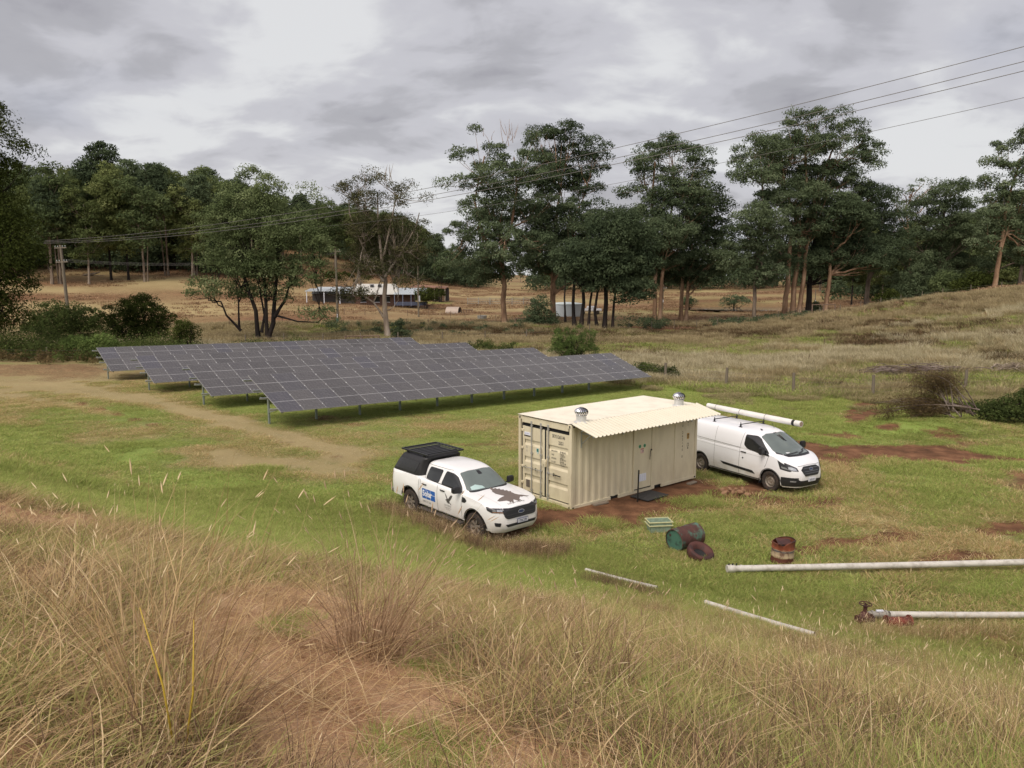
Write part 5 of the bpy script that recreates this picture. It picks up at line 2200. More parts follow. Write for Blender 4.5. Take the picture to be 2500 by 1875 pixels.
def build_van():
    K = .965
    x0, y0, yaw = 8.642, 27.212, R(-58.18)
    root = thing('delivery_van', 'white panel van with a white pipe carrier on its roof bars, parked behind the container', 'van', (x0, y0, gz(x0, y0) + .01), yaw)
    root.scale = (K, K, K)
    XR, XF, RA = -2.72, 2.62, .415
    WH = (-1.65, 1.65)

    def zb(x):       # shoulder / bonnet edge
        if x < 1.45:
            return 1.30
        t = (x - 1.45) / 1.17
        return 1.30 - .12 * t - .20 * t ** 2.6

    def half(x, z):
        w = np.interp(z, [.25, .45, .70, .95, 1.15, 1.30], [.93, .975, .99, .985, .975, .955])
        if x > 1.55:
            t = min(1, (x - 1.55) / 1.13)
            w *= (1 - t ** 2.7) ** (1 / 2.5)
        return w

    def sec(x):
        zt = zb(x)
        zl = .28
        if x > 2.1:
            zl = .24
        for xw in WH:
            if abs(x - xw) < RA:
                zl = max(zl, .36 + math.sqrt(max(0, RA ** 2 - (x - xw) ** 2)))
        pts = []
        for t in (0, .08, .22, .40, .58, .74, .87, .95):
            z = zl + (zt - zl) * t
            pts.append([x, half(x, z), z])
        wb = half(x, zt)
        crown = .0 if x < 1.2 else .12
        pts += [[x, wb - .015, zt - .01], [x, wb - .05, zt + .004]]
        for f in (.85, .6, .3, .0):
            pts.append([x, (wb - .05) * f, zt + crown * (1 - f ** 2.2) * min(1, wb / .7)])
        if x > 1.9:
            k = min(1, (x - 1.9) / .72)
            for p in pts:
                z = p[2]
                if z > .62:
                    p[0] -= k * .17 * ((z - .62) / .45) ** 1.5
                elif z < .42:
                    p[0] -= k * .08 * (.42 - z) / .16
        return [tuple(p) for p in pts]
    bm = bmesh.new()
    hull(bm, stations(XR, XF, .09, WH, RA, (2.40, 2.48, 2.54, 2.58, 2.605)), sec)
    bmesh.ops.recalc_face_normals(bm, faces=bm.faces[:])
    me = bpy.data.meshes.new('lower_body')
    bm.to_mesh(me)
    bm.free()
    body = link('lower_body', me, root, M_VPAINT)
    auto_smooth(me, .7)
    bm = bmesh.new()
    stack(bm, [(1.15, -2.70, 2.14, .93, 8), (1.27, -2.70, 1.98, .962, 8), (1.33, -2.69, 1.88, .962, 8), (1.50, -2.67, 1.60, .93, 8), (1.68, -2.65, 1.30, .885, 7.5), (1.82, -2.62, 1.04, .835, 7),
               (1.88, -2.60, .88, .80, 6.5), (1.925, -2.56, .68, .75, 6), (1.952, -2.50, .42, .66, 5.5), (1.968, -2.4, .1, .48, 5), (1.976, -2.2, -.4, .2, 4)], bow=.24, N=96)
    bmesh.ops.recalc_face_normals(bm, faces=bm.faces[:])
    me = bpy.data.meshes.new('upper_body')
    bm.to_mesh(me)
    bm.free()
    cab = link('upper_body', me, root, M_VPAINT)
    auto_smooth(me, .8)
    mb = MB()
    mb.box((-.1, 0, .42), (4.9, 1.40, .24))
    for xw in WH:
        mb.box((xw, 0, .62), (.82, 1.70, .34))
    mb.build('underbody', M_BLACK, root)
    for xw in WH:
        for sd in (-1, 1):
            wheel(root, xw, sd * .86, .345, .225, -sd, .205, 'steel')
    S, C_, BC = Shell([body]), Shell([cab]), Shell([body, cab])
    for ax in 'RL':
        sg = -1 if ax == 'R' else 1
        for xw in WH:
            pts = [(xw + (RA + .02) * math.cos(a), .36 + (RA + .02) * math.sin(a)) for a in np.linspace(.04, PI - .04, 26)]
            S.line('arch_lip', pts, ax, .030, .006, mat('arch_trim', (.5, .5, .49), .5) if False else M_SEAM, root)
        BC.decal('side_window', rounded([(.44, 1.80), (.44, 1.42), (.62, 1.31), (1.10, 1.245), (1.62, 1.205), (1.45, 1.38), (1.02, 1.72), (.84, 1.80)], .06), ax, .010, M_SIDEGLASS, cab, .03)
        BC.line('door_seam', [(.36, 1.90), (.27, 1.30), (.25, .32)], ax, .012, .004, M_SEAM, body)
        BC.line('door_seam', [(1.56, 1.20), (1.49, .95), (1.42, .80)], ax, .012, .004, M_SEAM, body)
        BC.line('door_seam', [(-.95, 1.88), (-.95, .32)], ax, .010, .004, M_SEAM, body)
        BC.line('shoulder_crease_shade', [(-2.55, 1.37), (.3, 1.30)], ax, .012, .004, M_SEAM, body)  # flat strips with the shoulder crease's shade put into their colour
        BC.line('shoulder_crease_shade', [(-2.60, 1.20), (1.45, 1.12)], ax, .010, .004, mat('crease_shade_paint', (.50, .50, .50), .4), body)
        S.line('sill_line', [(-1.20, .315), (1.22, .315)], ax, .04, .006, M_PLASTIC, body)
        S.decal('rub_strip', rounded([(-.62, .635), (.88, .575), (1.0, .475), (-.48, .545)], .01), ax, .014, M_PLASTIC, body, .1, thick=.012)
        p = S.cast(ax, .45, 1.17, 0)
        hb = MB()
        hb.box((.45, p.y + sg * .025, 1.165), (.24, .022, .036))
        hb.box((.35, p.y + sg * .01, 1.165), (.03, .03, .03))
        hb.box((.55, p.y + sg * .01, 1.165), (.03, .03, .03))
        hb.build('door_handle', M_PLASTIC, body, bevel=.008, seg=2)
        lk = MB()
        p = S.cast(ax, .43, .95, 0)
        lk.bar((.43, p.y + sg * .002, .95), (.43, p.y + sg * .012, .95), .03, seg=14)
        lk.build('lock_cover', M_PLASTIC, body)
        mi = MB()
        mi.box((1.36, sg * 1.10, 1.38), (.14, .22, .25))
        mi.box((1.38, sg * .99, 1.28), (.10, .16, .06))
        mi.build('door_mirror', M_PLASTIC, cab, bevel=.035, seg=3)
        BC.decal('headlamp', rounded([(1.93, 1.16), (2.24, 1.00), (2.40, .86), (2.36, .80), (2.05, .86)], .02), ax, .012, M_LAMPD, body, .04)
        BC.decal('lamp_lens', rounded([(2.08, .97), (2.24, .93), (2.34, .855), (2.10, .90)], .02), ax, .020, M_LAMP, body, .04)
        BC.decal('headlamp', rounded([(sg * .88, 1.10), (sg * .60, .94), (sg * .56, .82), (sg * .86, .84)], .02), 'F', .012, M_LAMPD, body, .04)
        BC.decal('lamp_lens', rounded([(sg * .83, .98), (sg * .64, .92), (sg * .62, .84), (sg * .82, .865)], .02), 'F', .022, M_LAMP, body, .04)
        BC.decal('bumper', rounded([(sg * .99, .60), (sg * .70, .60), (sg * .52, .50), (sg * .001, .50), (sg * .001, .27), (sg * .99, .30)], .01), 'F', .014, M_PLASTIC, body, .08)
        S.decal('bumper', rounded([(2.09, .60), (2.56, .60), (2.56, .28), (2.09, .28)], .01), ax, .014, M_PLASTIC, body, .05)
        BC.decal('fog_lamp', rounded([(sg * .80, .50), (sg * .66, .49), (sg * .66, .45), (sg * .80, .45)], .012), 'F', .024, M_LAMP, body, .04)
        tl = BC.decal('tail_lamp', rounded([(sg * .93, 1.55), (sg * .85, 1.55), (sg * .88, .95), (sg * .96, .95)], .02), 'B', .012, M_RED, body, .06)
    BC.decal('windscreen', rounded([(-.78, 1.37), (-.55, 1.29), (.55, 1.29), (.78, 1.37), (.66, 1.78), (.4, 1.85), (-.4, 1.85), (-.66, 1.78)], .05), 'F', .012, M_SCREEN, cab, .03)
    BC.line('cowl', [(-.76, 1.345), (-.55, 1.268), (.55, 1.268), (.76, 1.345)], 'F', .045, .022, M_PLASTIC, cab)
    for a, b in (((-.55, 1.30), (.05, 1.34)), ((.0, 1.30), (.6, 1.36))):
        BC.line('wiper', [a, b], 'F', .022, .026, M_PLASTIC, cab)
    BC.decal('mirror_bracket', rounded([(-.05, 1.86), (.14, 1.86), (.16, 1.60), (.0, 1.66)], .02), 'F', .016, M_SIDEGLASS, cab)
    BC.line('bonnet_seam', [(-.55, .985), (0, 1.00), (.55, .985)], 'F', .012, .004, M_SEAM, body)
    g = BC.decal('grille', rounded([(-.33, .965), (.33, .965), (.48, .86), (.33, .64), (-.33, .64), (-.48, .86)], .04), 'F', .018, M_PLASTIC, body, .06, thick=.02)
    for z in (.90, .80, .73):
        BC.line('grille_bar', [(-.36, z), (.36, z)], 'F', .018, .028, mat('dark_chrome', (.16, .16, .17), .3, .6), g)
    BC.decal('badge', [(.10 * math.cos(a), .87 + .046 * math.sin(a)) for a in np.linspace(0, 2 * PI, 28)[:-1]], 'F', .036, mat('badge_rim', (.5, .5, .5), .25, .8), g, .05)
    BC.decal('badge_field', [(.084 * math.cos(a), .87 + .034 * math.sin(a)) for a in np.linspace(0, 2 * PI, 28)[:-1]], 'F', .039, mat('badge_blue', (.02, .03, .07), .25), g, .05)
    pl = MB()
    pl.box((2.645, 0, .505), (.012, .38, .125))
    plate = pl.build('number_plate', M_PLATE, root, bevel=.003)
    MF = Matrix(((0, 0, 1, 2.6525), (1, 0, 0, 0), (0, 1, 0, .47), (0, 0, 0, 1)))
    text_obj('plate_lettering', '1GQR 914', .09, MF, M_PLATEB, plate, xs=.66, align='CENTER', bold=.002)
    # mudflap
    for sg in (-1, 1):
        mb = MB()
        mb.box((1.19, sg * .88, .28), (.015, .20, .20))
        mb.build('mudflap', M_PLASTIC, root)
    # roof bars
    for bx in (-1.35, -.06):
        mb = MB()
        mb.bar((bx, -.62, 2.055), (bx, .70, 2.055), .018, seg=8)
        for y in (-.60, .62):
            mb.box((bx, y, 2.01), (.05, .04, .10))
            mb.box((bx, y, 1.955), (.14, .06, .03))
            mb.bar((bx, y, 2.03), (bx, y, 2.14), .022, .010, seg=6)
        mb.build('roof_bar', M_PLASTIC, root)
    mb = MB()
    mb.bar((.68, -.30, 1.93), (.60, -.30, 1.965), .035, .012, seg=8)
    mb.bar((.62, .42, 1.92), (.50, .43, 2.10), .006, seg=5)
    mb.build('aerial', M_PLASTIC, cab)
    KEEP_OUT.append((x0, y0, 2.3, .80, yaw))
    # carrier tube: rests on the roof bars, a thing of its own
    t = thing('pipe_carrier_tube', 'long white plastic pipe with a black band strapped on the roof bars of the van', 'pipe', root.location, yaw)
    t.scale = (K, K, K)
    # slightly skewed across the roof, nose towards the front
    a, b = Vector((1.56, .70, 2.19)), Vector((-3.1, .86, 2.20))
    d = (a - b).normalized()
    mb = MB()
    mb.bar(b, a, .108, seg=28)
    mb.build('tube', mat('white_pvc', (.72, .70, .66), .35, 0, .06, 1.2, dirt=(.4, .36, .30), dirt_amt=.3), t, smooth='auto')
    mb = MB()
    mb.bar(a - d * .36, a - d * .25, .113, seg=28)
    mb.build('black_band', M_BLACK, t, smooth='auto')
    mb = MB()
    mb.bar(a - d * .003, a + d * .006, .085, seg=24)
    mb.build('end_opening', mat('tube_end', (.30, .22, .17), .7), t)
    for bx in (-2.6, -1.32, -.05):
        c = a + d * (bx - a.x) / d.x
        mb = MB()
        mb.bar(c - d * .012, c + d * .012, .116, seg=28)
        mb.build('strap', mat('strap', (.33, .32, .31), .5, .3), t)
    return root


build_ute()
build_van()
# ------------------------------------------------------------------ trees
def leaf_mat(name, stops, trans=.32):
    return blade_mat(name, stops, trans)


M_GUM = leaf_mat('gum_leaves', [(0, srgb(56, 68, 46, 1)), (.4, srgb(82, 94, 62, 1)), (.75, srgb(110, 122, 82, 1)), (1, srgb(144, 152, 112, 1))])
M_GUMDK = leaf_mat('dark_gum_leaves', [(0, srgb(54, 64, 50, 1)), (.4, srgb(76, 88, 64, 1)), (.75, srgb(104, 116, 86, 1)), (1, srgb(138, 148, 118, 1))])
M_HILLG = leaf_mat('hill_leaves', [(0, srgb(60, 70, 46, 1)), (.4, srgb(88, 98, 60, 1)), (.75, srgb(114, 122, 76, 1)), (1, srgb(144, 148, 102, 1))])
M_PALEG = leaf_mat('thin_leaves', [(0, srgb(70, 74, 52, .62)), (.4, srgb(92, 96, 66, .65)), (.75, srgb(118, 114, 80, .68)), (1, srgb(146, 132, 98, .7))])
M_WATTLE = leaf_mat('wattle_leaves', [(0, srgb(48, 56, 30, .6)), (.4, srgb(72, 82, 42, .64)), (.75, srgb(96, 106, 56, .66)), (1, srgb(126, 132, 78, .7))])
M_BRIGHTB = leaf_mat('bright_bush_leaves', [(0, srgb(72, 88, 50, .75)), (.4, srgb(102, 122, 68, .8)), (.75, srgb(128, 148, 84, .85)), (1, srgb(156, 172, 108, .9))])


def bark(name, a, b, c, scale=1.2):
    m = NT(name)
    n = m.noise(scale, 5, .6, stretch=(1, 1, .25))
    col = m.ramp(n, [(.32, a), (.5, b), (.7, c)])
    m.inp(Base_Color=col, Roughness=.85)
    m.b.inputs['Specular IOR Level'].default_value = .2
    return m.m


M_KARRI = bark('smooth_orange_bark', srgb(100, 76, 60, .8), srgb(142, 114, 90, .85), srgb(174, 148, 124, .9))
M_GREYB = bark('grey_bark', srgb(84, 72, 62, .75), srgb(122, 108, 94, .8), srgb(154, 140, 124, .85))
M_DARKB = bark('charred_bark', srgb(26, 23, 22, .7), srgb(44, 38, 35, .75), srgb(68, 58, 50, .8))
M_PALEB = bark('pale_bark', srgb(108, 94, 82, .8), srgb(150, 136, 120, .85), srgb(184, 172, 158, .9))
M_TWIG = bark('dead_twig', srgb(82, 70, 64, .8), srgb(116, 102, 94, .85), srgb(150, 138, 128, .9))


def tube_np(paths, seg=6):
    """paths: list of (points n x 3, radii n)"""
    Vs, Fs, base = [], [], 0
    ang = np.arange(seg) * 2 * PI / seg
    for P, Rr in paths:
        P = np.asarray(P, float)
        Rr = np.asarray(Rr, float)
        n = len(P)
        d = np.gradient(P, axis=0)
        d /= np.linalg.norm(d, axis=1)[:, None] + 1e-9
        ref = np.where(np.abs(d[:, 2:3]) > .9, np.array([[1., 0, 0]]), np.array([[0, 0, 1.]]))
        s = np.cross(d, ref)
        s /= np.linalg.norm(s, axis=1)[:, None] + 1e-9
        t = np.cross(s, d)
        V = P[:, None] + (s[:, None] * np.cos(ang)[None, :, None] + t[:, None] * np.sin(ang)[None, :, None]) * Rr[:, None, None]
        Vs.append(V.reshape(-1, 3))
        i = (np.arange(n - 1) * seg)[:, None]
        k = np.arange(seg)[None]
        k2 = (k + 1) % seg
        Fs.append((np.stack([i + k, i + k2, i + seg + k2, i + seg + k], -1) + base).reshape(-1, 4))
        base += n * seg
    return np.vstack(Vs), np.vstack(Fs)


def bez(a, b, c, n):
    t = np.linspace(0, 1, n)[:, None]
    return a * (1 - t) ** 2 + 2 * b * t * (1 - t) + c * t * t


def leaves(centres, radii, per, size, rg, flat=.6, droop=.25, aspect=.42):
    """leaf sprays on flattened domes; returns V, F, tone"""
    n = len(centres)
    N = n * per
    ci = np.repeat(np.arange(n), per)
    # direction, biased upwards
    u = rg.normal(0, 1, (N, 3))
    u[:, 2] = np.where(rg.uniform(0, 1, N) < .78, np.abs(u[:, 2]), u[:, 2])
    u /= np.linalg.norm(u, axis=1)[:, None]
    # lumpy shell: sub-lobes
    rad = rg.uniform(.45, 1.0, N) ** .55 * (1 + .22 * np.sin(u[:, 0] * 5 + ci * 1.7) * np.cos(u[:, 1] * 4.3 + ci))
    p = u * rad[:, None] * radii[ci][:, None]
    p[:, 2] *= flat
    p[:, 2] -= droop * radii[ci] * (np.hypot(u[:, 0], u[:, 1]) ** 2) * rg.uniform(0, 1, N)
    P = centres[ci] + p + rg.normal(0, .10, p.shape) * radii[ci][:, None]
    nrm = u * np.array([1, 1, 1.3]) + rg.normal(0, .55, (N, 3))
    nrm /= np.linalg.norm(nrm, axis=1)[:, None]
    a = np.cross(nrm, rg.normal(0, 1, (N, 3)))
    a /= np.linalg.norm(a, axis=1)[:, None] + 1e-9
    b = np.cross(nrm, a)
    s = size * rg.uniform(.55, 1.35, N)
    A = a * s[:, None] * .5
    B = b * s[:, None] * .5 * aspect
    V = np.stack([P - A, P + B, P + A, P - B], 1).reshape(-1, 3)
    F = np.arange(N * 4).reshape(-1, 4)
    padtone = rg.uniform(0, 1, n)
    tone = np.clip(.55 * padtone[ci] + .45 * rg.uniform(0, 1, N), 0, 1)
    return V, F, np.repeat(tone, 4)


def crown_mesh(name, V, F, T, m):
    me = proto(name, [(V, F, T, 0)], [m])
    return me


def pads_in(env, n, rg, mind, shell=.35):
    """points spread through ellipsoids; env rows: cx cy cz rx ry rz"""
    env = np.asarray(env, float)
    vol = env[:, 3] * env[:, 4] * env[:, 5]
    out_ = []
    tries = 0
    while len(out_) < n and tries < n * 60:
        tries += 1
        e = env[rg.choice(len(env), p=vol / vol.sum())]
        u = rg.normal(0, 1, 3)
        u /= np.linalg.norm(u)
        r = rg.uniform(shell ** 2, 1) ** .5
        p = e[:3] + u * r * e[3:]
        if all(np.linalg.norm((p - q) * np.array([1, 1, 1.5])) > mind for q in out_):
            out_.append(p)
    return np.array(out_)


def grow_tree(seed, trunks, env, npads, pad_r, per, leaf, leafm, barkm, limbs=7, flat=.55, mind=None, bare=0, limb_r=.16, label=None, twigs=0.0, sub_r=.045, dead_top=None,
              shell=.35, base=(0, 0, 0), aspect=.42):
    """trunks: list of (points, radius0, radius1). Returns (trunk mesh, crown mesh), origin at the foot"""
    rg = np.random.default_rng(seed)
    paths = []
    tp = []
    for pts, r0, r1 in trunks:
        pts = np.asarray(pts, float)
        # resample with a slight wander
        seg = []
        for a, b in zip(pts, pts[1:]):
            k = max(2, int(np.linalg.norm(b - a) / 1.6))
            for i in range(k):
                seg.append(a + (b - a) * i / k)
        seg.append(pts[-1])
        seg = np.array(seg)
        wob = rg.normal(0, 1, seg.shape) * r0 * .12
        wob[0] = 0
        wob[:, 2] = 0
        seg = seg + wob
        t = np.linspace(0, 1, len(seg))
        rr = r0 + (r1 - r0) * t
        rr[0] *= 1.35
        paths.append((seg, rr))
        tp.append((seg, rr))
    C = pads_in(env, npads, rg, mind or pad_r * 1.05, shell)
    if len(C) == 0:
        C = np.array([[0, 0, 5.]])
    # group the pads and send a main limb to each group
    k = min(limbs, len(C))
    cen = C[rg.choice(len(C), k, replace=False)].copy()
    for _ in range(6):
        g = np.argmin(((C[:, None] - cen[None]) ** 2).sum(-1), 1)
        for j in range(k):
            if (g == j).any():
                cen[j] = C[g == j].mean(0)
    for j in range(k):
        mem = C[g == j]
        if len(mem) == 0:
            continue
        c = cen[j]
        # attach to the trunk that is horizontally nearest, well below the group
        best = None
        for seg, rr in tp:
            zt = np.clip(c[2] - np.hypot(c[0] - seg[-1][0], c[1] - seg[-1][1]) * rg.uniform(.7, 1.3) - 1.0, seg[0][2] + (seg[-1][2] - seg[0][2]) * .38, seg[-1][2])
            i = int(np.argmin(abs(seg[:, 2] - zt)))
            dd = np.linalg.norm(seg[i][:2] - c[:2])
            if best is None or dd < best[0]:
                best = (dd, seg[i], rr[i])
        a = best[1]
        tgt = c - np.array([0, 0, pad_r * .7])
        mid = np.array([a[0] * .45 + tgt[0] * .55, a[1] * .45 + tgt[1] * .55, a[2] * .55 + tgt[2] * .45]) + rg.normal(0, .35, 3)
        main = bez(a, mid, tgt, 8)
        main[1:-1] += rg.normal(0, .12, (6, 3))
        r0 = min(best[2] * .8, limb_r * rg.uniform(.7, 1.25))
        paths.append((main, np.linspace(r0, sub_r * 1.2, 8)))
        for p in mem:
            i = int(rg.integers(2, 8))
            s = main[i]
            e = p - np.array([0, 0, pad_r * .25])
            m_ = (s + e) / 2 + np.array([0, 0, -.12 * np.linalg.norm(e - s)]) + rg.normal(0, .15, 3)
            q = bez(s, m_, e, 5)
            paths.append((q, np.linspace(sub_r, sub_r * .4, 5)))
            if twigs > 0:
                for _ in range(int(twigs)):
                    e2 = p + rg.normal(0, 1, 3) * pad_r * .8
                    e2[2] = p[2] + abs(e2[2] - p[2]) * .7
                    paths.append((bez(q[3], (q[3] + e2) / 2 + rg.normal(0, .1, 3), e2, 4), np.linspace(sub_r * .5, sub_r * .2, 4)))
    if dead_top:
        for (x, y, z, h, nn) in dead_top:
            for _ in range(nn):
                s = np.array([x, y, z]) + rg.normal(0, .4, 3)
                e = s + np.array([rg.normal(0, .22) * h, rg.normal(0, .2) * h, h * rg.uniform(.6, 1)])
                paths.append((bez(s, (s + e) / 2 + rg.normal(0, .2, 3), e, 5), np.linspace(.04, .012, 5)))
    V, F = tube_np(paths, 7)
    tm = bpy.data.meshes.new('trunk')
    o = mesh_np('trunk', V, F, barkm, smooth=True)
    tm = o.data
    bpy.data.objects.remove(o)
    if bare:
        keep = rg.uniform(0, 1, len(C)) > bare
        C = C[keep]
    rr = pad_r * rg.uniform(.65, 1.35, len(C))
    V, F, T = leaves(C, rr, per, leaf, rg, flat, aspect=aspect)
    cm = crown_mesh('crown', V, F, T, leafm)
    return tm, cm


def put_tree(name, label, meshes, loc, rz=0.0, s=1.0, cat='tree', group=None, sz=None):
    t = thing(name, label, cat, loc, rz, group)
    t.scale = (s, s, sz or s)
    for nm, me in zip(('trunk', 'crown'), meshes):
        link(nm, me, t)
    return t


def hero(name, label, base_px, base_py, D, trunks_px, env_px, group=None, depth=.75, **kw):
    """tree whose trunk lines and crown masses are given as places in the photo; depth of the crown is its own"""
    p = at(base_px, D)
    depth0 = p.y * CP - (p.z - EYE) * SP
    mpp = depth0 / FPX
    bx, by = proj(p)

    def loc(px, py, y=0.0):
        return ((px - bx) * mpp, y, (by - py) * mpp * 1.012)
    rg = np.random.default_rng(kw.get('seed', 1) + 99)
    tr = [([loc(a, b, rg.normal(0, .4) if i else 0) if i or True else 0 for i, (a, b) in enumerate(pts)], r0, r1) for pts, r0, r1 in trunks_px]
    for pts, r0, r1 in tr:
        pts[0] = (pts[0][0], 0, min(pts[0][2], 0) - .15 + gz(p.x + pts[0][0], p.y) - p.z if pts[0][2] < 1 else pts[0][2])
    env = []
    for e in env_px:
        cx, cy, rx, ry = e[:4]
        x, _, z = loc(cx, cy)
        rxm, rym = rx * mpp, ry * mpp
        yo = e[4] if len(e) > 4 else rg.normal(0, rxm * .35)
        env.append((x, yo, z, rxm, max(rxm * depth, 1.0), rym))
    tm, cm = grow_tree(trunks=tr, env=env, **kw)
    return put_tree(name, label, (tm, cm), p, group=group)


def build_trees():
    G = 'tall gum trees along the road'
    K = dict(pad_r=1.3, per=340, leaf=.33, leafm=M_GUMDK, barkm=M_KARRI, limbs=11, flat=.55)
    hero('gum_tree', 'tall gum with one smooth orange trunk and bare twigs at its top', 1232, 800, 112,
         [([(1232, 800), (1229, 700), (1226, 640), (1222, 560)], .42, .24), ([(1226, 640), (1250, 560), (1262, 470), (1255, 400)], .25, .10), ([(1226, 650), (1180, 580), (1160, 500), (1185, 400)], .22, .09)],
         [(1180, 345, 40, 22), (1128, 392, 34, 18), (1100, 463, 34, 16), (1195, 395, 60, 30), (1215, 450, 90, 40), (1275, 420, 70, 40), (1240, 510, 130, 50), (1180, 570, 95, 50), (1250, 610, 110, 50), (1160, 640, 90, 40), (1200, 670, 90, 25), (1290, 360, 30, 25)],
         seed=3, npads=200, limb_r=.20, dead_top=[(.8, 0, 26.2, 3.2, 9), (-2.6, 0, 26.0, 1.8, 3), (4.8, .5, 25.5, 2.0, 4)], **K)
    hero('gum_tree', 'tall gum with an open round-padded crown, right of the twig-topped one', 1350, 775, 124,
         [([(1350, 776), (1348, 700), (1352, 600), (1362, 480)], .40, .18), ([(1352, 640), (1390, 560), (1430, 470)], .22, .10)],
         [(1330, 350, 45, 24), (1375, 345, 40, 25), (1400, 380, 40, 22), (1440, 385, 40, 26), (1448, 425, 30, 24), (1340, 400, 55, 30), (1385, 440, 60, 30), (1430, 470, 36, 26), (1330, 460, 50, 40)],
         seed=8, npads=100, limb_r=.18, **K)
    K2 = dict(K, pad_r=1.5, per=400, leaf=.35)
    hero('gum_tree', 'broad dark gum with spreading low limbs in front of the white tank', 1352, 777, 118,
         [([(1352, 778), (1350, 700), (1345, 620), (1340, 560)], .40, .18), ([(1350, 720), (1420, 670), (1500, 660)], .20, .08), ([(1350, 690), (1400, 610), (1450, 560)], .18, .08)],
         [(1340, 540, 60, 40), (1410, 540, 90, 45), (1480, 560, 70, 45), (1380, 600, 110, 50), (1480, 630, 80, 45), (1350, 640, 70, 35), (1540, 620, 50, 50), (1290, 600, 40, 50)],
         seed=5, npads=150, limb_r=.2, **K2)
    K3 = dict(K2, barkm=M_DARKB)
    hero('gum_tree', 'dark gum with a cluster of blackened trunks behind the pale green shrub', 1475, 815, 100,
         [([(1475, 816), (1478, 740), (1476, 640), (1480, 560)], .33, .16), ([(1418, 795), (1424, 740), (1420, 660)], .30, .15), ([(1403, 790), (1398, 740), (1402, 670)], .28, .14), ([(1436, 790), (1440, 740), (1452, 660)], .2, .1),
          ([(1495, 795), (1498, 740), (1510, 660)], .2, .1), ([(1380, 785), (1376, 730), (1380, 660)], .14, .08), ([(1458, 795), (1452, 760), (1462, 690)], .25, .12)],
         [(1420, 640, 70, 45), (1490, 640, 70, 50), (1545, 640, 45, 55), (1500, 570, 60, 45), (1440, 690, 50, 20), (1540, 710, 45, 25), (1570, 590, 25, 30)],
         seed=6, npads=125, limb_r=.13, **K3)
    hero('gum_tree', 'gum with paired orange trunks and layered dark crown, left of two alike', 1603, 783, 116,
         [([(1598, 784), (1597, 700), (1600, 610), (1585, 500), (1590, 410)], .34, .12), ([(1611, 784), (1610, 700), (1618, 600), (1640, 480)], .33, .12)],
         [(1590, 385, 45, 24), (1635, 368, 45, 22), (1560, 425, 38, 20), (1690, 400, 35, 30), (1705, 440, 32, 26), (1530, 475, 38, 20), (1610, 440, 50, 28), (1640, 490, 70, 35), (1580, 520, 60, 30), (1600, 580, 90, 40), (1690, 520, 40, 40), (1610, 640, 80, 30)],
         seed=11, npads=185, **K)
    hero('gum_tree', 'gum with paired orange trunks and layered dark crown, right of two alike', 1668, 783, 120,
         [([(1661, 784), (1662, 700), (1664, 600), (1670, 520)], .33, .15), ([(1674, 784), (1675, 700), (1684, 600)], .30, .14)],
         [(1690, 480, 40, 30), (1740, 500, 40, 35), (1700, 560, 70, 45), (1660, 620, 70, 40), (1740, 600, 50, 50), (1680, 670, 80, 25)],
         seed=12, npads=120, **K2)
    hero('gum_tree', 'slender pale-trunked gum just left of the thick trio of trunks', 1842, 789, 112,
         [([(1842, 790), (1843, 700), (1846, 600), (1850, 500), (1835, 400)], .30, .08)],
         [(1840, 370, 40, 22), (1800, 395, 35, 20), (1880, 380, 45, 26), (1785, 440, 26, 16), (1830, 440, 60, 26), (1870, 500, 50, 32), (1820, 540, 60, 40), (1870, 590, 60, 40), (1810, 630, 60, 40), (1860, 670, 60, 30)],
         seed=14, npads=125, **dict(K, barkm=M_GREYB))
    hero('gum_tree', 'tallest gum, three thick orange trunks under a huge domed crown', 1930, 780, 118,
         [([(1914, 779), (1916, 700), (1920, 600), (1950, 470), (1945, 350)], .42, .12), ([(1932, 780), (1938, 700), (1948, 580), (1985, 460), (2010, 380)], .44, .12), ([(1948, 775), (1955, 690), (1960, 600), (1900, 470), (1890, 400)], .38, .12)],
         [(1965, 308, 48, 24), (1910, 335, 48, 24), (2020, 325, 45, 25), (1870, 370, 40, 22), (2060, 350, 40, 25), (2095, 375, 28, 20), (1840, 390, 30, 16), (1960, 370, 85, 32), (2060, 410, 55, 32), (1890, 420, 60, 30), (1980, 440, 100, 40), (2070, 460, 45, 30), (1920, 500, 80, 40),
          (2010, 520, 80, 40), (1950, 570, 90, 40), (1900, 640, 60, 35)],
         seed=15, npads=270, limb_r=.24, **K)
    hero('gum_tree', 'dark stout trunk with dense foliage between the trio and the leaning trunk', 1972, 775, 121,
         [([(1972, 776), (1975, 700), (1972, 640), (1980, 560)], .5, .25)],
         [(1980, 560, 60, 45), (2030, 600, 50, 40), (1960, 640, 60, 35), (2010, 660, 50, 30)], seed=16, npads=50, **K3)
    hero('gum_tree', 'gum with a single leaning orange trunk right of the tallest crown', 2012, 768, 118,
         [([(2012, 770), (2018, 700), (2022, 620), (2030, 540)], .36, .16)],
         [(2040, 540, 60, 45), (2090, 500, 45, 35), (2080, 580, 60, 50), (2030, 620, 60, 40), (2110, 640, 45, 40)], seed=17, npads=85, **K2)
    hero('gum_tree', 'forked grey-trunked gum of middling height at the foot of the right-hand hill', 2115, 745, 124,
         [([(2115, 746), (2116, 690), (2120, 640), (2110, 560)], .40, .16), ([(2118, 680), (2145, 640), (2150, 580)], .2, .1)],
         [(2130, 490, 40, 25), (2110, 540, 50, 35), (2160, 560, 45, 40), (2130, 620, 60, 40), (2080, 610, 30, 40)], seed=18, npads=62, **dict(K2, barkm=M_GREYB))
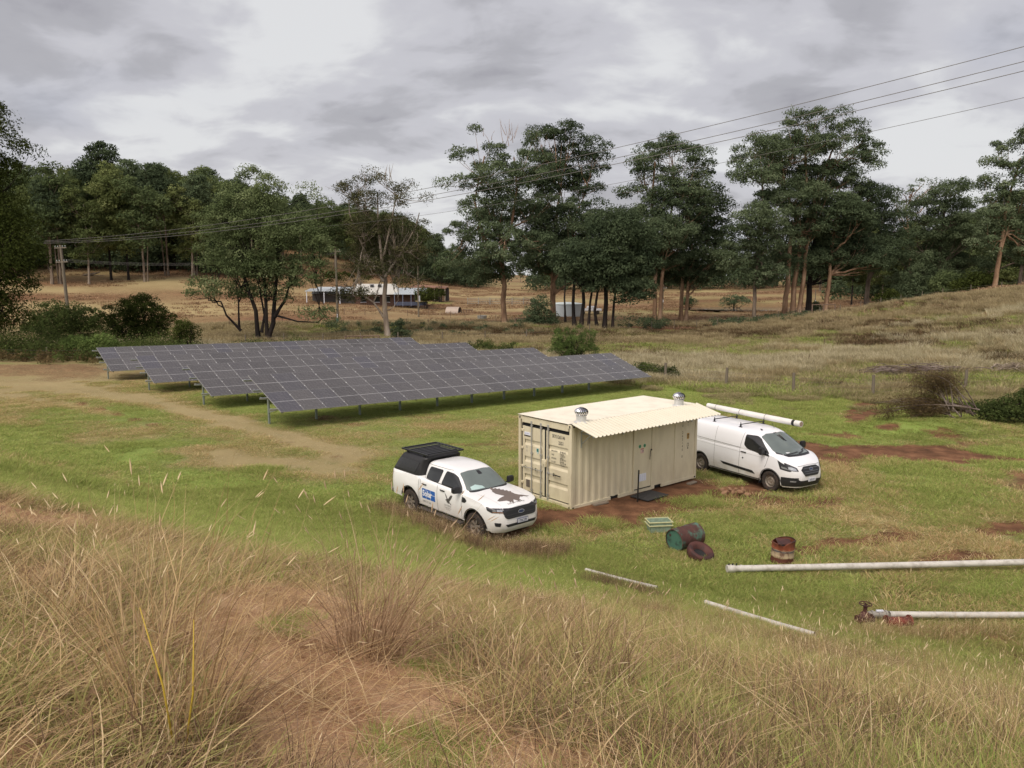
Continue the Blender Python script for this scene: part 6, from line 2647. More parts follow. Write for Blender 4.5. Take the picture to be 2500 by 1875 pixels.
    hero('gum_tree', 'wide dense dark tree mass left of the lone pale trunk on the hill', 2285, 745, 128,
         [([(2285, 745), (2284, 680), (2286, 600), (2290, 500)], .42, .16)],
         [(2290, 480, 60, 28), (2340, 510, 40, 30), (2240, 520, 55, 35), (2300, 560, 85, 50), (2230, 610, 70, 55), (2320, 640, 60, 55), (2260, 680, 80, 30)], seed=19, npads=130, **dict(K2, barkm=M_GREYB))
    hero('gum_tree', 'thin wispy gum crown rising behind the dark trees on the hill', 2215, 740, 140,
         [([(2215, 740), (2213, 640), (2200, 520), (2210, 470)], .25, .08)],
         [(2200, 470, 35, 12), (2240, 455, 30, 10), (2260, 465, 25, 10), (2190, 500, 30, 12)], seed=20, npads=26, **dict(K, pad_r=.9, per=60, bare=.15))
    hero('gum_tree', 'gum with a lone pale orange trunk standing at the top of the grassy hill', 2426, 708, 112,
         [([(2425, 712), (2428, 660), (2440, 590), (2442, 500), (2460, 400)], .36, .10), ([(2436, 610), (2460, 540), (2490, 480)], .16, .06)],
         [(2480, 345, 35, 16), (2440, 370, 30, 14), (2500, 370, 40, 20), (2420, 410, 34, 16), (2465, 425, 45, 22), (2400, 455, 34, 16), (2440, 480, 55, 28), (2500, 470, 40, 40), (2400, 520, 34, 22), (2470, 550, 60, 40), (2400, 580, 36, 40), (2520, 600, 50, 60)],
         seed=21, npads=120, **K)
    hero('gum_tree', 'dark gum cut by the right edge of the view behind the hilltop fence', 2490, 705, 122,
         [([(2488, 708), (2490, 640), (2496, 560)], .3, .15), ([(2520, 705), (2522, 640), (2530, 560)], .35, .15)],
         [(2500, 520, 50, 50), (2540, 480, 50, 60), (2500, 610, 60, 45), (2550, 600, 50, 60), (2400, 650, 40, 30)], seed=22, npads=70, **dict(K2, barkm=M_GREYB))
    # middle left
    hero('gum_tree', 'spreading many-stemmed gum with black trunks behind the solar panels', 645, 835, 88,
         [([(652, 836), (668, 790), (672, 740), (690, 650), (680, 560)], .32, .12), ([(655, 836), (652, 780), (650, 700), (640, 580)], .26, .10), ([(632, 828), (628, 760), (612, 700), (590, 620), (590, 540)], .27, .10), ([(672, 775), (700, 735), (716, 700), (730, 620)], .2, .09),
          ([(590, 808), (560, 770), (548, 738), (510, 735)], .14, .06), ([(586, 805), (588, 740), (582, 690)], .12, .05), ([(680, 772), (730, 785), (775, 788), (800, 770)], .11, .04), ([(640, 812), (645, 770), (640, 700)], .16, .08)],
         [(618, 440, 38, 20), (580, 480, 30, 24), (690, 468, 45, 24), (640, 500, 80, 35), (760, 510, 40, 40), (590, 560, 75, 50), (690, 570, 80, 50), (770, 600, 50, 50), (540, 630, 60, 50), (640, 650, 100, 40), (760, 670, 50, 30), (530, 700, 55, 22), (600, 715, 55, 18), (478, 720, 22, 14), (770, 765, 45, 16), (805, 790, 14, 12), (680, 720, 40, 14), (700, 700, 50, 18)],
         seed=31, npads=210, pad_r=1.2, per=300, leaf=.26, leafm=M_GUM, barkm=M_DARKB, limbs=16, flat=.6, limb_r=.10)
    hero('gum_tree', 'thin-crowned pale gum with twisting bare limbs in front of the farmhouse', 945, 826, 93,
         [([(948, 828), (940, 760), (942, 690), (938, 640), (930, 560), (925, 480)], .36, .07), ([(940, 690), (905, 640), (880, 580), (860, 530), (862, 500)], .14, .05), ([(942, 680), (985, 620), (1020, 560), (1030, 530)], .15, .05), ([(938, 640), (960, 560), (975, 490)], .13, .05),
          ([(938, 775), (910, 740), (880, 720), (835, 700)], .14, .05), ([(945, 760), (965, 750), (972, 735)], .06, .03)],
         [(850, 470, 28, 14), (880, 460, 26, 12), (915, 452, 34, 16), (985, 470, 28, 16), (985, 500, 24, 14), (1045, 500, 26, 8), (900, 500, 50, 20), (900, 560, 55, 34), (970, 560, 55, 34), (1025, 570, 30, 30), (930, 610, 70, 40), (880, 630, 40, 34), (990, 630, 55, 34), (870, 720, 45, 16), (1000, 690, 40, 16), (920, 660, 50, 20)],
         seed=32, npads=190, pad_r=1.0, per=190, leaf=.23, leafm=M_PALEG, barkm=M_PALEB, limbs=14, flat=.7, limb_r=.09, twigs=2, dead_top=[(-2, 0, 18.2, 1.6, 4), (.6, 0, 18.2, 2.2, 6)])
    # big trees at the left edge, nearer
    hero('gum_tree', 'large dark tree cut by the left edge of the view', -40, 850, 66,
         [([(-40, 850), (-30, 740), (-20, 600), (-10, 450), (0, 340)], .5, .12), ([(-90, 850), (-80, 700), (-90, 560)], .4, .15)],
         [(10, 300, 55, 34), (40, 350, 42, 30), (-20, 350, 60, 40), (-60, 400, 80, 60), (20, 440, 55, 50), (-30, 520, 80, 60), (30, 560, 70, 40), (60, 600, 50, 40), (90, 640, 26, 30), (10, 650, 70, 60), (60, 690, 36, 30), (-20, 750, 80, 60), (40, 770, 34, 40), (100, 385, 30, 22), (-110, 600, 80, 160)],
         seed=41, npads=300, pad_r=1.25, per=300, leaf=.24, leafm=M_WATTLE, barkm=M_DARKB, limbs=16, flat=.75)
    # the wooded hillside and far groves from six repeated forms
    protos = []
    for i in range(6):
        rg = np.random.default_rng(200 + i)
        H = 22 + rg.uniform(-2, 3)
        wide = rg.uniform(3.6, 5.2)
        env = [(rg.normal(0, 1), rg.normal(0, 1), H - 3, wide * .62, wide * .62, 2.4), (rg.normal(0, 1.2), rg.normal(0, 1), H - 7, wide, wide, 3.6), (rg.normal(0, 1), 0, H - 11, wide * .95, wide, 3.6),
               (rg.normal(0, 1.4), 0, H - 15, wide * .7, wide * .7, 2.6)]
        if i == 5:
            env = env[:2]
        tr = [([(0, 0, -.5), (rg.normal(0, .2), 0, H * .4), (rg.normal(0, .7), rg.normal(0, .5), H * .82)], .30, .08)]
        if i % 2:
            tr.append(([(.6, .2, -.5), (1.1, .3, H * .35), (2.0, .5, H * .6)], .2, .08))
        protos.append(grow_tree(300 + i, tr, env, 74, 1.6, 130, .62, (M_HILLG, M_GUM, M_HILLG, M_GUM, M_HILLG, M_GUMDK)[i], (M_DARKB, M_GREYB, M_DARKB, M_GREYB, M_PALEB, M_GREYB)[i], limbs=8, flat=.62))
    rg = np.random.default_rng(7)
    n = 0
    labs = ['dark green gum in the wood on the left hillside', 'tree in the distant wood behind the farmhouse paddock', 'dark background tree behind the row of tall gums']
    grp = ['trees on the left hillside', 'trees of the distant wood', 'background trees behind the tall gums']
    spots = []
    for D, x0, x1, step, s in ((166, -130, 560, 50, 1.0), (182, -140, 640, 44, 1.02), (200, -140, 760, 42, 1.0), (224, -100, 900, 42, 1.0), (250, -60, 1080, 36, .98)):
        x = x0
        while x < x1:
            spots.append((x + rg.normal(0, step * .22), D + rg.normal(0, 6), s * rg.uniform(.8, 1.15), 0 if D < 215 else 1))
            x += step
    for D, x0, x1, step, s in ((272, 640, 1170, 27, .9), (300, 820, 1700, 34, .9), (198, 2000, 2650, 38, .75), (160, 2080, 2650, 42, .7), (236, 1330, 2620, 33, .85)):
        x = x0
        while x < x1:
            spots.append((x + rg.normal(0, step * .25), D + rg.normal(0, 6), s * rg.uniform(.75, 1.2), 1 if x < 1400 else 2))
            x += step
    for px, D, s, g in spots:
        if g == 0 and D < 175 and px > 470:
            continue
        if g == 2 and D < 215 and px < 1960:
            continue
        p = at(px, D)
        # the hill falls from left to right: trim trees that would stick out of the skyline
        top = np.interp(px, [-100, 60, 250, 460, 560, 700, 900, 1000, 1100, 1200, 1400, 1800, 2000, 2300, 2500], [300, 390, 375, 405, 440, 485, 505, 530, 600, 640, 620, 610, 570, 520, 490])
        hmax = top_h(p, top)
        s = min(s, max(.42, hmax / 24.5 * rg.uniform(.9, 1.06)))
        i = int(rg.integers(0, 6))
        t = put_tree('gum_tree', labs[g], protos[i], p, rg.uniform(0, 6.28), s, group=grp[g], sz=s * rg.uniform(.95, 1.1))
        n += 1
    return n


def shrub(name, label, px, py, D, env_px, seed, npads, pad_r, per, leaf, leafm, barkm=M_DARKB, group=None, cat='shrub', flat=.8, twigs=0, depth=.8, aspect=.42, **kw):
    per = int(per * 1.5)
    rg = np.random.default_rng(seed)
    p = at(px, D)
    mpp = (p.y * CP - (p.z - EYE) * SP) / FPX
    bx, by = proj(p)
    env = [((cx - bx) * mpp, rg.normal(0, .2), max((by - cy) * mpp, .1), rx * mpp, rx * mpp * depth, ry * mpp) for cx, cy, rx, ry in env_px]
    top = max(e[2] for e in env)
    tr = [([(dx, 0, -.1), (dx * 2, rg.normal(0, .1), top * .55)], .05 + .01 * top, .03) for dx in (-.15, .1, .2)]
    tm, cm = grow_tree(seed, tr, env, npads, pad_r, per, leaf, leafm, barkm, limbs=8, flat=flat, limb_r=.05, sub_r=.018, twigs=twigs, shell=.15, aspect=aspect, **kw)
    V = None
    t = thing(name, label, cat, p, 0, group)
    link('stems', tm, t)
    link('foliage', cm, t)
    return t


def build_shrubs():
    shrub('shrub', 'pale green feathery shrub standing behind the far end of the solar panels', 1403, 872, 66,
          [(1395, 840, 55, 34), (1370, 815, 26, 24), (1420, 810, 34, 28), (1440, 845, 26, 30), (1375, 855, 36, 20)], 51, 70, .42, 120, .17, M_BRIGHTB, depth=.8, flat=1.0, twigs=3, aspect=.22)
    shrub('shrub', 'dark green bushy shrub between the orange trunk and the pale green shrub', 1317, 810, 104,
          [(1317, 780, 38, 34), (1320, 745, 26, 24), (1300, 795, 30, 18), (1340, 795, 28, 20)], 52, 50, .75, 110, .25, M_GUMDK)
    shrub('shrub', 'small dark upright bush right of the pale twisted gum', 975, 832, 90, [(975, 805, 14, 26), (978, 785, 8, 12), (985, 815, 14, 12)], 53, 20, .45, 90, .2, M_GUMDK)
    shrub('shrub', 'large rounded olive green bush behind the left end of the panels', 345, 835, 76,
          [(345, 755, 60, 34), (300, 775, 45, 34), (395, 775, 40, 30), (340, 800, 75, 36), (430, 790, 16, 16)], 54, 120, .62, 110, .20, M_WATTLE)
    shrub('shrub', 'wide flat-topped dark thicket behind the leaning power pole', 170, 835, 82,
          [(130, 770, 60, 30), (200, 775, 70, 30), (240, 800, 50, 26), (90, 790, 40, 36), (160, 800, 90, 30)], 55, 130, .7, 100, .22, M_DARKG)
    shrub('shrub', 'low green bush in front of the rounded olive bush', 455, 842, 70, [(455, 800, 22, 20), (440, 815, 20, 18), (470, 815, 14, 14)], 56, 26, .45, 90, .17, M_WATTLE)
    shrub('shrub', 'light green sapling bush under the leaning power pole', 195, 865, 66, [(190, 835, 20, 18), (215, 845, 18, 14), (165, 845, 16, 14)], 57, 26, .4, 90, .16, M_BRIGHTB)
    shrub('shrub', 'light green sapling bush just behind the left tip of the panels', 255, 862, 66, [(255, 835, 24, 18), (240, 850, 22, 12), (285, 845, 18, 14)], 58, 28, .4, 90, .16, M_BRIGHTB)
    rg = np.random.default_rng(61)
    # scrub along the fence behind the panels: a hedge of undergrowth nobody could count
    env, PX = [], []
    C = []
    for i in range(330):
        px = rg.uniform(-60, 760)
        D = rg.uniform(63, 74) + max(0, px - 300) * .012
        p = at(px, D)
        h = (rg.uniform(.5, 1.9) if px < 480 else rg.uniform(.3, 1.3)) * (1.25 if px < 120 else 1)
        if 470 < px < 560:
            h *= .6
        C.append((p.x, p.y, p.z + h * .55, h))
    C = np.array(C)
    V, F, T = leaves(C[:, :3], C[:, 3] * .95, 170, .18, rg, flat=.75)
    o = link('undergrowth', proto('undergrowth', [(V, F, T, 0)], [M_DARKG]))
    tag(o, kind='stuff')
    C = []
    for i in range(170):
        px = rg.uniform(-60, 800)
        D = rg.uniform(61, 72)
        p = at(px, D)
        h = rg.uniform(.3, 1.0)
        C.append((p.x, p.y, p.z + h * .5, h))
    C = np.array(C)
    V, F, T = leaves(C[:, :3], C[:, 3] * .9, 150, .17, rg, flat=.8)
    tag(link('brown_undergrowth', proto('brown_undergrowth', [(V, F, T, 0)], [M_HEATH])), kind='stuff')
    # scrub along the road under the tall gums
    C = []
    for i in range(230):
        px = rg.uniform(1230, 2200)
        D = rg.uniform(106, 118) - (px - 1500) * .004
        p = at(px, D)
        h = rg.uniform(.3, 1.15) * (1.2 if px < 1600 else .8)
        if vnoise(px, 0, 60, 5) < .42:
            continue
        C.append((p.x, p.y, p.z + h * .5, h))
    for i in range(120):
        px = rg.uniform(800, 1300)
        p = at(px, rg.uniform(94, 104))
        h = rg.uniform(.2, .6)
        C.append((p.x, p.y, p.z + h * .4, h))
    C = np.array(C)
    V, F, T = leaves(C[:, :3], C[:, 3] * 1.1, 120, .26, rg, flat=.7)
    tag(link('roadside_undergrowth', proto('roadside_undergrowth', [(V, F, T, 0)], [M_GUMDK])), kind='stuff')
    # dark lower storey that closes the woods behind the trunks
    C = []
    for (n_, xa, xb, Da, Db, h0, h1) in ((560, -150, 600, 177, 250, 4, 10), (460, 540, 1190, 238, 300, 4, 11), (430, 1300, 2620, 222, 275, 5, 11), (130, 2020, 2650, 165, 215, 3, 8)):
        for i in range(n_):
            p = at(rg.uniform(xa, xb), rg.uniform(Da, Db))
            h = rg.uniform(h0, h1)
            for q in (.25, .65):
                C.append((p.x, p.y, p.z + h * q, rg.uniform(2.0, 3.4)))
    C = np.array(C)
    V, F, T = leaves(C[:, :3], C[:, 3], 110, .85, rg, flat=.85)
    tag(link('forest_understorey', proto('forest_understorey', [(V, F, T, 0)], [M_GUMDK])), kind='stuff')
    # shrubs under the right-hand trees along the hilltop fence
    hl = [(2235, 735, 120, [(2235, 680, 36, 44), (2220, 715, 40, 24), (2250, 640, 20, 26)], 'tall conical dark shrub under the trees on the right', M_GUMDK, 60),
          (2170, 752, 116, [(2170, 730, 26, 18), (2155, 735, 16, 12)], 'low olive bush by the fence at the foot of the hill', M_WATTLE, 24),
          (2310, 728, 118, [(2310, 695, 40, 28), (2345, 700, 24, 22)], 'broad green shrub along the hilltop fence', M_GUM, 44),
          (2380, 716, 114, [(2385, 685, 34, 20), (2350, 700, 24, 14)], 'low rounded green shrub left of the lone pale trunk', M_WATTLE, 34),
          (1990, 772, 126, [(1990, 755, 16, 16)], 'small round dark bush by the dam', M_GUMDK, 12),
          (1680, 740, 150, [(1680, 735, 14, 8)], 'small far bush on the green flat left of the dam', M_GUMDK, 8),
          (1795, 742, 155, [(1795, 735, 34, 10), (1770, 738, 20, 8)], 'spreading far bush on the bank of the dam', M_GUMDK, 16),
          (1040, 735, 150, [(1035, 720, 22, 16), (1060, 724, 14, 12), (1075, 718, 12, 14)], 'rounded green garden bush beside the farmhouse', M_WATTLE, 24),
          (1075, 690, 170, [(1075, 655, 14, 24)], 'small grey-green tree beyond the open shed', M_GUM, 14),
          (860, 680, 176, [(850, 675, 30, 16), (800, 672, 30, 18), (900, 680, 20, 10)], 'bright green garden trees behind the farmhouse', M_WATTLE, 30)]
    for i, (px, py, D, env, lab, m, n_) in enumerate(hl):
        shrub('shrub', lab, px, py, D, env, 70 + i, n_, .85, 90, .32, m)
    # low bramble mounds by the array and fence
    for i, (px, py, rx, ry, lab) in enumerate(((1200, 848, 70, 14, 'low dark green bramble showing behind the third row of panels'), (1625, 912, 30, 12, 'low dark bramble at the far right tip of the front panels'),
                                               (1570, 905, 30, 14, 'dark bramble mound behind the right end of the front panel row'))):
        p = hit(px, py + ry)
        shrub('bramble', lab, px, py, p.y, [(px, py, rx, ry)], 90 + i, 26, .45, 90, .16, M_DARKG, cat='bramble')
    # blackberry thicket at the right with white flecks
    p = hit(2400, 1030)
    t = shrub('bramble', 'sprawling blackberry thicket with pale flecks at the right edge', 2420, 1030, p.y,
              [(2440, 1000, 46, 16), (2500, 990, 56, 22), (2385, 1000, 30, 12), (2540, 980, 60, 34), (2450, 1010, 60, 12)], 95, 110, .45, 120, .13, M_DARKG, cat='bramble')


def branches_pile(name, label, px, py, w, h, n, seed, material, fine=0.0, cat='brush pile', leafm=None):
    rg = np.random.default_rng(seed)
    p = hit(px, py)
    t = thing(name, label, cat, p)
    paths = []
    for i in range(n):
        a = rg.uniform(-.5, .5) + (PI if rg.uniform() < .5 else 0)
        c = np.array([rg.uniform(-w, w), rg.uniform(-w * .35, w * .35), 0])
        L = rg.uniform(.5, 1.6) * w * .5
        z0, z1 = rg.uniform(0, h * .7), rg.uniform(0, h)
        s = c + np.array([-math.cos(a) * L / 2, -math.sin(a) * L / 2, z0])
        e = c + np.array([math.cos(a) * L / 2, math.sin(a) * L / 2, z1])
        m_ = (s + e) / 2 + rg.normal(0, .12, 3) + np.array([0, 0, h * .25])
        k = max(0, 1 - abs(c[0]) / w)
        s[2] *= .4 + .6 * k
        e[2] *= .4 + .6 * k
        r = rg.uniform(.012, .05)
        paths.append((bez(s, m_, e, 6), np.linspace(r, r * .4, 6)))
    V, F = tube_np(paths, 5)
    mesh_np('branches', V, F, material, t)
    if leafm:
        C = np.array([(rg.uniform(-w, w) * .8, rg.uniform(-w * .3, w * .3), rg.uniform(.1, h * .8)) for _ in range(40)])
        V, F, T = leaves(C, np.full(40, w * .2), 90, .13, rg, flat=.7, aspect=.15)
        link('dead_leaves', proto('dead_leaves', [(V, F, T, 0)], [leafm]), t)
    return t


def build_brush():
    branches_pile('brush_pile', 'long heap of grey and brown dead branches beyond the right-hand fence', 2260, 912, 3.6, .75, 170, 5, M_TWIG)
    branches_pile('brush_pile', 'tangle of bleached bare sticks at the right edge beyond the fence', 2485, 908, 1.6, .8, 90, 6, M_PALEB)
    # fallen dead bush: arching brown fronds
    p = hit(2270, 1018)
    t = thing('dead_bush', 'fallen dead bush with arching brown fronds leaning on the blackberries', 'dead bush', p)
    rg = np.random.default_rng(12)
    paths, C = [], []
    for i in range(46):
        s = np.array([rg.uniform(.6, 2.4), rg.uniform(-.6, .6), rg.uniform(0, .5)])
        up = i % 3 == 0
        e = np.array([rg.uniform(-3.0, .4) if not up else rg.uniform(-1.6, 1.0), rg.uniform(-.7, .7), rg.uniform(.05, .9) if not up else rg.uniform(1.3, 2.4)])
        m_ = (s + e) / 2 + np.array([0, 0, .5 + (.5 if up else 0)])
        q = bez(s, m_, e, 8)
        paths.append((q, np.linspace(.035, .008, 8)))
        for k in range(3, 8):
            C.append(q[k] + rg.normal(0, .08, 3))
    V, F = tube_np(paths, 5)
    mesh_np('branches', V, F, M_TWIG, t)
    C = np.array(C)
    V, F, T = leaves(C, np.full(len(C), .38), 90, .16, rg, flat=.8, droop=.9, aspect=.12)
    link('dead_leaves', proto('dead_leaves', [(V, F, T, 0)], [M_HEATH]), t)


build_trees()
build_shrubs()
build_brush()
# ------------------------------------------------------------------ far buildings, poles, wires, fences, water
M_ZROOF = mat('zincalume_roof', (.42, .46, .48), .35, .2, .08, .6)
M_ROOFW = mat('pale_roof', (.46, .45, .41), .5, 0, .06, .5)
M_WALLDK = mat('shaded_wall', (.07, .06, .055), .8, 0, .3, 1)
M_BRICK = mat('brick_wall', srgb(104, 74, 60, .6), .8, 0, .15, 2)
M_RUST = mat('rusty_sheet', srgb(140, 92, 68, .8), .7, .1, .35, 1.5, dirt=srgb(190, 170, 150, .8), dirt_amt=.6)


def gable(mb, x0, x1, y0, y1, z0, z1, ov=.5):
    """hipped/gable roof solid"""
    ym = (y0 + y1) / 2
    v = [(x0 - ov, y0 - ov, z0), (x1 + ov, y0 - ov, z0), (x1 + ov, y1 + ov, z0), (x0 - ov, y1 + ov, z0), (x0 + .5, ym, z1), (x1 - .5, ym, z1)]
    b = [mb.bm.verts.new(p) for p in v]
    for f in ((0, 1, 5, 4), (1, 2, 5), (2, 3, 4, 5), (3, 0, 4), (0, 3, 2, 1)):
        mb.bm.faces.new([b[i] for i in f])


def build_far():
    # farmhouse
    p = at(925, 152)
    w = 152 / FPX
    h = thing('farmhouse', 'long low farmhouse with pale metal roofs and a dark verandah', 'house', p, .06)
    mb = MB()
    mb.box((1.0, 3.0, 1.25), (11.5, 5.5, 2.5))
    mb.build('wall', M_BRICK, h)
    mb = MB()
    mb.box((-8.6, 3.4, 1.2), (7.5, 5.0, 2.4))
    mb.build('wall', M_WALLDK, h)
    mb = MB()
    gable(mb, -5.0, 3.5, 0.4, 6.4, 2.5, 4.3, .5)
    r = mb.build('roof', M_ROOFW, h)
    mb = MB()
    gable(mb, -12.8, -4.4, 1.0, 6.0, 2.4, 3.7, .4)
    mb.build('roof', M_ZROOF, h)
    mb = MB()
    mb.prism([(3.0, -1.6, 2.25), (9.6, -1.6, 2.25), (9.2, 4.5, 3.4), (3.0, 4.5, 3.4)], (0, 0, .08))
    mb.build('verandah_roof', M_ZROOF, h)
    mb = MB()
    mb.prism([(-4.2, -1.2, 2.25), (3.0, -1.2, 2.25), (3.0, .6, 2.62), (-4.2, .6, 2.62)], (0, 0, .06))
    mb.build('verandah_roof', M_ROOFW, h)
    for x in (3.2, 4.8, 6.4, 8.0, 9.4):
        mb = MB()
        mb.box((x, -1.5, 1.1), (.1, .1, 2.25))
        mb.build('verandah_post', mat('blue_grey_post', (.16, .19, .27), .6) if x == 3.2 else bpy.data.materials['blue_grey_post'], h)
    mb = MB()
    for x in (4.0, 5.6, 7.2, 8.7):
        mb.box((x, -1.5, .5), (1.45, .04, .7))
    mb.build('verandah_screen', mat('screen_mesh', (.05, .06, .10), .7), h)
    for x in (-3.0, -.4, 1.6):
        mb = MB()
        mb.box((x, .235, 1.3), (1.1, .05, 1.1))
        f = mb.build('window', M_SIDEGLASS, h)
        mb = MB()
        for a, b, c, d in ((x, 1.87, 1.2, .06), (x, .73, 1.2, .06)):
            mb.box((a, .21, b), (c, .06, d))
        mb.build('frame', M_WHITEP, f)
    mb = MB()
    for a in (-1.5, 0.0):
        mb.box((a, 2.2, 3.95), (.7, .8, .12), Euler((.5, 0, 0)).to_quaternion())
    mb.build('skylight', M_SIDEGLASS, r)
    # carport at the left of the house
    p = at(795, 150)
    c = thing('carport', 'open dark carport with a silver roof left of the farmhouse', 'carport', p, .04)
    mb = MB()
    mb.prism([(-3.6, -1.5, 2.3), (3.2, -1.5, 2.3), (3.2, 3.5, 2.7), (-3.6, 3.5, 2.7)], (0, 0, .1))
    mb.build('roof', M_ZROOF, c)
    mb = MB()
    mb.box((0, 3.2, 1.1), (6.4, .1, 2.4))
    mb.build('back_wall', M_WALLDK, c)
    for x in (-3.3, 0, 3.0):
        mb = MB()
        mb.box((x, -1.3, 1.1), (.12, .12, 2.35))
        mb.build('post', M_WHITEP, c)
    # open shed on the rise
    p = at(1052, 172)
    c = thing('open_shed', 'small open hay shed with a rusty flat roof on posts right of the farmhouse', 'shed', p, -.05)
    mb = MB()
    mb.prism([(-4.2, -2, 3.0), (3.6, -2, 2.7), (3.6, 3, 3.1), (-4.2, 3, 3.4)], (0, 0, .12))
    mb.build('roof', M_RUST, c)
    mb = MB()
    mb.box((0, 2.8, 1.4), (7.4, .12, 2.9))
    mb.box((-3.4, .8, 1.3), (.1, 4, 2.7))
    mb.build('back_wall', M_WALLDK, c)
    for x in (-4.0, -1.4, 1.1, 3.4):
        mb = MB()
        mb.box((x, -1.8, 1.4), (.2, .2, 2.9))
        mb.build('post', M_WOOD, c)
    mb = MB()
    mb.box((2.6, -.2, 1.0), (.9, 1.5, 2.0))
    mb.build('stacked_timber', mat('weathered_timber', srgb(150, 120, 96, .8), .8, 0, .3, 2), c)
    # half round shelter
    p = at(1110, 140)
    c = thing('animal_shelter', 'half-round corrugated pig shelter with a dark opening in the dry paddock', 'shelter', p, -.25)
    mb = MB()
    pts = [(1.15 * math.cos(a), 1.15 * math.sin(a)) for a in np.linspace(0, PI, 16)]
    for (x0, z0), (x1, z1) in zip(pts, pts[1:]):
        mb.poly([(-1.4, x0, z0), (1.0, x0, z0), (1.0, x1, z1), (-1.4, x1, z1)])
    mb.build('curved_roof', mat('tan_sheet', srgb(176, 160, 146, .85), .6, .1, .15, 2), c, smooth=True)
    mb = MB()
    mb.poly([(.7, y, z) for y, z in pts])
    mb.poly([(-1.38, y, z) for y, z in pts])
    mb.build('dark_inside', M_WALLDK, c)
    mb = MB()
    for k in range(4):
        mb.box((1.6 + k * .55, .2, .35), (.08, .08, .8))
    mb.box((2.4, .2, .65), (2.0, .06, .1))
    mb.build('side_rail', M_WOODBR, c)
    # cattle yards
    p = at(1210, 165)
    c = thing('stock_yards', 'grey steel rail cattle yards in the paddock left of the orange trunk', 'stock yards', p, .1)
    for gx in range(6):
        mb = MB()
        x = -6 + gx * 2.4
        for z in (.4, .75, 1.1, 1.45):
            mb.box((x + 1.2, (gx % 2) * 1.2, z), (2.3, .05, .06))
        for q in (0.05, 2.35):
            mb.box((x + q, (gx % 2) * 1.2, .8), (.07, .07, 1.6))
        mb.build('rail_panel', M_GALV, c)
    # trough
    p = at(1177, 128)
    mb = MB()
    mb.lathe([(.75, 0), (.8, .5), (.74, .5), (.7, .08), (.001, .08)], 20)
    o = mb.build('water_trough', M_GALV)
    o.location = p
    tag(o, 'small round grey trough alone in the bare paddock', 'trough')
    # white tank shed among the trunks
    p = at(1383, 135)
    t = thing('water_tank', 'round pale blue-white steel water tank behind the black trunks', 'water tank', p)
    mb = MB()
    mb.lathe([(2.75, 0), (2.75, 2.1)], 40)
    mb.build('tank_wall', mat('tank_steel', (.48, .53, .56), .45, .2, .08, .7, stretch=(1, 1, .1)), t, smooth=True)
    mb = MB()
    mb.lathe([(2.85, 2.1), (2.8, 2.2), (1.6, 2.36), (.001, 2.45)], 40)
    mb.build('tank_roof', mat('tank_lid', (.62, .70, .68), .4), t, smooth='auto')
    p = at(1440, 140)
    t = thing('farm_ute', 'small white vehicle just visible between the black trunks by the tank', 'car', p)
    mb = MB()
    mb.box((0, 0, .75), (4.2, 1.7, .5))
    mb.box((.3, 0, 1.2), (1.7, 1.5, .5))
    mb.build('body', M_VPAINT, t, bevel=.12, seg=2)
    for x in (-1.3, 1.3):
        mb = MB()
        mb.bar((x, -.86, .35), (x, .86, .35), .35, seg=16)
        mb.build('wheel', M_TYRE, t)
    # dam
    p = at(1850, 150)
    mb = MB()
    q = [(p.x + 13.5 * math.cos(a) * (1 + .12 * math.sin(3 * a)), p.y + 9 * math.sin(a), p.z) for a in np.linspace(0, 2 * PI, 48)[:-1]]
    zmin = min(gz(a, b) for a, b, _ in q)
    q = [(a, b, gz(48, 152) + .62) for a, b, _ in q]
    mb.poly(q)
    wm = NT('dam_water')
    wm.inp(Base_Color=(.10, .11, .11), Roughness=.05)
    wm.b.inputs['Specular IOR Level'].default_value = .8
    o = mb.build('dam_water', wm.m)
    o['kind'] = 'structure'
    # fallen logs on the hillside
    p = at(232, 170)
    t = thing('fallen_log', 'grey fallen logs lying beside a pale trunk on the dry hillside', 'log', p, -.15)
    for a, b, r in (((-2.6, 0, .3), (.6, 0, .75), .22), ((-3.4, .3, .2), (2.6, -.3, .15), .10), ((-.8, -.2, .3), (1.2, .1, .9), .18)):
        mb = MB()
        mb.bar(a, b, r, r * .6, seg=8)
        mb.build('log', M_GREYB, t, smooth='auto')


M_POLE = mat('pole_timber', srgb(122, 112, 96, .75), .85, 0, .25, 2, .2, 20, stretch=(1, 1, .1))


def pole(name, label, px, D, top_y, lean=0.0, arms=2, r=.16, xform=False, green=True):
    p = at(px, D)
    H = top_h(p, top_y)
    t = thing(name, label, 'power pole', p)
    t.rotation_euler = (0, lean, 0)
    mb = MB()
    mb.bar((0, 0, -.3), (0, 0, H), r, r * .72, seg=12)
    mb.build('pole', M_POLE, t, smooth='auto')
    for k in range(arms):
        z = H - .35 - k * 1.75
        mb = MB()
        mb.box((0, -.12, z), (1.5, .09, .11))
        a = mb.build('crossarm', M_WOOD, t)
        for x in (-.62, -.3, .3, .62):
            mb = MB()
            mb.lathe([(.02, 0), (.02, .08), (.06, .1), (.07, .15), (.04, .2), (.001, .21)], 8, Matrix.Translation((x, -.12, z + .05)))
            mb.build('insulator', M_GALV, a)
    if xform:
        mb = MB()
        mb.box((.22, -.2, H * .36), (.24, .22, 1.0))
        mb.build('meter_box', mat('box_grey', (.38, .40, .42), .5), t, bevel=.02)
    else:
        mb = MB()
        mb.box((.02, -r - .005, 1.55), (.10, .02, .5))
        mb.build('marker_plate', M_WHITEP, t)
    if green:
        mb = MB()
        mb.lathe([(r * 1.03, 0), (r * 1.03, 1.1)], 12)
        mb.build('green_base_wrap', mat('green_wrap', (.03, .11, .08), .6), t)
    return p, H


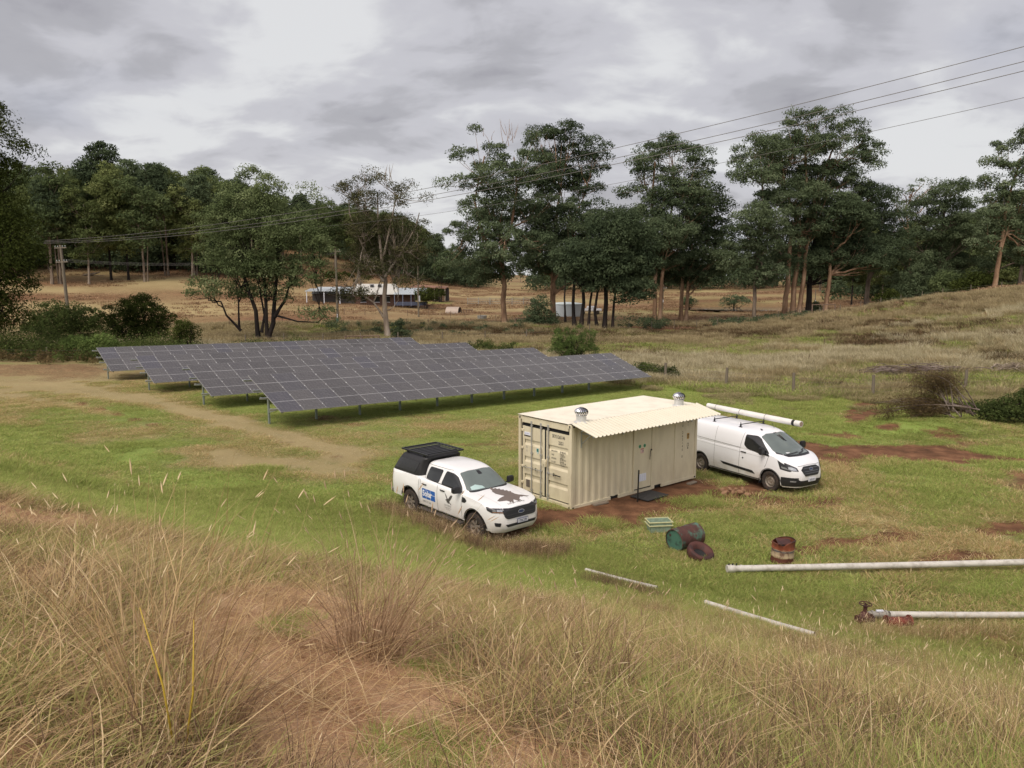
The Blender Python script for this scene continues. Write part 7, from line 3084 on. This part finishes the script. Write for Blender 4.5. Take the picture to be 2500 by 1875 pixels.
def wire(name, label, A, B, sag, r=.012, n=40, group=None):
    A, B = Vector(A), Vector(B)
    pts = [A.lerp(B, i / n) - Vector((0, 0, 4 * sag * (i / n) * (1 - i / n))) for i in range(n + 1)]
    V, F = tube_np([([tuple(p) for p in pts], [r] * (n + 1))], 5)
    o = mesh_np(name, V, F, M_WIRE, smooth=True)
    tag(o, label, 'power line', group)
    return o


def fence(name, label, pts, spacing, h, r, m, wires=(.3, .6, .9), jitter=.06, wr=.006, strainer=True, seed=0):
    """posts along a ground polyline with wires"""
    rg = random.Random(seed)
    P = []
    for (a, b) in zip(pts, pts[1:]):
        a, b = Vector((a[0], a[1])), Vector((b[0], b[1]))
        n = max(1, round((b - a).length / spacing))
        for i in range(n):
            P.append(a.lerp(b, i / n))
    P.append(Vector((pts[-1][0], pts[-1][1])))
    o = Vector((P[0].x, P[0].y, gz(P[0].x, P[0].y)))
    t = thing(name, label, 'fence', o)
    tops = []
    for p in P:
        z = gz(p.x, p.y)
        hh = h * rg.uniform(.92, 1.08)
        mb = MB()
        rr = r * rg.uniform(.85, 1.2)
        mb.bar((0, 0, -.2), (rg.uniform(-jitter, jitter), rg.uniform(-jitter, jitter), hh), rr, rr * .9, seg=7)
        q = mb.build('post', m, t)
        q.location = Vector((p.x, p.y, z)) - o
        tops.append(Vector((p.x, p.y, z)) - o)
    for w in wires:
        V, F = tube_np([([(p.x, p.y, p.z + w) for p in tops], [wr] * len(tops))], 4)
        mesh_np('wire', V, F, M_WIRE, t)
    return t


def build_lines():
    pA, hA = pole('power_pole', 'tall leaning timber power pole with two crossarms and a green base at the left', 172, 98, 598, -.035, r=.22)
    pB, hB = pole('power_pole', 'timber power pole standing left of the farmhouse', 825, 112, 608, .0, arms=1, r=.19)
    pC, hC = pole('power_pole', 'timber power pole with a grey meter box in front of the farmhouse', 1022, 130, 650, 0, arms=0, r=.15, xform=True, green=False)
    pD, hD = pole('power_pole', 'distant thin power pole between the paired trunks', 1618, 150, 700, 0, arms=1, r=.11, green=False)
    pE, hE = pole('power_pole', 'distant thin power pole right of the dam', 1989, 150, 706, 0, arms=0, r=.10, green=False)
    topA = Vector((pA.x - .35, pA.y, pA.z + hA))
    # four long conductors rising to the right over the field
    g = 'overhead conductors crossing the sky'
    far = Vector((-75, 118, 13.5))

    def aim(px, py, Y):
        d = ray(px, py)
        t = Y / d[1]
        return Vector((d[0] * t, Y, EYE + d[2] * t))
    labs = ['topmost of the long wires crossing the sky at the right', 'second of the long wires crossing the sky from the top', 'third of the long wires crossing the sky, close under the second',
            'lowest and faintest long wire crossing the sky at the right']
    for i, (y1, y0, px0, sag, r) in enumerate(((55, 588, 110, 2.1, .020), (94, 591, 108, 2.2, .020), (119, 594, 106, 2.2, .020), (188, 560, 700, 1.2, .014))):
        B = aim(2720, y1, 42 - i * .8)
        A = aim(px0, y0, 98 + i * .6)
        wire('power_line', labs[i], A, B, sag, r, 60, g)
    # low service wires from the left pole to the next one
    g2 = 'service wires between the two left poles'
    for i, (dx, dz) in enumerate(((0, 1.75), (.15, 1.9), (-.1, 2.05))):
        wire('power_line', ('upper', 'middle', 'lower')[i] + ' of the low service wires strung from the leaning pole', Vector((pA.x - .3 + dx, pA.y, pA.z + hA - dz)),
             Vector((pB.x + dx, pB.y, pB.z + hB - .4 - .12 * i)), 1.0, .013, 24, g2)
    # fences
    H = lambda px, py: (lambda p: (p.x, p.y))(hit(px, py))
    nf = [hit(x, y) for x, y in ((1625, 930), (1772, 944), (1937, 960), (2131, 966), (2356, 952))]
    t = thing('wire_fence', 'paddock fence of grey timber posts and thin wires beyond the van', 'fence', nf[0])
    q = [nf[0] + Vector((-4.2, 3.4, 0))] + nf + [nf[-1] + Vector((6.4, 1.2, 0))]
    for p in q:
        p.z = gz(p.x, p.y)
    for i, p in enumerate(q):
        mb = MB()
        mb.bar((0, 0, -.3), (random.Random(i).uniform(-.05, .05), 0, 1.32), .10, .095, seg=9)
        o = mb.build('post', M_POLE, t, smooth='auto')
        o.location = p - nf[0]
    for w in (.25, .5, .75, .98):
        V, F = tube_np([([tuple(p - nf[0] + Vector((0, 0, w))) for p in q], [.004] * len(q))], 4)
        mesh_np('wire', V, F, M_WIRE, t)
    a = [(at(960, 92).x, 92), (at(1120, 95).x, 95), (at(1300, 98).x, 98)]
    fence('wire_fence', 'sparse timber post fence between the solar panels and the road', [(at(600, 84).x, 84), (at(972, 86).x, 86), (at(1285, 90).x, 90), (at(1440, 96).x, 96)], 4.6, 1.25, .07, M_POLE, seed=3)
    fence('wire_fence', 'thin dark post fence along the far side of the road', [(at(560, 104).x, 104), (at(940, 108).x, 108), (at(1300, 112).x, 112)], 3.2, 1.1, .05, M_WOODBR, seed=4)
    fence('wire_fence', 'second thin post fence crossing the dry paddock below the farmhouse', [(at(840, 132).x, 132), (at(1100, 130).x, 130), (at(1250, 122).x, 122)], 3.4, 1.1, .045, M_WOODBR, seed=5)
    fence('wire_fence', 'long fence of thin posts climbing the right-hand hill under the trees', [(at(1480, 104).x, 104), (at(1700, 106).x, 106), (at(1900, 108).x, 108), (at(2100, 109).x, 109), (at(2300, 108).x, 108), (at(2520, 102).x, 102)], 3.1, 1.25, .05, M_POLE,
          seed=6)
    fence('wire_fence', 'leaning rotten posts at the left behind the solar panels', [(at(-60, 64).x, 64), (at(118, 64).x, 64), (at(240, 66).x, 66)], 5.0, 1.2, .09, M_POLE, seed=7)
    # timber rail strainers
    for lab, px, D, w_ in (('brown timber rail frame showing above the rear panels', 885, 80, 3.4), ('old timber rail gate frame beside the orange trunk', 1290, 106, 3.6), ('timber strainer frame by the tall trunks at the right', 2010, 110, 3.4)):
        p = at(px, D)
        t = thing('rail_frame', lab, 'rail frame', p, .1)
        for x in (-w_ / 2, 0, w_ / 2):
            mb = MB()
            mb.bar((x, 0, -.2), (x, 0, 1.5), .09, seg=8)
            mb.build('post', M_WOODBR, t)
        mb = MB()
        mb.bar((-w_ / 2, 0, 1.42), (w_ / 2, 0, 1.46), .06, seg=8)
        mb.build('rail', M_WOODBR, t)


build_far()
build_lines()
# ------------------------------------------------------------------ junk and pipes in the grass
def rust_mat(name, paint, rust, lo=.45, hi=.58, scale=4.0):
    m = NT(name)
    n = m.noise(scale, 6, .6)
    n2 = m.noise(scale * 4, 4, .6)
    r = m.mix(n2, tuple(v * .55 for v in rust), tuple(min(1, v * 1.35) for v in rust))
    c = m.mix(m.ramp(n, [(lo, 0.0), (hi, 1.0)]), paint, r)
    m.inp(Base_Color=c, Roughness=.75)
    m.bump(n2, .3, .01)
    return m.m


RUST = srgb(92, 58, 50, .68)
M_GREENR = rust_mat('green_paint_and_rust', srgb(88, 118, 102, .75), RUST, .38, .48)
M_MULTIR = rust_mat('cream_paint_and_rust', srgb(188, 164, 128, .8), srgb(124, 70, 48, .8), .46, .56, 3.0)
M_RUSTY = rust_mat('rust', srgb(92, 52, 44, .7), srgb(70, 42, 38, .7))
M_REDR = rust_mat('red_oxide', srgb(128, 58, 44, .8), srgb(96, 46, 38, .75))
M_PIPE = mat('old_white_pipe', (.54, .52, .47), .55, 0, .14, 3.5, dirt=(.20, .17, .13), dirt_amt=.7)


def drum(mb, r, h, M, seg=40):
    prof = [(r * .93, .0), (r * .98, .0), (r * 1.02, .01), (r * 1.02, .025), (r, .035)]
    for zc in (h * .34, h * .67):
        prof += [(r, zc - .03), (r * 1.035, zc - .008), (r * 1.035, zc + .008), (r, zc + .03)]
    prof += [(r, h - .035), (r * 1.02, h - .025), (r * 1.02, h - .01), (r * .98, h), (r * .93, h)]
    return mb.lathe(prof, seg, M)


def build_junk():
    # green rusted drum on its side
    p = hit(1672, 1336)
    t = thing('oil_drum', 'rusty drum with green paint lying on its side in the grass', 'drum', p, 0)
    ax = Vector((.80, .58, .02)).normalized()
    M = Matrix.Translation(Vector((0, 0, .27)) - ax * .42) @ ax.to_track_quat('Z', 'Y').to_matrix().to_4x4()
    mb = MB()
    drum(mb, .29, .86, M)
    mb.build('shell', M_GREENR, t, smooth='auto')
    mb = MB()
    mb.lathe([(.283, .03), (.27, .028), (.001, .028)], 32, M)
    mb.lathe([(.283, .83), (.27, .832), (.001, .832)], 32, M)
    mb.build('end_plate', rust_mat('green_end', srgb(72, 116, 98, .75), srgb(50, 66, 58, .75), .5, .62), t)
    mb = MB()
    mb.bar(M @ Vector((.15, .1, .02)), M @ Vector((.15, .1, .034)), .03, seg=12)
    mb.build('bung', M_RUSTY, t)
    # green plastic tub
    p = hit(1608, 1296)
    t = thing('plastic_crate', 'faded green open plastic tub standing behind the drum on its side', 'crate', p, .12)
    mb = MB()
    a, b, h = .31, .20, .30
    m_in = .035
    for (x0, y0, x1, y1) in ((-a, -b, a, -b), (a, -b, a, b), (a, b, -a, b), (-a, b, -a, -b)):
        k = .88
        mb.prism([(x0 * k, y0 * k, 0), (x1 * k, y1 * k, 0), (x1, y1, h), (x0, y0, h)], Vector((-(y1 - y0), (x1 - x0), 0)).normalized() * .012)
    mb.box((0, 0, .012), (a * 1.72, b * 1.72, .02))
    mb.build('walls', mat('faded_green', srgb(150, 172, 150, .8), .6, 0, .2, 6, dirt=srgb(96, 84, 66, .8), dirt_amt=.5), t)
    mb = MB()
    for z in (h, h * .68):
        for (c, s) in (((0, -b - .012, z), (2 * a + .06, .03, .028)), ((0, b + .012, z), (2 * a + .06, .03, .028)), ((-a - .012, 0, z), (.03, 2 * b, .028)), ((a + .012, 0, z), (.03, 2 * b, .028))):
            mb.box(c, s)
    mb.build('rim', mat('yellowed_rim', srgb(196, 196, 150, .85), .6, 0, .15, 8), t, bevel=.004)
    # rusty wheel ring
    p = hit(1708, 1362)
    t = thing('rusty_rim', 'rusty brown steel wheel rim lying half buried below the green drum', 'wheel rim', p)
    Mx = Matrix.Translation((0, 0, .10)) @ Euler((.35, .25, 0)).to_matrix().to_4x4()
    mb = MB()
    mb.lathe([(.16, .02), (.22, .12), (.30, .15), (.33, .11), (.335, .02), (.31, -.06), (.27, -.10), (.20, -.08), (.16, .02)], 28, Mx)
    mb.build('rim', M_RUSTY, t, smooth=True)
    mb = MB()
    mb.lathe([(.165, .01), (.001, -.01)], 24, Mx)
    mb.build('hub_hollow', M_BLACK, t)
    # upright torn drum
    p = hit(1908, 1372)
    t = thing('oil_drum', 'upright rusty drum with torn rim and faded cream and blue bands', 'drum', p, .4)
    M = Euler((.03, .05, 0)).to_matrix().to_4x4()
    mb = MB()
    vs_ = drum(mb, .265, .56, M, 44)
    rn = random.Random(2)
    for v in vs_:
        if v.co.z > .40:
            a = math.atan2(v.co.y, v.co.x)
            v.co.z += .06 * math.sin(a * 1.0 + 2.2) * (v.co.z - .40) / .16
            v.co.x += .012 * math.sin(a * 5)
            k = math.exp(-((a + 2.2) / .45) ** 2)
            v.co.z -= .10 * k
            v.co.x *= 1 - .25 * k
            v.co.y *= 1 - .25 * k
    m = NT('banded_rust')
    sp = m.n('ShaderNodeSeparateXYZ')
    m.t.links.new(m.tc.outputs['Object'], sp.inputs[0])
    n = m.noise(5, 5, .6)
    zj = m.math('ADD', sp.outputs[2], m.math('MULTIPLY_ADD', n, .10, -.05))
    c = m.ramp(m.math('DIVIDE', zj, .6), [(.0, srgb(96, 52, 38, .75)), (.26, srgb(108, 60, 44, .75)), (.30, srgb(186, 166, 130, .8)), (.50, srgb(170, 150, 122, .8)), (.56, srgb(60, 70, 92, .7)), (.60, srgb(190, 170, 140, .8)),
                                           (.64, srgb(140, 74, 44, .8)), (.88, srgb(116, 62, 40, .8)), (1.0, srgb(60, 42, 38, .7))])
    c = m.mix(m.ramp(m.noise(9, 5, .65, off=(4, 1, 2)), [(.5, 0.0), (.62, .8)]), c, srgb(92, 50, 38, .7))
    m.inp(Base_Color=c, Roughness=.7)
    mb.build('shell', m.m, t, smooth='auto', fix=False)
    mb = MB()
    mb.lathe([(.255, .03), (.001, .035)], 30, M)
    mb.build('bottom', M_RUSTY, t)
    mb = MB()
    mb.prism([(-.27, -.16, .53), (.10, -.22, .50), (.26, .05, .53), (-.05, .20, .55)], (0, 0, .008))
    mb.build('loose_lid', M_RUSTY, t)

    # irrigation pipes
    def pipe(name, label, A, B, r, zoff=(0, 0), n=14, extra=None):
        t = thing(name, label, 'pipe', (A.x, A.y, gz(A.x, A.y)))
        o = Vector(t.location)
        pts = []
        for i in range(n + 1):
            q = A.lerp(B, i / n)
            f = i / n
            z = gz(q.x, q.y)
            pts.append((q.x - o.x, q.y - o.y, z - o.z + r + zoff[0] * (1 - f) + zoff[1] * f))
        # pipes are stiff: fit a straight line through both ends, lifted clear of the ground
        z0, z1 = pts[0][2], pts[-1][2]
        lift = max(0, max(p[2] - (z0 + (z1 - z0) * i / n) for i, p in enumerate(pts)) * .6)
        pts = [(p[0], p[1], z0 + (z1 - z0) * i / n + lift - .01 * math.sin(PI * i / n)) for i, p in enumerate(pts)]
        V, F = tube_np([(pts, [r] * (n + 1))], 18)
        mesh_np('pipe', V, F, M_PIPE, t, smooth=True)
        return t, pts
    A, B = hit(1776, 1402), hit(2620, 1392)
    t, pts = pipe('water_pipe', 'longest white pipe lying across the grass at the right', A, B, .075, (.06, .16))
    mb = MB()
    q = Vector(pts[0])
    d = (Vector(pts[-1]) - q).normalized()
    mb.bar(q - d * .02, q + d * .16, .092, seg=20)
    mb.bar(q + d * .3, q + d * .34, .084, seg=20)
    mb.build('coupling', M_PIPE, t, smooth='auto')
    mb = MB()
    for k in range(3):
        mb.bar(q + d * (.02 + .09 * k) + Vector((0, 0, .08)), q + d * (.03 + .09 * k) + Vector((0, 0, .125)), .018, seg=6)
    mb.build('bolts', M_DARKMETAL, t)
    A, B = hit(2170, 1519), hit(2640, 1517)
    t, pts = pipe('water_pipe', 'white pipe running right from the rusty red coupling near the gate valve', A, B, .062, (.10, .08))
    q = Vector(pts[0])
    d = (Vector(pts[-1]) - q).normalized()
    A, B = hit(1722, 1478), hit(1988, 1560)
    pipe('water_pipe', 'pale weathered pipe half sunk in dry grass, nearest the camera', A, B, .052, (.015, .03))
    A, B = hit(1430, 1396), hit(1604, 1442)
    pipe('water_pipe', 'pale pipe mostly hidden in grass, left of the other pipes', A, B, .046, (.0, .015))
    # red coupling, small fitting and gate valve
    p = hit(2192, 1530)
    t = thing('pipe_coupling', 'rusty red oxide pipe tee lying at the end of the lower white pipe', 'pipe fitting', p - Vector((0, 0, .03)), .05)
    t.scale = (.82, .82, .82)
    mb = MB()
    mb.bar((-.30, 0, .17), (.30, 0, .17), .115, seg=20)
    mb.bar((-.30, 0, .17), (-.26, 0, .17), .155, seg=20)
    mb.bar((.26, 0, .17), (.30, 0, .17), .155, seg=20)
    mb.bar((0, -.05, .17), (0, -.05, .02), .10, seg=18)
    mb.build('body', M_REDR, t, smooth='auto')
    p = hit(2145, 1515)
    t = thing('pipe_clamp', 'short pale grey pipe joiner between the valve and the red tee', 'pipe fitting', p, .05)
    mb = MB()
    mb.bar((-.26, 0, .13), (.24, 0, .13), .065, seg=16)
    for x in (-.14, .0, .14):
        mb.bar((x - .02, 0, .13), (x + .02, 0, .13), .085, seg=16)
    mb.build('joiner', mat('joiner_grey', (.30, .28, .24), .5, .2, .2, 6), t, smooth='auto')
    mb = MB()
    mb.box((0, -.02, .215), (.14, .05, .03))
    mb.build('white_clip', M_WHITEP, t)
    p = hit(2110, 1524)
    t = thing('gate_valve', 'dark rusty gate valve with a round handwheel standing in the grass', 'valve', p, .2)
    t.scale = (.78, .78, .80)
    mb = MB()
    mb.lathe([(.16, 0), (.16, .04), (.10, .06), (.13, .16), (.145, .22), (.10, .30), (.055, .34), (.045, .44), (.06, .46)], 20)
    mb.bar((-.20, 0, .13), (.20, 0, .13), .075, seg=16)
    mb.bar((-.21, 0, .13), (-.18, 0, .13), .125, seg=18)
    mb.bar((.18, 0, .13), (.21, 0, .13), .125, seg=18)
    for s in (-1, 1):
        mb.bar((s * .05, 0, .34), (s * .025, 0, .52), .014, seg=6)
    mb.build('body', M_RUSTY, t, smooth='auto')
    mb = MB()
    mb.tube([(.15 * math.cos(a), .15 * math.sin(a), .535) for a in np.linspace(0, 2 * PI, 25)[:-1]], .013, 7, closed=True)
    for k in range(5):
        a = 2 * PI * k / 5
        mb.bar((0, 0, .525), (.15 * math.cos(a), .15 * math.sin(a), .535), .010, seg=6)
    mb.bar((0, 0, .44), (0, 0, .56), .022, seg=10)
    mb.build('handwheel', M_RUSTY, t, smooth='auto')
    # heap of clods and stones
    p = hit(1785, 1205)
    t = thing('rubble_heap', 'small heap of pale brown clods beside the container pad', 'rubble', p)
    rn = random.Random(4)
    clodm = mat('clod', srgb(150, 116, 88, .8), .95, 0, .25, 6, .6, 25)
    for k in range(22):
        mb = MB()
        r = rn.uniform(.04, .10)
        c = Vector((rn.gauss(0, .22), rn.gauss(0, .18), r * .5 + .10 * max(0, 1 - k / 14)))
        g = bmesh.ops.create_icosphere(mb.bm, subdivisions=2, radius=r)
        for v in g['verts']:
            v.co *= 1 + .22 * math.sin(v.co.x * 40 + k) * math.cos(v.co.y * 35 + k * 2)
        bmesh.ops.transform(mb.bm, matrix=Matrix.Translation(c) @ Euler((rn.random() * 3, rn.random() * 3, 0)).to_matrix().to_4x4() @ Matrix.Diagonal((1.2, 1, .75, 1)), verts=g['verts'])
        mb.build('clod', clodm, t)
    # short pegs in the long grass
    for lab, px, py, h in (('thin rusty steel peg in the pale grass beyond the fence', 2012, 850, .9),):
        p = hit(px, py)
        mb = MB()
        mb.bar((0, 0, -.1), (.02, 0, h), .03, seg=6)
        o = mb.build('steel_peg', M_RUSTY)
        o.location = p
        tag(o, lab, 'peg')
    # foreground tussocks
    def at_px(px, py):
        q = hit(px, py)
        return q.x, q.y
    tus = [('big brown tussock with many leaning seed heads, left of centre in the foreground', 430, 1790, 95, .18, .55, 1.1, .26, 110, .08),
           ('upright dense tussock of grey-brown stalks left of the bare earth', 900, 1600, 210, .17, .55, 1.05, .22, 120, .18),
           ('wide dry tussock at the left edge of the foreground', 60, 1530, 100, .28, .30, .70, .30, 150, 0),
           ('low tangled dark tussock on the edge of the bare earth, centre foreground', 1250, 1690, 70, .22, .25, .6, .3, 190, 0),
           ('second leaning tussock behind the biggest one', 330, 1600, 90, .22, .45, .95, .26, 100, .05),
           ('tussock of reddish stalks right of centre near the bottom', 1440, 1700, 110, .24, .3, .68, .16, 130, 0)]
    for i, (lab, px, py, n, rad, h0, h1, ln, bt, ry) in enumerate(tus):
        x, y = at_px(px, py)
        tussock('grass_tussock', lab, x, y, n, rad, h0, h1, 500 + i * 7, ln, bt, M_STRAW if i not in (1, 5) else M_BROWN, 0, ry, w=.0045, hl=.055)
    # two thick yellow stalks
    x, y = at_px(432, 1868)
    t = thing('yellow_stalk', 'two thick yellow reed stalks rising near the lower left corner', 'reed', (x, y, gz(x, y)))
    for (a, b) in (((0, 0, 0), (-.10, .03, .52)), ((.02, 0, 0), (.06, .05, .47))):
        mb = MB()
        a, b = Vector(a), Vector(b)
        mid = (a + b) / 2 + Vector((.015, 0, 0))
        mb.tube([a, mid, b], [.0042, .0034, .0016], 6)
        mb.build('stalk', mat('yellow_reed', srgb(190, 162, 52, .85), .6, 0, .15, 8), t, smooth=True)


build_junk()
import os
if not os.environ.get("NOGRASS"):
    grow_grass()
